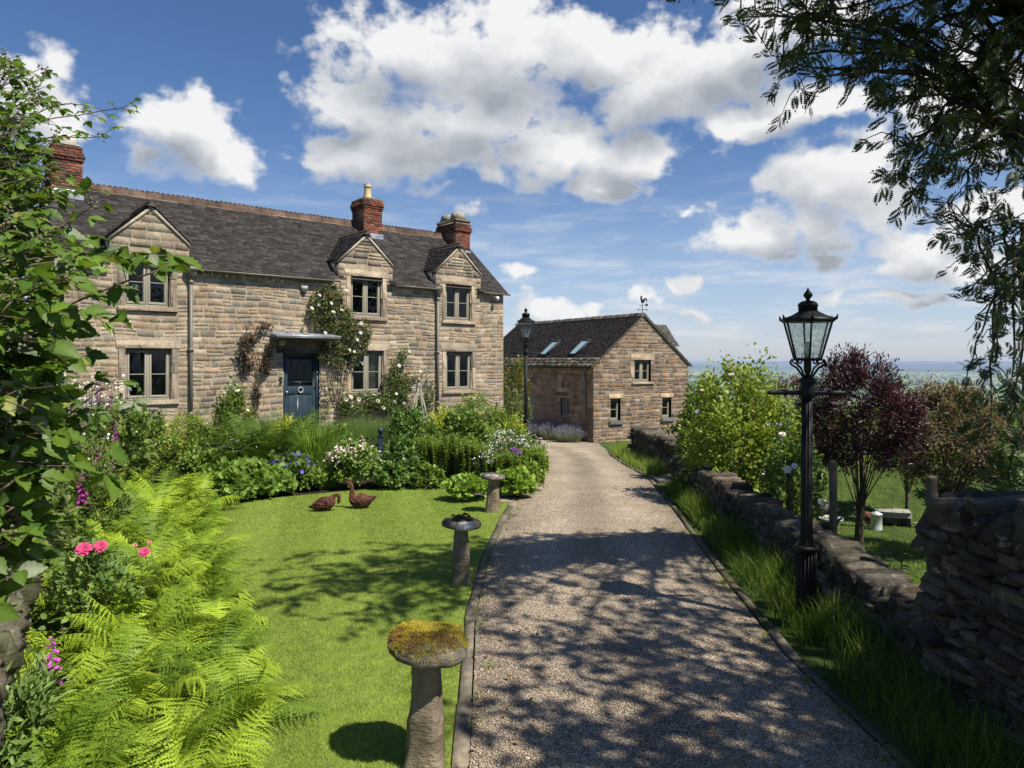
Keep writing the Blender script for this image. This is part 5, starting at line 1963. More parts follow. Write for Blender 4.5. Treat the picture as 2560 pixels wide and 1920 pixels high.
def hen(label, p, rz, body, neckc, peck, seed):
    """one continuous body along a path from tail to beak, with comb, wattle and legs"""
    x, y = p
    root = thing('hen', label, 'hen', (x, y, float(gz(x, y))), rz)
    if peck:
        path = [(-.2, 0, .36), (-.15, 0, .30), (-.07, 0, .235), (.04, 0, .20), (.12, 0, .19), (.17, 0, .15), (.2, 0, .10), (.225, 0, .065), (.245, 0, .03)]
        rad = [.012, .045, .085, .105, .085, .05, .034, .028, .006]
    else:
        path = [(-.2, 0, .37), (-.15, 0, .31), (-.08, 0, .245), (.03, 0, .21), (.11, 0, .235), (.14, 0, .29), (.15, 0, .34), (.165, 0, .375), (.2, 0, .368)]
        rad = [.012, .045, .085, .105, .085, .052, .036, .03, .005]
    t0, t1 = np.linspace(0, 1, 9), np.linspace(0, 1, 26)
    Q_ = np.stack([np.interp(t1, t0, [q_[k_] for q_ in path]) for k_ in range(3)], 1)
    R_ = np.interp(t1, t0, rad)
    for _ in range(2):
        Q_[1:-1] = (Q_[:-2] + 2 * Q_[1:-1] + Q_[2:]) / 4
        R_[1:-1] = (R_[:-2] + 2 * R_[1:-1] + R_[2:]) / 4
    m_ = MB()
    c = np.repeat(np.where((t1 > .6)[:, None], neckc, body), 12, 0)
    c = c * (1 + .35 * np.random.default_rng(seed).normal(0, 1, (len(c), 1))).clip(.3, 1.9)
    m_.tube(Q_, R_, 12, c)
    for k_ in range(7):
        a = (k_ - 3) * .13
        m_.tube([(-.15, a * .08, .31), (-.2, a * .25, .38), (-.25, a * .4, .41 - abs(a) * .1)], [.02, .018, .004], 5, np.array(body) * .7)
    m_.build('body', M_feather, root, True)
    h = Q_[22]
    cb = MB()
    for k_ in range(4):
        b0 = Q_[20 + k_]
        up = np.array((0, 0, 1)) if not peck else np.array((.8, 0, .6))
        cb.tube([b0 + up * R_[20 + k_] * .7, b0 + up * (R_[20 + k_] + .022)], [.009, .003], 5, (.35, .02, .015))
    cb.build('comb', M_painted, root)
    for s_ in (-1, 1):
        lg = MB()
        lg.tube([(.02, s_ * .04, .13), (.01, s_ * .045, .07), (.03, s_ * .045, .006)], [.022, .009, .008], 6, (.35, .24, .06))
        for a in (-.6, 0, .6, 3.1):
            lg.tube([(.03, s_ * .045, .008), (.03 + .045 * math.cos(a), s_ * .045 + .045 * math.sin(a), .005)], [.007, .003], 4, (.35, .24, .06))
        lg.build('leg', M_painted, root)


o_ = pix(1874, 1131, 14.3)
hen('rust brown hen pecking behind the plum trunk beside the feeder', (o_.x, 14.3), -.5, (.16, .05, .018), (.22, .075, .025), True, 1)
o_ = pix(1776, 1113, 15.2)
hen('dark speckled hen near the round pan on the grass', (o_.x, 15.2), .4, (.045, .042, .04), (.09, .085, .08), False, 2)
o_ = pix(1788, 1155, 13.1)
hen('dark brown hen partly hidden behind a fence post', (o_.x, 13.1), 2.4, (.05, .03, .02), (.07, .04, .025), True, 3)

# urn by the left window
o_ = pix(316, 905, 15.7)
ur = thing('stone_urn', 'weathered grey stone urn of white flowers under the left window', 'urn', (o_.x, 15.7, 0))
m_ = MB()
m_.box(-.2, .2, -.2, .2, -.1, .12, (.25, .23, .18), .02).box(-.15, .15, -.15, .15, .1205, .55, (.22, .20, .16), .02).box(-.19, .19, -.19, .19, .5505, .62, (.25, .23, .18), .015)
m_.build('plinth', M_dressed, ur)
m_ = MB()
m_.lathe([(.12, .62), (.12, .65), (.06, .69), (.06, .72), (.13, .78), (.19, .9), (.215, 1.05), (.245, 1.08), (.245, 1.11), (.2, 1.11), (.16, 1.0)], 24, colr=(.24, .22, .18))
for k_ in range(16):
    a = k_ * math.pi / 8
    m_.tube([(.14 * math.cos(a), .14 * math.sin(a), .79), (.195 * math.cos(a + .3), .195 * math.sin(a + .3), .92), (.215 * math.cos(a + .5), .215 * math.sin(a + .5), 1.04)], .014, 5, (.24, .22, .18))
m_.build('bowl', M_dressed, ur, True)
# ================================================================== plants
def tmpl(V, F):
    return np.array(V, float), [np.array(f) for f in F]


T_TINY = tmpl([(0, 0, 0), (.5, -.32, .10), (1, 0, -.08), (.5, .32, .10)], [[(0, 1, 2), (0, 2, 3)]])
T_NARROW = tmpl([(0, 0, 0), (.45, -.13, .04), (1, 0, -.15), (.45, .13, .04)], [[(0, 1, 2), (0, 2, 3)]])
T_OVATE = tmpl([(0, 0, 0), (.28, -.33, .09), (.66, -.29, .04), (1, 0, -.14), (.66, .29, .04), (.28, .33, .09), (.32, 0, .0), (.66, 0, -.05)],
               [[(1, 2, 7, 6), (6, 7, 4, 5)], [(0, 1, 6), (2, 3, 7), (7, 3, 4), (0, 6, 5)]])


def _bramble():
    n = 9
    V, F = [], []
    for i_ in range(n + 1):
        t_ = i_ / n
        w = .40 * math.sin(math.pi * min(1, t_ * .92 + .06) ** .8) * (1 - .25 * t_)
        z = -.22 * t_ * t_ + .02
        j = .035 if i_ % 2 else -.015
        V += [(t_, 0, z), (t_ + j, w + j * .5, z + .10 * w / .4 + (.025 if i_ % 2 else -.02)), (t_ + j, -w - j * .5, z + .10 * w / .4 + (.025 if i_ % 2 else -.02))]
    for i_ in range(n):
        a = 3 * i_
        F += [(a, a + 3, a + 4, a + 1), (a + 2, a + 5, a + 3, a)]
    return tmpl(V, [F])


T_BRAMBLE = _bramble()


def _lobed(n=7):
    V, F = [(0, 0, 0)], []
    m = n * 2 + 1
    for i_ in range(m):
        a = -2.75 + 5.5 * i_ / (m - 1)
        r_ = .5 if i_ % 2 == 0 else .36
        r_ *= 1.08 if i_ % 2 == 0 else 1
        V.append((.12 + r_ * math.cos(a), r_ * math.sin(a), .13 + (.03 if i_ % 2 else 0)))
    F = [(0, i_, i_ + 1) for i_ in range(1, m)]
    return tmpl(V, [F])


T_LOBED = _lobed()


def _pinnate(pairs=6, lw=.068, ll=.30):
    V, F = [], []

    def leaf(x, y, a, l):
        b = len(V)
        ca, sa = math.cos(a), math.sin(a)
        for (u, v, z) in ((0, 0, 0), (.42, -lw / ll, .03), (1, 0, -.08), (.42, lw / ll, .03)):
            V.append((x + l * (u * ca - v * sa), y + l * (u * sa + v * ca), z * l - .10 * x * x))
        F.extend([(b, b + 1, b + 2), (b, b + 2, b + 3)])
    for k_ in range(pairs):
        x = .16 + .78 * k_ / pairs
        l = ll * (.8 + .45 * math.sin(math.pi * (k_ + .6) / pairs))
        leaf(x, .01, 1.2 - .05 * k_, l)
        leaf(x, -.01, -1.2 + .05 * k_, l)
    leaf(.95, 0, 0, ll)
    b = len(V)
    V.extend([(0, -.009, 0), (1, -.004, -.10), (1, .004, -.10), (0, .009, 0)])
    F.extend([(b, b + 1, b + 2), (b, b + 2, b + 3)])
    return tmpl(V, [F])


T_PIN = _pinnate()


def _star(n=5, r0=.22, r1=.5, cup=.12):
    V = [(0, 0, 0)]
    for i_ in range(n * 2):
        a = i_ * math.pi / n
        r_ = r1 if i_ % 2 == 0 else r0
        V.append((r_ * math.cos(a), r_ * math.sin(a), cup * (r_ / r1)))
    F = [(0, i_ + 1, (i_ + 1) % (2 * n) + 1) for i_ in range(2 * n)]
    return tmpl(V, [F])


T_STAR = _star(5, .36, .5)
T_DAISY = _star(11, .4, .5, .02)


def place(T, P, D, N, S, C, vary=.0):
    """instances of a template at P, along D, facing N; returns vertices, faces, colours"""
    V0, F0 = T
    D = D / (np.linalg.norm(D, axis=1)[:, None] + 1e-9)
    B = np.cross(N, D)
    B /= np.linalg.norm(B, axis=1)[:, None] + 1e-9
    N2 = np.cross(D, B)
    S = np.asarray(S)
    if S.ndim == 1:
        S = np.stack([S, S, S], 1)
    V = P[:, None, :] + (V0[None, :, 0:1] * S[:, None, 0:1]) * D[:, None, :] + (V0[None, :, 1:2] * S[:, None, 1:2]) * B[:, None, :] + (V0[None, :, 2:3] * S[:, None, 2:3]) * N2[:, None, :]
    n = len(V0)
    off = (np.arange(len(P)) * n)[:, None, None]
    F = [(f[None] + off).reshape(-1, f.shape[1]) for f in F0]
    return V.reshape(-1, 3), F, np.repeat(C, n, 0)


def rnd_unit(r, n):
    v = r.normal(0, 1, (n, 3))
    return v / np.linalg.norm(v, axis=1)[:, None]


def pal(r, n, cA, cB, extra=()):
    t_ = np.clip(r.normal(.5, .28, (n, 1)), 0, 1)
    c = (1 - t_) * np.array(cA) + t_ * np.array(cB)
    for (col_, p_) in extra:
        k_ = r.uniform(0, 1, n) < p_
        c[k_] = np.array(col_) * r.uniform(.8, 1.2, (k_.sum(), 1))
    return c


def blossom(name, kind_, colr, size, seed=0):
    """one flower as a mesh: rose (whorled petals), daisy, star"""
    r = np.random.default_rng(seed)
    mb = MB()
    if kind_ == 'rose':
        for ring, (n, rr_, up) in enumerate(((9, 1.0, .25), (8, .85, .6), (7, .65, .95), (6, .45, 1.3), (5, .28, 1.6))):
            a = np.arange(n) * 2 * math.pi / n + ring * .5 + r.normal(0, .15, n)
            D = np.stack([np.cos(a), np.sin(a), np.full(n, up)], 1)
            N = np.stack([-np.cos(a) * up, -np.sin(a) * up, np.ones(n)], 1)
            mb.add(*place(T_OVATE, np.zeros((n, 3)), D, N, np.stack([np.full(n, size * .55 * (rr_ + .35)), np.full(n, size * .8), np.full(n, size * .9)], 1),
                          np.clip(np.array(colr) * r.uniform(.75, 1.1, (n, 1)), 0, 1)))
    elif kind_ == 'daisy':
        V, F = T_DAISY
        mb.add(V * size, F, colr)
        mb.lathe([(size * .13, size * .02), (size * .1, size * .07), (.0005, size * .085)], 8, colr=(.6, .42, .03))
    else:
        V, F = T_STAR
        mb.add(V * size, F, colr)
    return mb.mesh(name, M_petal)


BLOSSOMS = {}


def flowers(parent, key, kind_, colr, size, pts, nrm, seed=0, name='flower', jit=.35):
    """each flower a child of its own, sharing mesh data"""
    r = np.random.default_rng(seed)
    if key not in BLOSSOMS:
        BLOSSOMS[key] = blossom(name, kind_, colr, size)
    for p, n in zip(pts, nrm):
        v = Vector(n) + Vector(r.normal(0, jit, 3))
        o = link(name, BLOSSOMS[key], parent, tuple(p), v.to_track_quat('Z', 'Y').to_euler(), r.uniform(.75, 1.2))


def dome_points(r, n, cen, rad, clumps=26, sig=.15, low=-.35, fill=.5):
    """leaf sites: clumps on and in a lumpy dome"""
    u = rnd_unit(r, clumps * 3)
    u = u[u[:, 2] > low][:clumps]
    q_ = r.uniform(fill, 1, len(u)) ** .6
    cl = u * q_[:, None] * np.array(rad) * (1 - sig * .8)
    k_ = r.integers(0, len(u), n)
    P = cl[k_] + r.normal(0, 1, (n, 3)) * np.array(rad) * sig * r.uniform(.7, 1.3, (len(u), 1))[k_]
    O = P / np.array(rad)
    O = O / (np.linalg.norm(O, axis=1)[:, None] + 1e-6)
    return P + np.array(cen), O, cl + np.array(cen)


def bush(name, label, cat, xd, top, wd, d, n, size, T=T_OVATE, cA=(.04, .08, .015), cB=(.11, .18, .03), extra=(), group=None, depth=None, stems=10, clumps=26, sig=.15, low=-.4, updir=.4,
         flower=None, mat=None, seed=None, base=None, stem_mat=None, fill=.5, trunk=None, fl_up=.0, aspect=1.0, lift=1.55, face=0.0):
    """a shrub or clump; xd/top/wd in photograph pixels at distance d"""
    seed = seed if seed is not None else int(xd * 7 + top * 3 + d * 11) % 99991
    r = np.random.default_rng(seed)
    c = pix(xd, top, d)
    zb = float(gz(c.x, d)) if base is None else base
    rx = wd * 1.1573 / 1776 * d / 2 * 1.12
    h = (c.z - zb) * 1.06
    root = thing(name, label, cat, (c.x, d, zb), 0, group)
    if trunk:
        zlo = trunk
        rad = (rx, depth or rx * .9, (h - zlo) / 2)
        cen = (0, 0, zlo + (h - zlo) / 2)
    else:
        rad = (rx, depth or rx * .8, h * .62)
        cen = (0, 0, h * .40)
    P, O, cl = dome_points(r, n, cen, rad, clumps, sig, low, fill)
    P[:, 2] = np.maximum(P[:, 2], .02)
    D = O * .7 + rnd_unit(r, n) * .8 + np.array((0, 0, updir))
    N = O * .5 + np.array((0, -face, .8 - face * .5)) + rnd_unit(r, n) * .55
    S = size * r.uniform(.6, 1.25, n)
    V, F, C = place(T, P, D, N, np.stack([S, S * aspect, S], 1), np.clip(pal(r, n, cA, cB, extra) * lift, 0, .9))
    link('foliage', mesh_np('foliage', V, F, mat or M_leaf, C), root)
    if stems:
        m_ = MB()
        for k_ in range(min(stems, len(cl))):
            e_ = cl[k_]
            b0 = np.array((r.normal(0, rx * .12), r.normal(0, rx * .12), 0)) if not trunk else np.array((0, 0, trunk * r.uniform(.55, .95)))
            mid = (b0 + e_) / 2 + r.normal(0, .05 * rx, 3) + np.array((0, 0, .08 * h))
            m_.tube([b0, mid, e_], [.012 * max(rx, .4), .008 * max(rx, .4), .003], 5, cap=False)
        m_.build('stems', stem_mat or M_cane, root)
    if trunk:
        m_ = MB()
        tr = rx * .07
        pts = [(-.02, 0, -.1), (r.normal(0, .02), r.normal(0, .02), trunk * .5), (r.normal(0, .03), 0, trunk), (0, 0, trunk + (h - trunk) * .5)]
        m_.tube(pts, [tr * 1.25, tr, tr * .8, tr * .3], 9)
        m_.build('trunk', M_bark, root, True)
    if flower:
        for (key, kd, colr, fs, cnt, individual) in flower:
            u = rnd_unit(r, cnt * 6)
            u = u[(u[:, 2] > fl_up - .1) & (u[:, 1] < .45)][:cnt]
            pp = u * np.array(rad) * r.uniform(.92, 1.05, (len(u), 1)) + np.array(cen)
            if individual:
                flowers(root, key, kd, colr, fs, pp, u + np.array((0, -.3, .4)), seed)
            else:
                pp = np.repeat(pp, 5, 0) + r.normal(0, fs * .9, (len(u) * 5, 3))
                nn = np.repeat(u, 5, 0) + r.normal(0, .4, (len(pp), 3)) + np.array((0, -.3, .5))
                V, F, C = place(T_STAR, pp, rnd_unit(r, len(pp)), nn, fs * r.uniform(.6, 1.2, len(pp)), np.clip(np.array(colr) * r.uniform(.75, 1.15, (len(pp), 1)), 0, 1))
                link('blossom', mesh_np('blossom', V, F, M_petal, C), root)
    return root


# ---- ferns
def fern_mesh(name, seed, fronds, length, cA, cB, teeth=8, pairs=21, upright=.6, width=.27, mat=None):
    r = np.random.default_rng(seed)
    VV, FF, CC, n0 = [], [], [], 0
    for f in range(fronds):
        az_ = f * 2.399 + r.normal(0, .25)
        L_ = length * r.uniform(.7, 1.1)
        e0 = r.uniform(upright, 1.35)
        bend = r.uniform(.9, 1.75)
        m = pairs
        ts = np.linspace(0, 1, m + 5)
        el_ = e0 - bend * ts ** 1.4
        az2 = az_ + r.normal(0, .35) * ts ** 1.5
        dx_ = np.cumsum(np.cos(el_)) * L_ / (m + 5)
        dz_ = np.cumsum(np.sin(el_)) * L_ / (m + 5)
        ca, sa = math.cos(az_), math.sin(az_)
        R_ = np.stack([dx_ * np.cos(az2), dx_ * np.sin(az2), dz_], 1)
        T_ = np.stack([np.cos(el_) * ca, np.cos(el_) * sa, np.sin(el_)], 1)
        Sd = np.array((-sa, ca, 0.0))
        Nn = np.cross(T_, Sd)
        Nn *= np.sign(Nn[:, 2:3] + 1e-6)
        base = (1 - (t0 := r.uniform(0, 1))) * np.array(cA) + t0 * np.array(cB)
        # rachis
        w = .004 * length
        V = np.concatenate([R_ - Sd * w, R_ + Sd * w])
        k_ = m + 5
        F = np.array([(i_, i_ + 1, k_ + i_ + 1, k_ + i_) for i_ in range(k_ - 1)])
        VV.append(V)
        FF.append(F + n0)
        CC.append(np.tile(base * (.9, .9, .8), (len(V), 1)))
        n0 += len(V)
        idx = np.arange(4, m + 4)
        t_ = (idx - 3) / m
        pl = width * L_ * np.clip(np.sin(math.pi * (.16 + .84 * t_) ** .85), .02, 1) ** .9 * np.where(t_ > .97, .4, 1) * r.uniform(.82, 1.1, m)
        for sgn in (1, -1):
            dirn = Sd[None] * sgn * .93 + T_[idx] * .36 - Nn[idx] * .14 + r.normal(0, .11, (m, 3)) + np.array((0, 0, -1.0)) * r.uniform(-.05, .35)
            dirn /= np.linalg.norm(dirn, axis=1)[:, None]
            crs = np.cross(Nn[idx], dirn)
            q_ = np.linspace(.03, .97, teeth)
            drop = -.18 * q_ ** 2
            ctr = R_[idx][:, None, :] + dirn[:, None, :] * (pl[:, None] * q_)[..., None] + np.array((0, 0, 1.0)) * (pl[:, None] * drop)[..., None]
            tw = pl[:, None] * (.088 * (1 - q_ ** 1.6) + .010) * min(1.0, 1.15)
            st = pl[:, None] * np.ones(teeth) * .62 / teeth
            for s2 in (1, -1):
                a0 = ctr - dirn[:, None, :] * st[..., None]
                a1 = ctr + dirn[:, None, :] * (st * .9)[..., None]
                tip = ctr + crs[:, None, :] * (s2 * tw)[..., None] + dirn[:, None, :] * (st * 1.5)[..., None] + Nn[idx][:, None, :] * (.012 * pl[:, None] * np.ones(teeth))[..., None]
                V = np.stack([a0, a1, tip], 2).reshape(-1, 3)
                F = np.arange(len(V)).reshape(-1, 3)
                VV.append(V)
                FF.append(F + n0)
                c = base[None] * r.uniform(.85, 1.15, (len(V) // 3, 1))
                CC.append(np.repeat(c, 3, 0))
                n0 += len(V)
    V = np.concatenate(VV)
    q4 = [f for f in FF if f.shape[1] == 4]
    q3 = [f for f in FF if f.shape[1] == 3]
    return mesh_np(name, V, [np.concatenate(q4), np.concatenate(q3)], mat or M_fern, np.concatenate(CC))


FA, FB = (.10, .18, .014), (.33, .45, .036)
FERNS = [fern_mesh('fern_fronds', 40 + k_, 20, .84, FA, FB, 9, 22, .55) for k_ in range(4)]
DFERNS = [fern_mesh('fern_fronds', 60 + k_, 24, 1.25, (.05, .105, .012), (.14, .22, .028), 6, 26, 1.05, .17) for k_ in range(2)]


def fern(label, x, y, s, k_, group, meshes=FERNS, z=None):
    r = np.random.default_rng(int(abs(x * 1000 + y * 77)))
    o = link('fern', meshes[k_ % len(meshes)], None, (x, y, float(gz(x, y)) - .02 if z is None else z), (r.normal(0, .08), r.normal(0, .08), r.uniform(0, 6.28)), s)
    return tag(o, label, 'fern', group)


FS = [(-1.42, 3.15, .85), (-1.95, 2.95, .95), (-1.75, 3.6, .85), (-2.3, 3.5, .9), (-1.62, 4.15, .72), (-2.15, 4.2, .9), (-2.75, 4.15, .8), (-2.0, 4.85, .75), (-2.55, 4.85, .9), (-3.1, 4.85, .85),
      (-2.3, 5.5, .72), (-2.9, 5.5, .85), (-3.45, 5.6, .85), (-2.65, 6.15, .72), (-3.25, 6.2, .85), (-3.85, 6.3, .9), (-3.0, 6.8, .75), (-3.6, 6.95, .9), (-4.2, 7.0, .9), (-3.3, 7.5, .8), (-3.9, 7.7, .95),
      (-4.5, 7.8, .95), (-3.75, 8.3, .8), (-4.3, 8.5, 1.0), (-4.9, 8.7, 1.05), (-4.1, 9.2, .85), (-4.7, 9.4, 1.05), (-5.4, 9.6, 1.15), (-4.5, 10.1, .9), (-5.1, 10.4, 1.1), (-5.8, 10.6, 1.2), (-6.3, 11.2, 1.25),
      (-1.55, 3.35, .7), (-2.05, 3.3, .85), (-2.45, 4.5, .85), (-1.85, 4.5, .7), (-2.75, 5.2, .85), (-3.1, 6.5, .8), (-3.5, 6.6, .9), (-2.6, 5.8, .65), (-3.45, 7.2, .75), (-4.0, 8.0, .9), (-4.4, 9.0, 1.0), (-3.6, 7.9, .75), (-4.9, 10.0, 1.1), (-2.2, 3.9, .8)]
for k_, (x, y, s) in enumerate(FS):
    edge = x > lawn_left(y) - .28
    zone = 'nearest the viewer at the bank bottom' if y < 3.8 else ('in the lower half of the bank' if y < 5.6 else ('in the middle of the bank' if y < 8 else ('at the far end of the bank' if y < 10 else 'below the tall herbs at the far end')))
    lab = ('lime fern arching over the lawn edge, ' if edge else 'lime fern set back from the lawn, ') + zone
    fern(lab, x, y, s, k_, 'lime green ferns along the left of the lawn')
for k_, (xd, d, s) in enumerate(((470, 12.9, 1.35), (508, 12.7, 1.45), (540, 12.9, 1.5), (575, 12.5, 1.5), (605, 12.8, 1.45), (560, 12.2, 1.15), (640, 12.6, 1.3), (520, 12.1, 1.1))):
    p = pix(xd, 900, d)
    fern(('tall dark green shuttlecock fern at the back of the border clump' if d > 12.4 else 'lower dark green fern drooping at the front of the border clump'), p.x, d, s, k_, 'dark ferns in the border', DFERNS)


# ---- clumps of strap leaves, spikes and stems
def strap_clump(name, label, cat, xd, top, wd, d, n, w, cA, cB, lean=(.1, .6), nseg=4, hvar=(.6, 1.0), group=None, mat=None, spike=None, curl=.6, spread=.5):
    r = np.random.default_rng(int(xd * 5 + top + d * 13) % 99991)
    c = pix(xd, top, d)
    zb = float(gz(c.x, d))
    rx = wd * 1.1573 / 1776 * d / 2
    root = thing(name, label, cat, (c.x, d, zb), 0, group)
    a = r.uniform(0, 6.28, n)
    q_ = np.sqrt(r.uniform(0, 1, n))
    P = np.stack([rx * spread * 2 * q_ * np.cos(a) * .9, rx * spread * 1.5 * q_ * np.sin(a) * .9, 0 * a], 1)
    h = (c.z - zb) * r.uniform(*hvar, n) * (1 - .25 * q_ ** 2)
    ln = r.uniform(*lean, n) * (.25 + .75 * q_)
    Vb, Fb, Cb = blades(P, h, w * r.uniform(.7, 1.2, n), ln, a + r.normal(0, .5, n), pal(r, n, cA, cB) * 1.65, nseg, curl)
    link('leaves', mesh_np('leaves', Vb, Fb, mat or M_grass, Cb), root)
    if spike:
        colr, k_, sl, ss = spike
        pick = r.choice(n, min(k_, n), replace=False)
        tip = Vb.reshape(n, 2 * nseg + 1, 3)[pick, -1]
        pr_ = Vb.reshape(n, 2 * nseg + 1, 3)[pick, -3]
        dr_ = tip - pr_
        dr_ /= np.linalg.norm(dr_, axis=1)[:, None]
        m = 9
        t_ = np.linspace(-.6, .4, m)
        pp = (tip[:, None, :] + dr_[:, None, :] * (t_ * sl)[None, :, None]).reshape(-1, 3) + r.normal(0, ss * .3, (len(pick) * m, 3))
        nn = rnd_unit(r, len(pp)) + np.array((0, -.4, .3))
        V, F, C = place(T_TINY, pp, rnd_unit(r, len(pp)) + np.array((0, 0, .6)), nn, ss * r.uniform(.7, 1.3, len(pp)), np.array(colr) * r.uniform(.6, 1.3, (len(pp), 1)))
        link('blossom', mesh_np('blossom', V, F, M_petal, C), root)
    return root


def leafy_stems(name, label, cat, xd, top, wd, d, n, leaf, cA, cB, group=None, per=22, T=T_NARROW, flower=None, depth=None, mat=None, hv=(.75, 1.0)):
    """many upright stems clothed in small leaves"""
    r = np.random.default_rng(int(xd * 3 + top * 7 + d * 5) % 99991)
    c = pix(xd, top, d)
    zb = float(gz(c.x, d))
    rx = wd * 1.1573 / 1776 * d / 2
    ry = depth or rx * .7
    root = thing(name, label, cat, (c.x, d, zb), 0, group)
    bx = r.uniform(-rx, rx, n)
    by = r.uniform(-ry, ry, n)
    h = (c.z - zb) * r.uniform(*hv, n) * (1 - .18 * (bx / rx) ** 2)
    tipx, tipy = bx * 1.1 + r.normal(0, .05, n), by * 1.1 + r.normal(0, .05, n)
    t_ = np.linspace(.12, 1, per)
    P = np.stack([(bx[:, None] + (tipx - bx)[:, None] * t_), (by[:, None] + (tipy - by)[:, None] * t_), h[:, None] * t_], -1).reshape(-1, 3)
    m = len(P)
    a = np.tile(np.arange(per) * 2.4, n) + np.repeat(r.uniform(0, 6, n), per)
    D = np.stack([np.cos(a), np.sin(a), np.full(m, .45)], 1) + r.normal(0, .2, (m, 3))
    N = np.stack([-np.cos(a) * .4, -np.sin(a) * .4, np.ones(m)], 1)
    S = leaf * r.uniform(.7, 1.2, m) * np.tile(1.15 - .5 * t_, n)
    V, F, C = place(T, P, D, N, S, pal(r, m, cA, cB))
    link('foliage', mesh_np('foliage', V, F, mat or M_leaf, np.clip(C * 1.6, 0, .9)), root)
    mb = MB()
    for k_ in range(min(n, 120)):
        mb.tube([(bx[k_], by[k_], 0), (tipx[k_], tipy[k_], h[k_])], .004, 3, cap=False)
    mb.build('stems', M_stem, root)
    if flower:
        colr, fs, per_f, frac = flower
        pk = r.choice(n, int(n * frac), replace=False)
        tip = np.stack([tipx, tipy, h], 1)[pk]
        pp = np.repeat(tip, per_f, 0) + r.normal(0, 1, (len(pk) * per_f, 3)) * np.array((fs * 1.3, fs * 1.3, fs * .8))
        nn = r.normal(0, .5, (len(pp), 3)) + np.array((0, -.4, .8))
        V, F, C = place(T_STAR, pp, rnd_unit(r, len(pp)), nn, fs * r.uniform(.6, 1.2, len(pp)), np.clip(np.array(colr) * r.uniform(.8, 1.15, (len(pp), 1)), 0, 1))
        link('blossom', mesh_np('blossom', V, F, M_petal, C), root)
    return root


def spire(name, label, x, y, h, fl_from, colr, size, leafc, group=None, z=None, bells=26, lean=.05, leaf=.16):
    """foxglove or lupin: one stem, basal leaves and a spire of flowers"""
    r = np.random.default_rng(int(abs(x * 911 + y * 37)) % 99991)
    zb = float(gz(x, y)) if z is None else z
    root = thing(name, label, name.replace('_', ' '), (x, y, zb))
    top = np.array((r.normal(0, lean), r.normal(0, lean), h))
    mb = MB()
    mb.tube([(0, 0, 0), top * .5 + (.01, 0, 0), top], [.007, .006, .002], 5)
    mb.build('stem', M_stem, root)
    n = 26
    t_ = r.uniform(0.02, fl_from, n)
    a = r.uniform(0, 6.28, n)
    D = np.stack([np.cos(a), np.sin(a), r.uniform(.0, .7, n)], 1)
    V, F, C = place(T_OVATE, top[None] * t_[:, None], D, np.stack([-.3 * np.cos(a), -.3 * np.sin(a), np.ones(n)], 1), np.stack([leaf * (1.2 - .8 * t_), leaf * .8 * (1.2 - .8 * t_), leaf * np.ones(n)], 1), pal(r, n, *leafc))
    link('foliage', mesh_np('foliage', V, F, M_leaf, C), root)
    t_ = np.linspace(fl_from, .99, bells)
    a = np.arange(bells) * 1.9 + r.normal(0, .4, bells)
    mb = MB()
    for k_ in range(bells):
        s_ = size * (1.15 - .85 * (k_ / bells))
        b = top * t_[k_]
        dv = np.array((math.cos(a[k_]), math.sin(a[k_]), -.75))
        cc = np.clip(np.array(colr) * r.uniform(.75, 1.25), 0, 1)
        mb.tube([b, b + dv * s_ * .35, b + dv * s_ * .75, b + dv * s_], [s_ * .1, s_ * .22, s_ * .27, s_ * .36], 7, cc, False)
    mb.build('bells', M_petal, root, True)
    return root
# ================================================================== the border in front of the cottage
G1, G2 = (.05, .10, .016), (.13, .21, .03)
D1, D2 = (.03, .065, .014), (.085, .14, .025)
Y1, Y2 = (.16, .21, .02), (.33, .36, .035)
bush('box_hedge', 'low clipped hedge with yellow green tips under the left window', 'hedge', 402, 902, 132, 14.3, 5200, .035, T_TINY, (.10, .14, .015), (.30, .32, .03), clumps=60, sig=.12, low=-.2, stems=4, depth=.5)
bush('shrub', 'loose shrub of small yellow green leaves behind the lime ferns', 'shrub', 405, 935, 150, 12.4, 5200, .05, T_OVATE, (.07, .12, .02), (.20, .26, .04), (((.16, .07, .04), .03),), clumps=50, sig=.11, flower=[('daisy_s', 'daisy', (.85, .84, .78), .045, 8, True)])
bush('rose_bush', 'rounded rose bush with a few cream flowers engulfing the left obelisk', 'rose bush', 504, 846, 88, 15.2, 7500, .055, T_OVATE, (.04, .075, .015), (.13, .18, .035), (((.18, .10, .03), .05),), clumps=40, sig=.13, low=-.7, depth=.55,
     flower=[('rose_cream', 'rose', (.85, .78, .62), .06, 9, True)])
for k_, (xd, top, wd, lab) in enumerate(((600, 876, 110, 'soft green feathery mound in front of the blue door'), (690, 886, 120, 'soft green feathery mound right of the door behind the tall strap leaves'),
                                          (780, 882, 120, 'soft green feathery mound behind the railing, right of centre'), (835, 888, 85, 'soft green feathery mound at the obelisk end of the row'), (548, 886, 60, 'soft green feathery mound at the left end of the row'))):
    strap_clump('lavender_mound', lab, 'lavender', xd, top, wd, 14.6 + .12 * k_, 4200, .008, (.075, .13, .035), (.15, .22, .06), (.05, .5), 2, (.7, 1.0), 'uncut lavender mounds before the cottage', spread=.5)
bush('euphorbia', 'golden green mound behind the dark ferns left of the door', 'plant', 622, 906, 100, 13.8, 3600, .045, T_OVATE, Y1, Y2, clumps=40, sig=.12, stems=5)
strap_clump('crocosmia', 'tall clump of upright sword shaped leaves in the middle of the border', 'plant', 690, 888, 80, 12.4, 620, .03, (.07, .13, .015), (.15, .23, .03), (.1, .75), 5, (.6, 1.0), spread=.5)
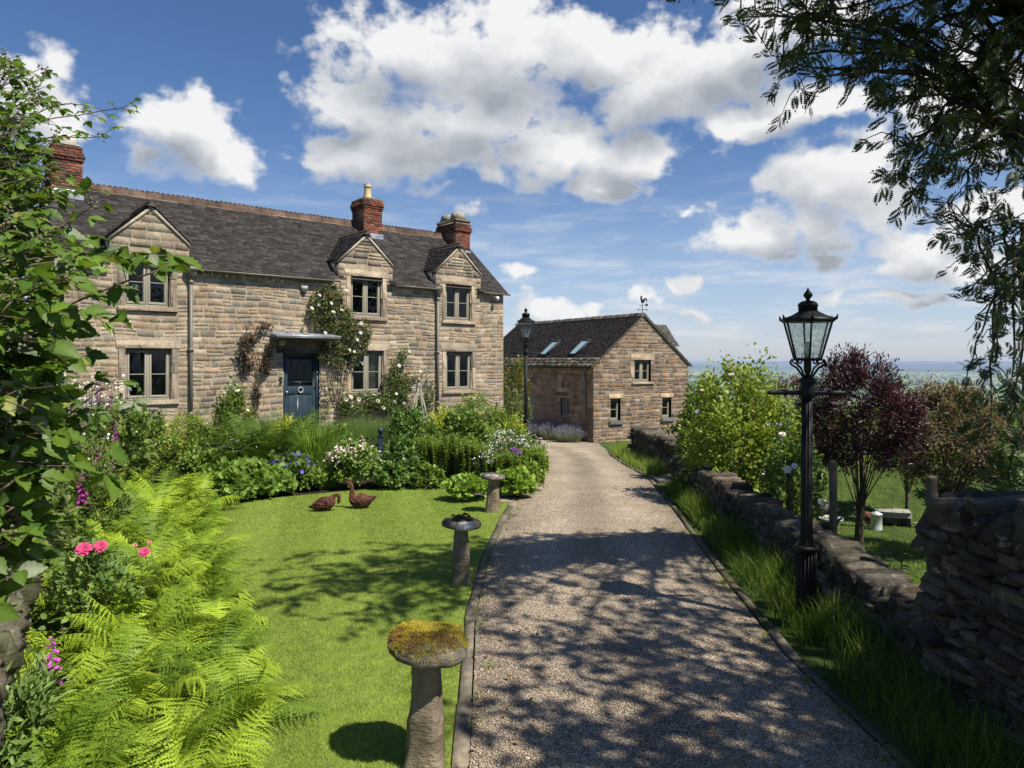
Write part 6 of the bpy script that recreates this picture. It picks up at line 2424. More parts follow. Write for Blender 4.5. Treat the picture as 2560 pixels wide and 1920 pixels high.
strap_clump('crocosmia', 'lower sword leaves spilling forward above the lawn edge', 'plant', 702, 965, 55, 12.1, 150, .03, (.05, .10, .014), (.12, .19, .025), (.2, 1.0), 5, (.6, 1.0), spread=.5)
leafy_stems('sweet_rocket', 'loose white flowered stems in front of the dark ferns', 'plant', 488, 948, 96, 12.2, 46, .07, D1, D2, None, 12, T_NARROW, ((.78, .78, .86), .032, 6, .6), hv=(.55, 1.0))
bush('geranium', 'hardy geranium covered in violet blue flowers at the lawn edge', 'geranium', 630, 985, 105, 11.9, 3600, .085, T_LOBED, (.06, .11, .03), (.14, .22, .05), clumps=40, sig=.13, aspect=1.0, low=-.2, stems=6,
     flower=[('geranium_blue', 'star', (.22, .17, .66), .085, 75, True)], fl_up=.3)
for k_, (xd, top, wd, d, lab) in enumerate(((545, 1004, 105, 11.15, 'pale green lobed leaf clump spilling over the back of the lawn'), (490, 1012, 95, 10.75, 'pale green lobed leaf clump beside the end of the lime ferns'), (590, 1022, 80, 11.35, 'low pale green lobed leaves below the violet flowers'))):
    bush('ladys_mantle', lab, 'plant', xd, top, wd, d, 2300, .105, T_LOBED, (.09, .165, .032), (.21, .31, .058), clumps=38, sig=.13, low=-.2, stems=4, lift=1.3)
bush('valerian', 'dome of pink white flower heads over mid green leaves before the railing', 'plant', 762, 962, 108, 12.0, 5200, .055, T_OVATE, (.06, .11, .02), (.16, .24, .04), clumps=44, sig=.12, low=-.2,
     flower=[('val', 'star', (.82, .66, .62), .045, 62, False)], fl_up=.45)
bush('peony', 'dark green leafy clump with white buds right of the railing post', 'plant', 862, 958, 78, 12.2, 4200, .075, T_OVATE, (.03, .07, .02), (.10, .17, .04), clumps=40, sig=.12, low=-.3, flower=[('daisy_s', 'daisy', (.85, .84, .78), .045, 7, True)])
for k_, (xd, top, wd, d, lab) in enumerate(((918, 944, 66, 12.6, 'upright leafy stems right of the dark white budded clump'), (976, 942, 70, 12.6, 'block of upright yellow green leafy stems in the middle of the right border'),
                                             (1022, 958, 60, 12.4, 'upright leafy stems behind the farthest staddle stone'), (1090, 978, 70, 12.3, 'block of upright stems behind the red flower'), (1140, 972, 56, 12.6, 'upright leafy stems at the drive edge'))):
    leafy_stems('phlox', lab, 'plant', xd, top - 6, wd * 1.15, d, 190, .062, (.055, .10, .018), (.17, .24, .03), 'upright leafy stems of the right border', 34, T_OVATE)
bush('shrub', 'broad mid green shrub in the centre of the right border', 'shrub', 1000, 898, 105, 13.8, 5600, .07, T_OVATE, (.045, .09, .018), (.14, .21, .035), clumps=44, sig=.12, low=-.3)
bush('euphorbia', 'golden yellow mound at the foot of the tall obelisk', 'plant', 952, 890, 72, 15.2, 3400, .045, T_OVATE, Y1, Y2, clumps=36, sig=.12, stems=5)
bush('shrub', 'leafy green clump around the base of the tall obelisk', 'shrub', 880, 890, 86, 14.9, 4200, .07, T_OVATE, (.04, .085, .02), (.12, .2, .045), clumps=36, sig=.13)
bush('shrub', 'tall airy pale green shrub under the right hand window', 'shrub', 1030, 862, 130, 17.0, 7000, .05, T_OVATE, (.07, .12, .02), (.20, .26, .045), clumps=60, sig=.10, low=-.5)
bush('shrub', 'sprawling pale shrub at the cottage corner beside the tall lamp', 'shrub', 1090, 898, 90, 17.0, 4600, .05, T_OVATE, (.08, .13, .03), (.2, .27, .05), clumps=46, sig=.11, low=-.4)
bush('shrub', 'yellow green bush leaning to the foot of the tall lamp', 'shrub', 1112, 905, 56, 16.0, 2800, .05, T_OVATE, Y1, (.27, .33, .045), clumps=30, sig=.12)
leafy_stems('sweet_rocket', 'white and pink flowers massed below the tall lamp', 'plant', 1092, 930, 84, 13.9, 80, .07, D1, D2, None, 12, T_NARROW, ((.84, .80, .80), .032, 6, .5), hv=(.6, 1.0))
leafy_stems('sweet_rocket', 'white flowered stems behind the bright edging clump', 'plant', 1052, 968, 46, 12.2, 30, .06, D1, D2, None, 12, T_NARROW, ((.84, .83, .82), .032, 6, .7), hv=(.6, 1.0))
leafy_stems('gypsophila', 'airy stems dotted white hanging over the drive edge', 'plant', 1150, 930, 44, 14.2, 60, .045, (.08, .13, .02), (.2, .27, .04), None, 14, T_NARROW, ((.84, .82, .78), .024, 6, .7), hv=(.5, 1.0))
for k_, (xd, top, wd, d, lab) in enumerate(((1012, 1027, 84, 10.95, 'bright green lobed edging clump left of the farthest staddle stone'), (1112, 1020, 76, 11.1, 'bright green lobed edging clump between the farthest staddle stone and the drive'))):
    bush('ladys_mantle', lab, 'plant', xd, top, wd, d, 2400, .085, T_LOBED, (.10, .18, .03), (.24, .34, .055), clumps=40, sig=.12, low=-.2, stems=4)
for k_, (xd, yd) in enumerate(((1110, 974), (1119, 979))):
    p = pix(xd, yd, 12.4)
    t_ = thing('allium', ('left' if k_ == 0 else 'right') + ' one of two round purple allium heads near the tall lamp', 'allium', (p.x, 12.4, 0))
    r = np.random.default_rng(k_)
    u = rnd_unit(r, 220)
    V, F, C = place(T_STAR, u * .062 + (0, 0, p.z), rnd_unit(r, 220), u, np.full(220, .022), np.array((.30, .10, .42)) * r.uniform(.7, 1.3, (220, 1)))
    link('flower_head', mesh_np('flower_head', V, F, M_petal, C), t_)
    mb = MB()
    mb.tube([(.02, 0, 0), (.01, 0, p.z * .5), (0, 0, p.z)], .006, 5)
    mb.build('stem', M_stem, t_)
p = pix(1104, 1018, 11.3)
t_ = thing('red_rose', 'single bright red flower above the edging by the drive', 'flower', (p.x, 11.3, 0))
link('flower', blossom('flower', 'rose', (.55, .012, .02), .085), t_, (0, 0, p.z), (-.5, 0, 0))
mb = MB()
mb.tube([(.03, .05, 0), (.01, .02, p.z * .5), (0, 0, p.z)], .004, 5)
mb.build('stem', M_stem, t_)
bush('ground_cover', 'low mixed leaves filling the soil of the border behind the ferns', 'ground cover', 600, 955, 620, 14.6, 16000, .07, T_OVATE, (.035, .07, .015), (.1, .16, .03), clumps=170, sig=.05, low=-.1, stems=0, depth=2.0, base=0.0)['kind'] = 'stuff'
bush('ground_cover', 'low mixed leaves between the right border clumps and the cottage wall', 'ground cover', 1000, 925, 330, 15.5, 10000, .06, T_OVATE, (.035, .07, .015), (.11, .17, .03), clumps=110, sig=.06, low=-.1, stems=0, depth=2.2, base=-.1)['kind'] = 'stuff'

for k_, (xd, top, wd, d, n, sz, T_, a_, b_, lab) in enumerate(((846, 1000, 60, 11.9, 1500, .06, T_OVATE, (.05, .1, .02), (.13, .2, .04), 'low dark leaves over the stone edging right of the upright goose'),
        (918, 1008, 70, 12.0, 1700, .06, T_OVATE, (.06, .11, .02), (.15, .22, .035), 'low leafy tuft at the foot of the upright stems'), (668, 1012, 60, 11.8, 1200, .07, T_OVATE, (.07, .12, .02), (.17, .24, .04), 'small leafy tuft behind the geese'),
        (1146, 1005, 50, 11.6, 1300, .06, T_OVATE, (.07, .12, .02), (.18, .25, .04), 'leafy tuft spilling on to the gravel at the drive edge'), (1160, 960, 40, 13.2, 1100, .06, T_OVATE, (.07, .12, .02), (.19, .25, .04), 'yellowish tuft leaning over the drive below the tall lamp'),
        (730, 930, 90, 13.4, 2200, .06, T_OVATE, (.05, .1, .02), (.14, .21, .04), 'leafy clump between the sword leaves and the railing'), (430, 975, 100, 11.5, 2400, .06, T_OVATE, (.06, .11, .02), (.17, .24, .04), 'mixed leaves between the lime ferns and the white flowers'),
        (1050, 925, 80, 14.6, 2600, .06, T_OVATE, (.06, .11, .02), (.18, .25, .04), 'mid green clump behind the pink and white flowers'), (920, 918, 80, 13.6, 2600, .065, T_OVATE, (.045, .09, .02), (.14, .21, .035), 'leafy clump in front of the tall obelisk'))):
    bush('border_clump', lab, 'plant', xd, top, wd, d, n, sz, T_, a_, b_, clumps=30, sig=.13, low=-.3, stems=3)

# ---- tall herbs at the left
for k_, (xd, top, wd, d, lab) in enumerate(((120, 800, 170, 9.5, 'tall grassy stand of white daisies at the far left'), (230, 815, 140, 11.8, 'white daisies rising in front of the left ground floor window'), (60, 840, 150, 8.0, 'dense daisy stems behind the bramble leaves'))):
    leafy_stems('oxeye_daisy', lab, 'daisies', xd, top, wd, d, 130, .06, (.08, .13, .03), (.2, .26, .06), None, 16, T_NARROW, ((.86, .85, .8), .045, 3, .55), hv=(.55, 1.0))
for k_, (xd, top, wd, d, lab) in enumerate(((250, 880, 130, 10.8, 'mixed green herbs between the foxgloves and the lime ferns'), (130, 930, 190, 8.4, 'mixed green herbs below the daisies'), (60, 1010, 160, 6.8, 'rank green herbs behind the bramble and old wall'),
                                             (210, 1030, 120, 8.2, 'leafy herbs behind the pink roses'), (310, 905, 90, 12.6, 'leafy herbs under the stone urn'))):
    bush('herb_clump', lab, 'plant', xd, top, wd, d, 5000, .08, T_NARROW if k_ % 2 else T_OVATE, (.045, .085, .018), (.15, .21, .045), (((.25, .22, .10), .05),), clumps=60, sig=.10, low=-.5, updir=.7)
for k_, (xd, yd, d, h, lab) in enumerate(((222, 800, 11.2, 1.95, 'magenta foxglove spire left of the lower left window'), (240, 838, 10.8, 1.65, 'shorter magenta foxglove beside the lupins'), (268, 832, 11.6, 1.7, 'pale purple foxglove nearest the window frame'),
                                           (245, 905, 9.8, 1.35, 'slim foxglove above the herbs'), (198, 960, 8.6, 1.15, 'foxglove rising behind the fern bank'), (188, 1000, 7.6, .95, 'low magenta foxglove by the bramble leaf'))):
    p = pix(xd, yd, d)
    spire('foxglove', lab, p.x, d, max(p.z, .6), .62, (.42, .05, .32) if k_ != 2 else (.38, .16, .40), .055, (D1, G2))
for k_, (xd, yd, d) in enumerate(((200, 800, 11.6), (190, 812, 11.0), (140, 800, 11.9))):
    p = pix(xd, yd, d)
    spire('lupin', ('tallest', 'shorter front', 'far left')[k_] + ' blue lupin spire among the daisies', p.x, d, p.z, .65, (.16, .14, .42), .035, (D1, G2), bells=40)
p = pix(98, 1385, 4.15)
spire('foxglove', 'near purple foxglove against the mossy wall at the lower left', p.x, 4.15, p.z, .55, (.50, .10, .48), .055, (D1, G2), bells=16)
p = pix(165, 1130, 5.6)
spire('mullein', 'tall felted mullein stem with broad pale leaves behind the roses', p.x, 5.6, 1.45, .8, (.16, .2, .06), .03, ((.12, .17, .05), (.22, .27, .10)), bells=20, leaf=.2)
bush('rose_bush', 'low rose with large pink double flowers among the ferns', 'rose bush', 215, 1195, 190, 5.4, 900, .055, T_OVATE, (.06, .11, .03), (.15, .22, .05), clumps=30, sig=.13, seed=77, depth=.3, low=.0)
rb = bpy.data.objects['rose_bush.001']
for (xd, yd, d, sz) in ((181, 1187, 5.2, .085), (217, 1181, 5.3, .075), (312, 1193, 5.35, .062), (292, 1178, 5.5, .03), (322, 1172, 5.6, .03)):
    p = pix(xd, yd, d) - Vector(rb.location)
    if ('pink', sz) not in BLOSSOMS:
        BLOSSOMS[('pink', sz)] = blossom('flower', 'rose', (.72, .09, .24) if sz > .04 else (.6, .28, .22), sz)
    link('flower', BLOSSOMS[('pink', sz)], rb, tuple(p), (.75, .1, .2))
    mb = MB()
    mb.tube([tuple(p), (p.x + .03, p.y + .05, p.z - .25), (p.x + .06, p.y + .1, p.z - .45)], .003, 5)
    mb.build('flower_stem', M_stem, rb)
bush('herb_clump', 'pale broad leaved seedlings along the foot of the mossy wall', 'plant', 45, 1450, 120, 3.7, 700, .085, T_NARROW, (.06, .11, .03), (.15, .22, .06), clumps=16, sig=.2, stems=4, depth=.3)

# ---- climbers on the cottage wall
HM = Matrix.Translation((HA[0], HA[1], 0)) @ Matrix.Rotation(math.atan2(HY, HX), 4, 'Z')


def wall_sz(xd, yd):
    k = 2560 / 2212
    u = (xd * k - 1280) / 1776
    s_ = (u * HA[1] - HA[0]) / (HX - u * HY)
    return s_, EYE + (903 - yd * k) / 1776 * (HA[1] + s_ * HY)


def climber(name, label, cat, blobs, n, size, T, cA, cB, canes, flower=None, extra=(), outd=.32, seed=1, droop=0.0, cane_r=.012):
    r = np.random.default_rng(seed)
    s0, z0 = wall_sz(*canes[0][0])
    root = thing(name, label, cat, tuple(HM @ Vector((s0, -.12, 0))), math.atan2(HY, HX))
    w = np.array([b[2] * b[3] * (b[4] if len(b) > 4 else 1) for b in blobs])
    k_ = r.choice(len(blobs), n, p=w / w.sum())
    P = np.zeros((n, 3))
    for b in range(len(blobs)):
        m = k_ == b
        xd, yd, rx, ry = blobs[b][:4]
        ss, zz = wall_sz(xd, yd)
        s1, _ = wall_sz(xd + rx, yd)
        _, z1 = wall_sz(xd, yd - ry)
        q_ = np.sqrt(r.uniform(0, 1, m.sum()))
        a = r.uniform(0, 6.28, m.sum())
        P[m, 0] = ss - s0 + (s1 - ss) * q_ * np.cos(a)
        P[m, 2] = zz + (z1 - zz) * q_ * np.sin(a)
        P[m, 1] = .07 - r.uniform(.02, outd, m.sum()) * (1 - .5 * q_)
    keep = vnoise(P * (1, .4, 1), 5.5, seed) > -.35
    P = P[keep]
    n = len(P)
    D = rnd_unit(r, n) + np.array((0, -.3, .1 - droop))
    N = np.array((0, -.6, .7)) + rnd_unit(r, n) * .6
    V, F, C = place(T, P, D, N, size * r.uniform(.6, 1.25, n), pal(r, n, cA, cB, extra))
    link('foliage', mesh_np('foliage', V, F, M_leaf, C), root)
    mb = MB()
    for c in canes:
        pts = []
        for i_, (xd, yd) in enumerate(c):
            ss, zz = wall_sz(xd, yd)
            pts.append((ss - s0, .03 - .05 * r.uniform(), zz))
        pts = np.array(pts)
        t0, t1 = np.linspace(0, 1, len(pts)), np.linspace(0, 1, len(pts) * 3)
        pts = np.stack([np.interp(t1, t0, pts[:, q_]) for q_ in range(3)], 1)
        pts[1:-1] += r.normal(0, .012, (len(pts) - 2, 3))
        mb.tube(pts, np.linspace(cane_r, cane_r * .35, len(pts)), 5)
    mb.build('stems', M_cane, root)
    if flower:
        key, kd, colr, fs, pts = flower
        pp = []
        for (xd, yd) in pts:
            ss, zz = wall_sz(xd, yd)
            pp.append((ss - s0, -.26 - .08 * r.uniform(), zz))
        flowers(root, key, kd, colr, fs, pp, [(0, -1, .45)] * len(pp), seed)
    return root


WR = ('rose_white', 'rose', (.86, .83, .74), .085)
climber('climbing_rose', 'white climbing rose trained around the blue door and up to the dormer window', 'climbing rose',
        [(712, 640, 26, 30), (705, 680, 45, 40), (690, 660, 25, 40), (735, 700, 35, 40), (755, 735, 40, 38), (778, 715, 22, 28), (725, 755, 38, 28), (692, 765, 18, 16), (740, 780, 35, 18, .5), (705, 800, 18, 60, .12), (732, 820, 18, 60, .10), (700, 870, 12, 22, .3)],
        7200, .062, T_OVATE, (.045, .075, .02), (.15, .18, .045),
        [[(735, 895), (725, 850), (712, 800), (712, 740), (690, 690)], [(738, 895), (735, 840), (750, 790), (760, 740), (776, 715)], [(730, 895), (716, 840), (705, 770), (705, 690), (712, 620)], [(742, 893), (728, 830), (742, 770), (720, 720), (740, 650)]],
        (*WR, [(702, 657), (676, 660), (748, 688), (765, 700), (678, 640), (724, 672), (706, 676), (766, 720), (740, 757), (772, 785), (690, 720), (735, 630), (660, 668), (758, 735), (752, 760)]), (((.16, .09, .04), .10),), seed=3)
climber('wisteria', 'sparse brown leaved climber hanging in a loop left of the door hood', 'climber',
        [(560, 702, 26, 8, .9), (535, 728, 18, 12), (520, 755, 13, 22, 1.3), (527, 785, 10, 18, 1.2), (545, 790, 16, 8, .8), (578, 755, 8, 18), (572, 785, 9, 20, 1.2), (556, 765, 20, 6, .5), (552, 845, 7, 26, .6), (560, 800, 6, 10, .6)],
        1500, .12, T_NARROW, (.045, .035, .02), (.12, .085, .045), [[(553, 905), (553, 840), (556, 800), (545, 760), (530, 745), (545, 715), (575, 700)], [(556, 800), (570, 780), (577, 750)], [(553, 800), (530, 785), (519, 755)]], seed=5, outd=.22, droop=.7)
climber('climbing_rose', 'climbing rose between the middle ground floor window and the right downpipe', 'climbing rose',
        [(862, 795, 22, 30), (850, 835, 28, 40), (880, 850, 40, 35), (900, 810, 26, 16), (918, 840, 20, 30, .7), (845, 880, 30, 22), (905, 870, 30, 25, .8), (868, 765, 10, 14)],
        5200, .058, T_OVATE, (.045, .08, .018), (.14, .19, .045), [[(872, 905), (865, 850), (858, 800), (868, 760)], [(880, 905), (890, 850), (905, 810), (925, 800)]],
        (*WR[:3], .07, [(870, 760), (848, 790), (842, 850), (893, 802), (880, 835), (858, 870)]), (((.16, .09, .04), .08),), seed=7)
climber('rose_bush', 'low white rose under the middle ground floor window', 'rose bush', [(745, 868, 18, 18), (785, 865, 36, 20), (820, 872, 26, 22), (760, 885, 40, 14)], 3600, .055, T_OVATE, (.04, .075, .018), (.13, .19, .04),
        [[(790, 905), (785, 880), (800, 860)], [(760, 905), (750, 880), (742, 862)]],
        ('rose_big', 'rose', (.86, .80, .66), .10, [(733, 862), (742, 857), (775, 852), (794, 853), (802, 866), (762, 862), (750, 878), (812, 880), (836, 866)]), seed=9, outd=.6)
climber('clematis', 'thin sprays of a young climber left of the door beside the bell', 'climber', [(553, 838, 8, 30), (548, 868, 8, 14), (520, 880, 20, 14, .6)], 420, .06, T_NARROW, (.06, .05, .02), (.14, .11, .05), [[(553, 905), (553, 860), (556, 815)]], seed=11, outd=.18)
# shrubs between cottage and barn
bush('shrub', 'dull olive shrub against the barn wall behind the tall lamp', 'shrub', 1112, 782, 66, 30.5, 3600, .10, T_OVATE, (.05, .075, .015), (.15, .17, .035), (((.2, .13, .03), .08),), clumps=40, sig=.12, low=-.8)
bush('shrub', 'rangy greyish shrub at the cottage corner in front of the barn door', 'shrub', 1108, 838, 46, 25.5, 1700, .09, T_OVATE, (.05, .08, .03), (.16, .2, .07), clumps=34, sig=.10, low=-.8)
BM = Matrix.Translation((3.447, 30.0, BZ)) @ Matrix.Rotation(BA, 4, 'Z')
for k_, (lx, ly, h, rx, n, lab) in enumerate(((-.75, .75, .75, .6, 1500, 'grey lavender bush with pale spikes at the barn corner'), (-.7, 1.9, .8, .65, 1500, 'shaded lavender bush under the barn side window'),
                                              (-.7, 3.1, .8, .65, 1400, 'shaded lavender bush in the middle of the barn wall'), (-.7, 4.2, .75, .6, 1300, 'shaded lavender bush beside the barn door'))):
    w = BM @ Vector((lx, ly, 0))
    k = 2212 / 2560
    d = w.y
    xd = (w.x / d * 1776 + 1280) * k
    zt = float(gz(w.x, w.y)) + h
    yd = (903 - (zt - EYE) / d * 1776) * k
    strap_clump('lavender_bush', lab, 'lavender', xd, yd, rx * 2 / d * 1776 * k, d, n, .016, (.10, .125, .085), (.20, .22, .16), (.15, .85), 2, (.7, 1.0), 'lavender bushes along the barn wall', None, ((.23, .22, .31), 300, .16, .035), .4, .42)

# ================================================================== shrubs and trees behind the right wall
bush('rose_shrub', 'big yellow green shrub with a few white roses behind the low wall', 'shrub', 1602, 800, 235, 10.8, 19000, .062, T_OVATE, (.10, .16, .018), (.27, .34, .04), (((.30, .24, .06), .05),), clumps=90, sig=.095, low=-.75, depth=.9,
     flower=[('rose_white2', 'rose', (.86, .84, .78), .06, 6, True)], base=-.55, lift=1.2)
bush('shrub', 'darker green shrub on the barn side of the white rose shrub', 'shrub', 1510, 822, 95, 12.6, 4800, .065, T_OVATE, (.045, .085, .018), (.14, .2, .035), clumps=50, sig=.11, low=-.8, base=-.4, flower=[('rose_white2', 'rose', (.86, .84, .78), .06, 3, True)])
bush('rose_shrub', 'leggy dark leaved rose with loose white flowers around the near lamp post', 'shrub', 1712, 905, 110, 8.6, 3600, .055, T_OVATE, (.035, .07, .018), (.12, .17, .035), clumps=60, sig=.10, low=-.8, depth=.55, base=-.6,
     flower=[('rose_white2', 'rose', (.86, .84, .78), .06, 9, True)])
bush('plum_tree', 'dark purple leaved plum tree with a bare leaning trunk', 'tree', 1856, 788, 225, 11.0, 17000, .085, T_NARROW, (.016, .008, .012), (.055, .017, .024), (((.05, .045, .02), .04),), clumps=90, sig=.10, low=-.75, depth=.95, base=-1.0, trunk=1.2, stems=16, stem_mat=M_bark, mat=M_leafd)
bush('plum_tree', 'smaller reddish plum half hidden behind the near lamp', 'tree', 1700, 832, 120, 13.5, 4200, .07, T_NARROW, (.045, .018, .014), (.12, .05, .03), clumps=60, sig=.10, low=-.6, base=-1.1, trunk=1.4, stems=20, stem_mat=M_bark, mat=M_leafd)
bush('shrub', 'rounded brownish purple small leaved shrub right of the plum tree', 'shrub', 2050, 845, 245, 11.6, 36000, .045, T_TINY, (.06, .044, .033), (.17, .118, .088), (((.13, .16, .045), .2),), clumps=120, sig=.085, low=-.85, depth=1.0, base=-1.05, stems=30, stem_mat=M_bark, trunk=1.1)
for k_, (xd, top, wd, d, lab) in enumerate(((1960, 900, 110, 14.8, 'mid green apple tree filling the gap right of the plum'), (1790, 905, 150, 17.5, 'green apple tree in shade behind the plum trunk'), (1900, 880, 140, 21.0, 'pale green apple tree farther back in the hen run'),
                                             (2160, 905, 130, 15.5, 'green tree behind the brownish purple shrub'), (1650, 905, 120, 16.0, 'dark green apple tree behind the white rose shrub'))):
    bush('apple_tree', lab, 'tree', xd, top, wd, d, 5200, .07, T_OVATE, (.045, .08, .015), (.16, .22, .04), clumps=60, sig=.10, low=-.7, trunk=.75, stems=18, stem_mat=M_bark)
for k_, (xd, top, wd, d, lab) in enumerate(((1560, 880, 210, 27, 'dark hedge end beyond the white rose shrub'), (1760, 885, 240, 25, 'dark hedge length behind the near lamp'), (1960, 895, 260, 24, 'dark hedge length behind the apple trees'), (2170, 880, 260, 23, 'dark hedge length behind the brownish shrub'))):
    bush('field_hedge', lab, 'hedge', xd, top, wd, d, 6500, .13, T_OVATE, (.02, .042, .01), (.07, .11, .02), clumps=90, sig=.09, low=-.6, stems=0, depth=1.2)
for (xd, yd, d, h_) in ((1955, 1195, 5.75, .5), (1860, 1215, 5.9, .45)):
    p = pix(xd, 1240, d)
    root = thing('wild_seedling', 'young wild plant sprouting behind the low wall ' + ('beside the round fence post' if xd > 1900 else 'below the plum trunk'), 'plant', (3.15, d, -.62))
    r = np.random.default_rng(int(xd))
    top_ = pix(xd, yd, d).z + .62
    mb = MB()
    mb.tube([(0, 0, 0), (.01, 0, top_ * .5), (0, 0, top_)], .005, 5)
    mb.build('stem', M_stem, root)
    n = 30
    t_ = r.uniform(.45, 1, n)
    a = r.uniform(0, 6.28, n)
    V, F, C = place(T_NARROW if xd > 1900 else T_OVATE, np.stack([0 * t_, 0 * t_, top_ * t_], 1), np.stack([np.cos(a), np.sin(a), r.uniform(-.2, .4, n)], 1), np.tile((0, 0, 1.0), (n, 1)), r.uniform(.07, .13, n), pal(r, n, D1, G1))
    link('foliage', mesh_np('foliage', V, F, M_leaf, C), root)


# ================================================================== trees that overhang the drive
def big_tree(name, label, base, trunk_pts, trunk_r, limbs, leaf, n_per, T, cA, cB, mat, seed, spread=.34, size=(.8, 1.2), droop=.25, twig=True, extra=(), face=0.0):
    """trunk and limbs as tubes; every limb ends in leafy sprays"""
    r = np.random.default_rng(seed)
    root = thing(name, label, 'tree', base)
    mb = MB()
    b = np.array(base, float)
    tp = np.array(trunk_pts, float)
    mb.tube(tp - b, np.linspace(trunk_r, trunk_r * .55, len(tp)), 10)
    mb.build('trunk', M_bark, root, True)
    br = MB()
    P, D = [], []
    for L_ in limbs:
        L_ = np.array(L_, float)
        t0, t1 = np.linspace(0, 1, len(L_)), np.linspace(0, 1, len(L_) * 4)
        q_ = np.stack([np.interp(t1, t0, L_[:, k_]) for k_ in range(3)], 1)
        for _ in range(2):
            q_[1:-1] = (q_[:-2] + 2 * q_[1:-1] + q_[2:]) / 4
        q_[1:-1] += r.normal(0, .01, (len(q_) - 2, 3))
        ln = np.linalg.norm(np.diff(q_, axis=0), axis=1).sum()
        br.tube(q_ - b, np.linspace(min(trunk_r * .35, .007 + .008 * ln), .004, len(q_)), 5, cap=False)
        m = max(3, int(n_per * ln))
        # twigs off the outer part of the limb
        for k_ in range(max(2, int(ln * 3.2)) if twig else 0):
            i_ = r.integers(int(len(q_) * .3), len(q_))
            d_ = rnd_unit(r, 1)[0] * .8 + (q_[-1] - q_[0]) / ln * .7 + np.array((0, 0, -.1))
            d_ /= np.linalg.norm(d_)
            tl = r.uniform(.25, .75) * spread * 2
            e_ = q_[i_] + d_ * tl + np.array((0, 0, -.15 * tl))
            md = q_[i_] + d_ * tl * .5 + np.array((0, 0, .04))
            br.tube(np.array([q_[i_], md, e_]) - b, [.007, .005, .002], 4, cap=False)
            kk = max(2, int(n_per * tl * 1.3))
            s_ = r.uniform(.2, 1.0, kk)
            P.append((1 - s_)[:, None] * q_[i_] + s_[:, None] * e_)
            D.append(np.tile(d_, (kk, 1)) + rnd_unit(r, kk) * .9 + np.array((0, 0, -droop)))
        s_ = r.integers(int(len(q_) * .35), len(q_), m // 2)
        P.append(q_[s_] + r.normal(0, .03, (len(s_), 3)))
        D.append(rnd_unit(r, len(s_)) + np.array((0, 0, -droop)))
    br.build('branches', M_bark, root)
    P, D = np.concatenate(P), np.concatenate(D)
    n = len(P)
    N = np.array((0, -face, 1.0 - face * .5)) + rnd_unit(r, n) * (.5 + .3 * face)
    V, F, C = place(T, P - b, D, N, leaf * r.uniform(*size, n), pal(r, n, cA, cB, extra))
    link('crown', mesh_np('crown', V, F, mat, C), root)
    return root


r = np.random.default_rng(31)
limbs = []
fork = np.array((5.25, 7.3, 3.2))
high = np.array((5.0, 6.6, 5.4))
# sprays seen against the sky: where each one ends
ends = [(1600, 20, 5.8), (1680, 25, 5.6), (1668, 120, 5.9), (1700, 60, 5.7), (1752, 40, 6.1), (1690, 140, 6.2), (1740, 165, 5.9), (1800, 95, 6.2), (1850, 60, 5.6), (1905, 30, 6.0), (1860, 150, 6.0), (1900, 215, 6.0),
        (1950, 120, 5.8), (1935, 245, 6.3), (2000, 180, 6.1), (1960, 300, 6.3), (1932, 335, 6.3), (1940, 385, 6.4), (2010, 280, 6.0), (2050, 100, 5.9), (2060, 220, 6.4), (2040, 340, 6.2), (1985, 400, 6.4), (2075, 420, 6.5),
        (2110, 300, 6.2), (2130, 160, 6.0), (2160, 60, 5.7), (2180, 250, 6.3), (2150, 390, 6.6), (2100, 495, 6.6), (2130, 540, 6.8), (2180, 480, 6.4), (2075, 510, 6.7), (2080, 640, 6.8), (2120, 620, 6.7), (2160, 590, 6.9), (2190, 350, 6.2),
        (2110, 690, 6.9), (2170, 680, 6.6), (2200, 560, 6.4), (2000, 60, 6.3), (2100, 30, 6.2), (1780, 10, 6.0), (1960, 10, 5.9), (2200, 130, 6.0), (2140, 450, 6.4), (2050, 470, 6.6), (2090, 180, 6.3), (2020, 370, 6.2), (2120, 250, 6.1), (2190, 640, 6.5),
        (2150, 770, 6.6), (2190, 830, 6.4), (2120, 850, 6.9), (2180, 920, 6.6), (2205, 980, 6.8), (2140, 930, 7.0), (2090, 800, 7.2), (1990, 120, 6.4), (2050, 40, 6.5), (1910, 90, 6.4), (2150, 110, 6.6), (2080, 340, 6.6), (2180, 420, 6.9), (2205, 250, 6.7), (1830, 30, 6.5), (1880, 180, 6.5), (2160, 310, 6.8), (2030, 240, 6.7), (2200, 40, 6.9), (2110, 380, 6.9)]
for (xd, yd, d) in ends:
    e_ = np.array(pix(xd, yd, d))
    s_ = fork if yd > 430 else (high if r.uniform() < .65 else (fork + high) / 2)
    s_ = s_ + r.normal(0, .12, 3)
    mid = s_ * .5 + e_ * .5 + np.array((0, 0, .28 * np.linalg.norm(e_ - s_) * .5))
    limbs.append([s_, s_ * .75 + mid * .25, mid, e_ * .8 + mid * .2, e_])
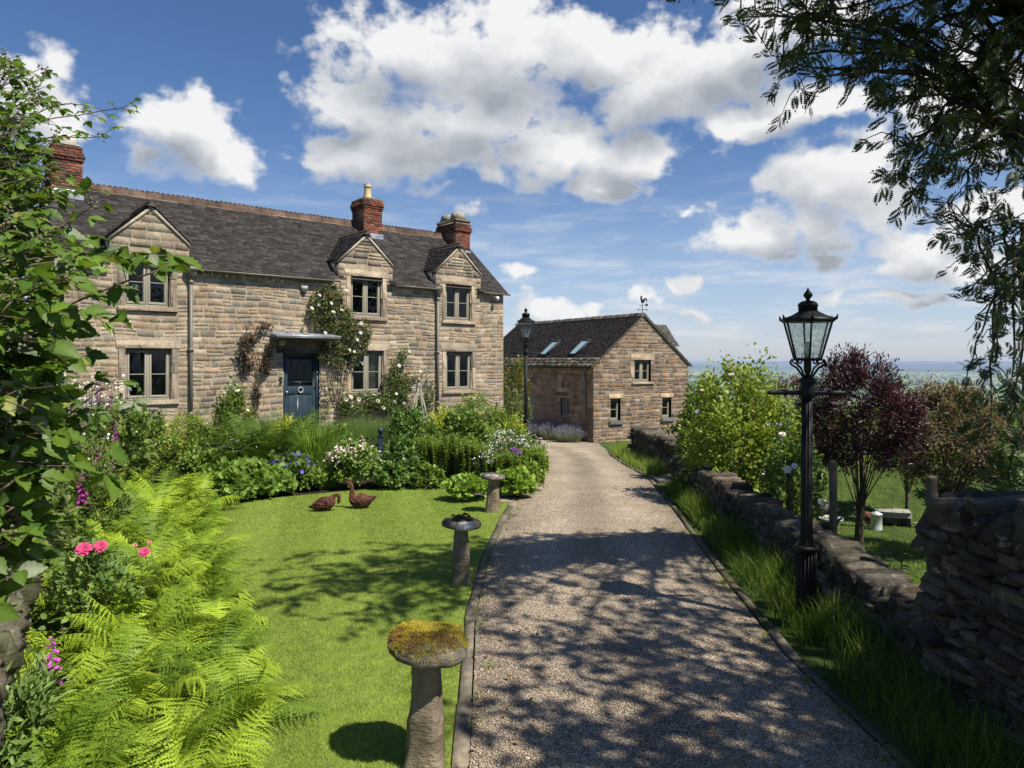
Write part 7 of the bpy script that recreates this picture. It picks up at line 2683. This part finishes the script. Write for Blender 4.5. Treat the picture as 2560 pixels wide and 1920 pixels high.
# crown beyond the frame, above and to the right
for k_ in range(64):
    a = r.uniform(0, 6.28)
    q_ = math.sqrt(r.uniform(.05, 1))
    e_ = np.array((4.6 + 3.6 * q_ * math.cos(a), 4.5 + 2.2 * q_ * math.sin(a), 5.4 + 1.5 * (1 - q_) * r.uniform(-.4, 1) + r.normal(0, .25)))
    if e_[2] < EYE + .508 * e_[1] + .15 and e_[0] < .72 * e_[1]:
        e_[2] = EYE + .508 * e_[1] + r.uniform(.2, .9)
    s_ = high + r.normal(0, .15, 3)
    mid = (s_ + e_) / 2 + np.array((0, 0, .3))
    limbs.append([s_, mid, e_])
for k_ in range(20):
    e_ = np.array((r.uniform(.5, 2.2), r.uniform(3.9, 5.5), 0))
    e_[2] = EYE + .508 * e_[1] + r.uniform(.8, 1.3)
    s_ = high + r.normal(0, .15, 3)
    limbs.append([s_, (s_ * 2 + e_) / 3 + np.array((0, 0, .35)), (s_ + e_ * 2) / 3 + np.array((0, 0, .3)), e_])
limbs.append([np.array((5.3, 7.3, 2.9)), np.array((5.25, 7.0, 4.2)), np.array((4.55, 6.3, 5.2)), np.array((4.15, 6.0, 5.7))])
big_tree('rowan_tree', 'rowan with feathery dark leaves overhanging from the right edge of the view', (5.6, 7.5, -.75),
         [(5.75, 7.5, -.9), (5.65, 7.42, .8), (5.4, 7.35, 2.2), (5.25, 7.3, 3.2), (5.35, 7.1, 4.3), (5.0, 6.6, 5.5)], .085, limbs, .115, 15, T_PIN, (.02, .04, .009), (.075, .11, .02), M_leafd, 5, .34, (.7, 1.2), .2, face=.9)
# dense dark lower growth at the right edge
bush('elder_bush', 'dark pinnate leaved bush at the right edge above the tall wall end', 'shrub', 2250, 790, 190, 7.6, 1100, .13, T_PIN, (.018, .038, .01), (.06, .095, .02), clumps=70, sig=.13, low=-.8, base=-.8, mat=M_leafd, stems=14, stem_mat=M_bark, face=.8)
limbs = []
for k_ in range(150):
    a = r.uniform(0, 6.28)
    q_ = math.sqrt(r.uniform(0, 1))
    e_ = np.array((TC[0] + TC[3] * q_ * math.cos(a), TC[1] + TC[4] * q_ * math.sin(a), TC[2] + TC[5] * math.sqrt(max(0, 1 - q_ * q_)) * r.uniform(-.8, 1)))
    s_ = np.array((TC[0] + .6, TC[1] - .6, TC[2] - 2.2)) + r.normal(0, .2, 3)
    limbs.append([s_, (s_ + e_) / 2 + np.array((0, 0, .5)), e_])
big_tree('sycamore_tree', 'tall tree standing outside the view to the right whose crown shades the near drive', (6.4, .2, -.6), [(6.4, .2, -.8), (6.35, .3, 1.2), (6.2, .5, 2.6), (TC[0] + .6, TC[1] - .6, TC[2] - 1.8)], .2, limbs, .11, 12, T_OVATE,
         (.035, .065, .012), (.09, .14, .025), M_leaf, 8, .42, (.7, 1.2), .1)
# trees across the lane, mirrored in the cottage windows
for k_, (x, y, h, lab) in enumerate(((15, 8, 9, 'first field maple right of the view'), (19, 2, 11, 'second, taller field maple right of the view'), (24, 10, 10, 'third field maple farther right of the view'))):
    limbs = []
    for j_ in range(60):
        u = rnd_unit(r, 1)[0]
        e_ = np.array((x, y, h * .6)) + u * np.array((3.2, 3.2, h * .4))
        limbs.append([np.array((x, y, h * .35)), np.array((x, y, h * .5)) + u * np.array((1.4, 1.4, h * .15)), e_])
    big_tree('field_maple', lab, (x, y, -1.5), [(x, y, -2), (x, y, h * .2), (x, y, h * .5)], .2, limbs, .3, 4, T_OVATE, (.03, .055, .012), (.08, .12, .02), M_leaf, 20 + k_, .8)

# ================================================================== bramble at the left, close to
r = np.random.default_rng(17)
BRX = [(110, 25), (170, 120), (200, 200), (235, 255), (265, 150), (330, 150), (420, 205), (500, 190), (560, 330), (600, 330), (650, 240), (700, 215), (800, 170), (905, 215), (965, 190), (1010, 225), (1060, 80), (1200, 45), (1260, 10)]


def bx_lim(y):
    return np.interp(y, [b[0] for b in BRX], [b[1] for b in BRX])


canes = [([(-60, 330), (91, 256), (168, 250), (200, 243), (252, 234), (281, 229)], 3.3, .36), ([(-60, 330), (60, 315), (109, 294), (190, 298), (219, 294)], 3.2, .36), ([(-60, 250), (0, 188), (47, 167), (88, 148)], 3.4, .34),
         ([(-80, 420), (0, 363), (91, 327), (120, 290)], 3.0, .4), ([(-60, 760), (88, 685), (182, 644), (270, 608), (328, 590), (372, 568)], 2.2, .6), ([(-60, 740), (60, 690), (150, 668), (240, 690)], 2.3, .6),
         ([(-60, 870), (0, 844), (80, 797), (135, 777)], 2.0, .6), ([(-40, 1030), (43, 962), (140, 904), (200, 854), (255, 815)], 2.3, .5), ([(-30, 1010), (93, 964), (170, 927), (238, 904), (280, 880)], 2.4, .45), ([(-60, 990), (0, 972), (92, 962), (160, 955), (245, 1000)], 2.1, .65),
         ([(-60, 560), (60, 520), (150, 480), (200, 445)], 2.6, .5), ([(-60, 600), (80, 570), (180, 560), (290, 545), (360, 552)], 2.2, .6), ([(-60, 160), (-10, 130), (10, 115)], 3.4, .34), ([(-60, 480), (40, 440), (110, 400), (190, 412)], 2.8, .45)]
for k_ in range(210):
    y = r.uniform(130, 1240)
    lim = bx_lim(y) * (1 if k_ < 120 else .5)
    x1 = lim * r.uniform(.1, .62)
    y0 = y + r.uniform(20, 200)
    dep = np.interp(y, [120, 350, 600, 1250], [3.3, 2.9, 2.2, 2.1]) + r.uniform(-.2, .6)
    canes.append(([(-120 + r.uniform(-40, 40), y0), (x1 * .3 - 40, y + (y0 - y) * .4), (x1 * .7, y + r.uniform(-15, 25)), (x1, y)], dep, np.interp(y, [120, 400, 650], [.34, .45, .6])))
root_p = np.array((-2.75, 2.7, 0.0))
br_root = thing('bramble_bush', 'overgrown bramble with serrated green leaves reaching in from the left edge', 'bramble', tuple(root_p))
mb = MB()
P, D, N, S = [], [], [], []
buds = []
for ci_, (c, dep, sc_) in enumerate(canes):
    pts = np.array([pix(x, y, dep + .12 * i_ * r.uniform(-.6, 1)) for i_, (x, y) in enumerate(c)])
    t0, t1 = np.linspace(0, 1, len(pts)), np.linspace(0, 1, 22)
    q_ = np.stack([np.interp(t1, t0, pts[:, k_]) for k_ in range(3)], 1)
    for _ in range(3):
        q_[1:-1] = (q_[:-2] + 2 * q_[1:-1] + q_[2:]) / 4
    # carry the cane down to the ground outside the view
    if ci_ % 9 == 0:
        g0 = np.array((min(root_p[0], q_[0][0]) + r.normal(-.1, .22), q_[0][1] + r.normal(0, .3), 0.0))
        md = g0 * .45 + q_[0] * .55 + np.array((-.12, 0, .25))
        u_ = np.linspace(0, 1, 10)[:-1, None]
        low_ = (1 - u_) ** 2 * g0 + 2 * u_ * (1 - u_) * md + u_ ** 2 * q_[0]
        full = np.concatenate([low_, q_])
        for b0 in low_[1:]:
            for _ in range(7):
                d_ = rnd_unit(r, 1)[0] * (1, 1, .5)
                e_ = b0 + d_ * r.uniform(.05, .22)
                mb.tube(np.array([b0, e_]) - root_p, .0014, 4, cap=False)
                for ang_ in (0, 1.2, -1.2):
                    P.append(e_)
                    D.append(d_ + np.cross((0, 0, 1), d_) * ang_)
                    N.append(np.array((.25, -.3, 1.0)) + r.normal(0, .3, 3))
                    S.append(r.uniform(.05, .085))
    else:
        full = q_[int(22 * r.uniform(.0, .3)):]
    mb.tube(full - root_p, np.linspace(.005, .0016, len(full)) * (.6 + sc_ * .6), 6, cap=False)
    ln = np.linalg.norm(np.diff(q_, axis=0), axis=1).sum()
    m = max(4, int(ln / (.062 * (.6 + sc_))))
    pos = np.linspace(.12, 1.0, m)
    for j_, t_ in enumerate(pos):
        i_ = min(21, int(t_ * 21))
        tan = q_[min(i_ + 1, 21)] - q_[max(i_ - 1, 0)]
        tan /= np.linalg.norm(tan)
        side = np.cross(tan, (0, 0, 1)) * (1 if j_ % 2 else -1)
        d_ = tan * .6 + side * .8 + np.array((0, 0, .1)) + r.normal(0, .25, 3)
        d_ /= np.linalg.norm(d_)
        pet = .045 + .05 * sc_ * r.uniform(.6, 1.3)
        b0 = q_[i_]
        e_ = b0 + d_ * pet
        mb.tube(np.array([b0, e_]) - root_p, .0014, 4, cap=False)
        up = np.array((0, 0, 1.0)) + r.normal(0, .45, 3) + np.array((.25, -.35, 0))
        sz = np.interp(sc_, [.34, .5, .65], [.10, .108, .118]) * sc_ * r.uniform(.7, 1.35)
        for ang_, f_ in ((0, 1.0), (1.25, .78), (-1.25, .78)):
            if ang_ and r.uniform() < .12:
                continue
            sd = np.cross(up, d_)
            sd /= np.linalg.norm(sd)
            dd = d_ * math.cos(ang_) + sd * math.sin(ang_) + np.array((0, 0, -.25)) + r.normal(0, .12, 3)
            P.append(e_)
            D.append(dd)
            N.append(up + r.normal(0, .25, 3))
            S.append(sz * f_)
        if j_ == m - 1 and sc_ > .3 and r.uniform() < .5:
            buds.append(q_[-1])
P, D, N, S = np.array(P), np.array(D), np.array(N), np.array(S)
mb.build('canes', M_cane, br_root)
VF_ = np.ones(len(T_BRAMBLE[0]))
VF_[0::3] = 1.28
VF_[1::6] = .84
VF_[2::6] = .84
V, F, C = place(T_BRAMBLE, P - root_p, D, N, S, pal(r, len(P), (.04, .09, .012), (.125, .205, .024), (((.16, .20, .12), .06), ((.2, .22, .05), .05))))
link('foliage', mesh_np('foliage', V, F, M_leaf, C * np.tile(VF_, len(P))[:, None], True), br_root)
for b in buds:
    mb = MB()
    for k_ in range(9):
        c = b - root_p + r.normal(0, .013, 3)
        mb.tube([c + (0, 0, -.004), c, c + (0, 0, .005)], [.002, .0052, .002], 6, np.array((.22, .22, .13)) * r.uniform(.7, 1.2))
    mb.build('bud_cluster', M_petal, br_root)

# weeds along the edges of the drive
r = np.random.default_rng(91)
wx, wy = [], []
for k_ in range(70):
    y = 3.2 + 10 * r.uniform() ** 1.5
    x = (drive_l(y) + abs(r.normal(.03, .05))) if r.uniform() < .6 else (drive_r(y) - abs(r.normal(.03, .06)))
    m = r.integers(6, 26)
    wx.append(x + r.normal(0, .022, m))
    wy.append(y + r.normal(0, .03, m))
wx, wy = np.concatenate(wx), np.concatenate(wy)
n = len(wx)
Vb, Fb, Cb = blades(np.stack([wx, wy, gz(wx, wy) + .02], 1), r.uniform(.02, .075, n), r.uniform(.004, .009, n), r.uniform(.3, 1.0, n), r.uniform(0, 6.28, n), pal(r, n, (.09, .14, .02), (.22, .28, .05)), 2)
kind(tag(link('weeds', mesh_np('weeds', Vb, Fb, M_grass, Cb)), 'tiny weeds and grass tufts rooted in the gravel along the drive edges', 'weeds'), 'stuff')
# dead leaves fallen on the gravel
n = 420
ly = 3.2 + 9 * r.uniform(0, 1, n) ** 1.3
lx = drive_l(ly) + (drive_r(ly) - drive_l(ly)) * np.where(r.uniform(0, 1, n) < .6, r.beta(1, 6, n), 1 - r.beta(1, 4, n))
V, F, C = place(T_OVATE, np.stack([lx, ly, gz(lx, ly) + .048], 1), rnd_unit(r, n) * (1, 1, .2), np.array((0, 0, 1.0)) + rnd_unit(r, n) * .35, r.uniform(.015, .04, n), pal(r, n, (.12, .08, .04), (.28, .2, .09)))
kind(tag(link('fallen_leaves', mesh_np('fallen_leaves', V, F, M_leaf, C)), 'small dry leaves and litter lying along the edges of the gravel', 'leaves'), 'stuff')

# ================================================================== air
hz_ = MB()
hz_.box(-21000, 21000, -21000, 21000, -150, 16)
m_, t = new_mat('haze_mat')
vp = t.add('ShaderNodeVolumePrincipled', {'Color': (.62, .78, 1.0, 1), 'Density': HAZE, 'Anisotropy': 0.0})
o_ = t.add('ShaderNodeOutputMaterial')
t.l.new(vp.outputs[0], o_.inputs['Volume'])
if HAZE > 0:
    kind(hz_.build('haze', m_), 'stuff')
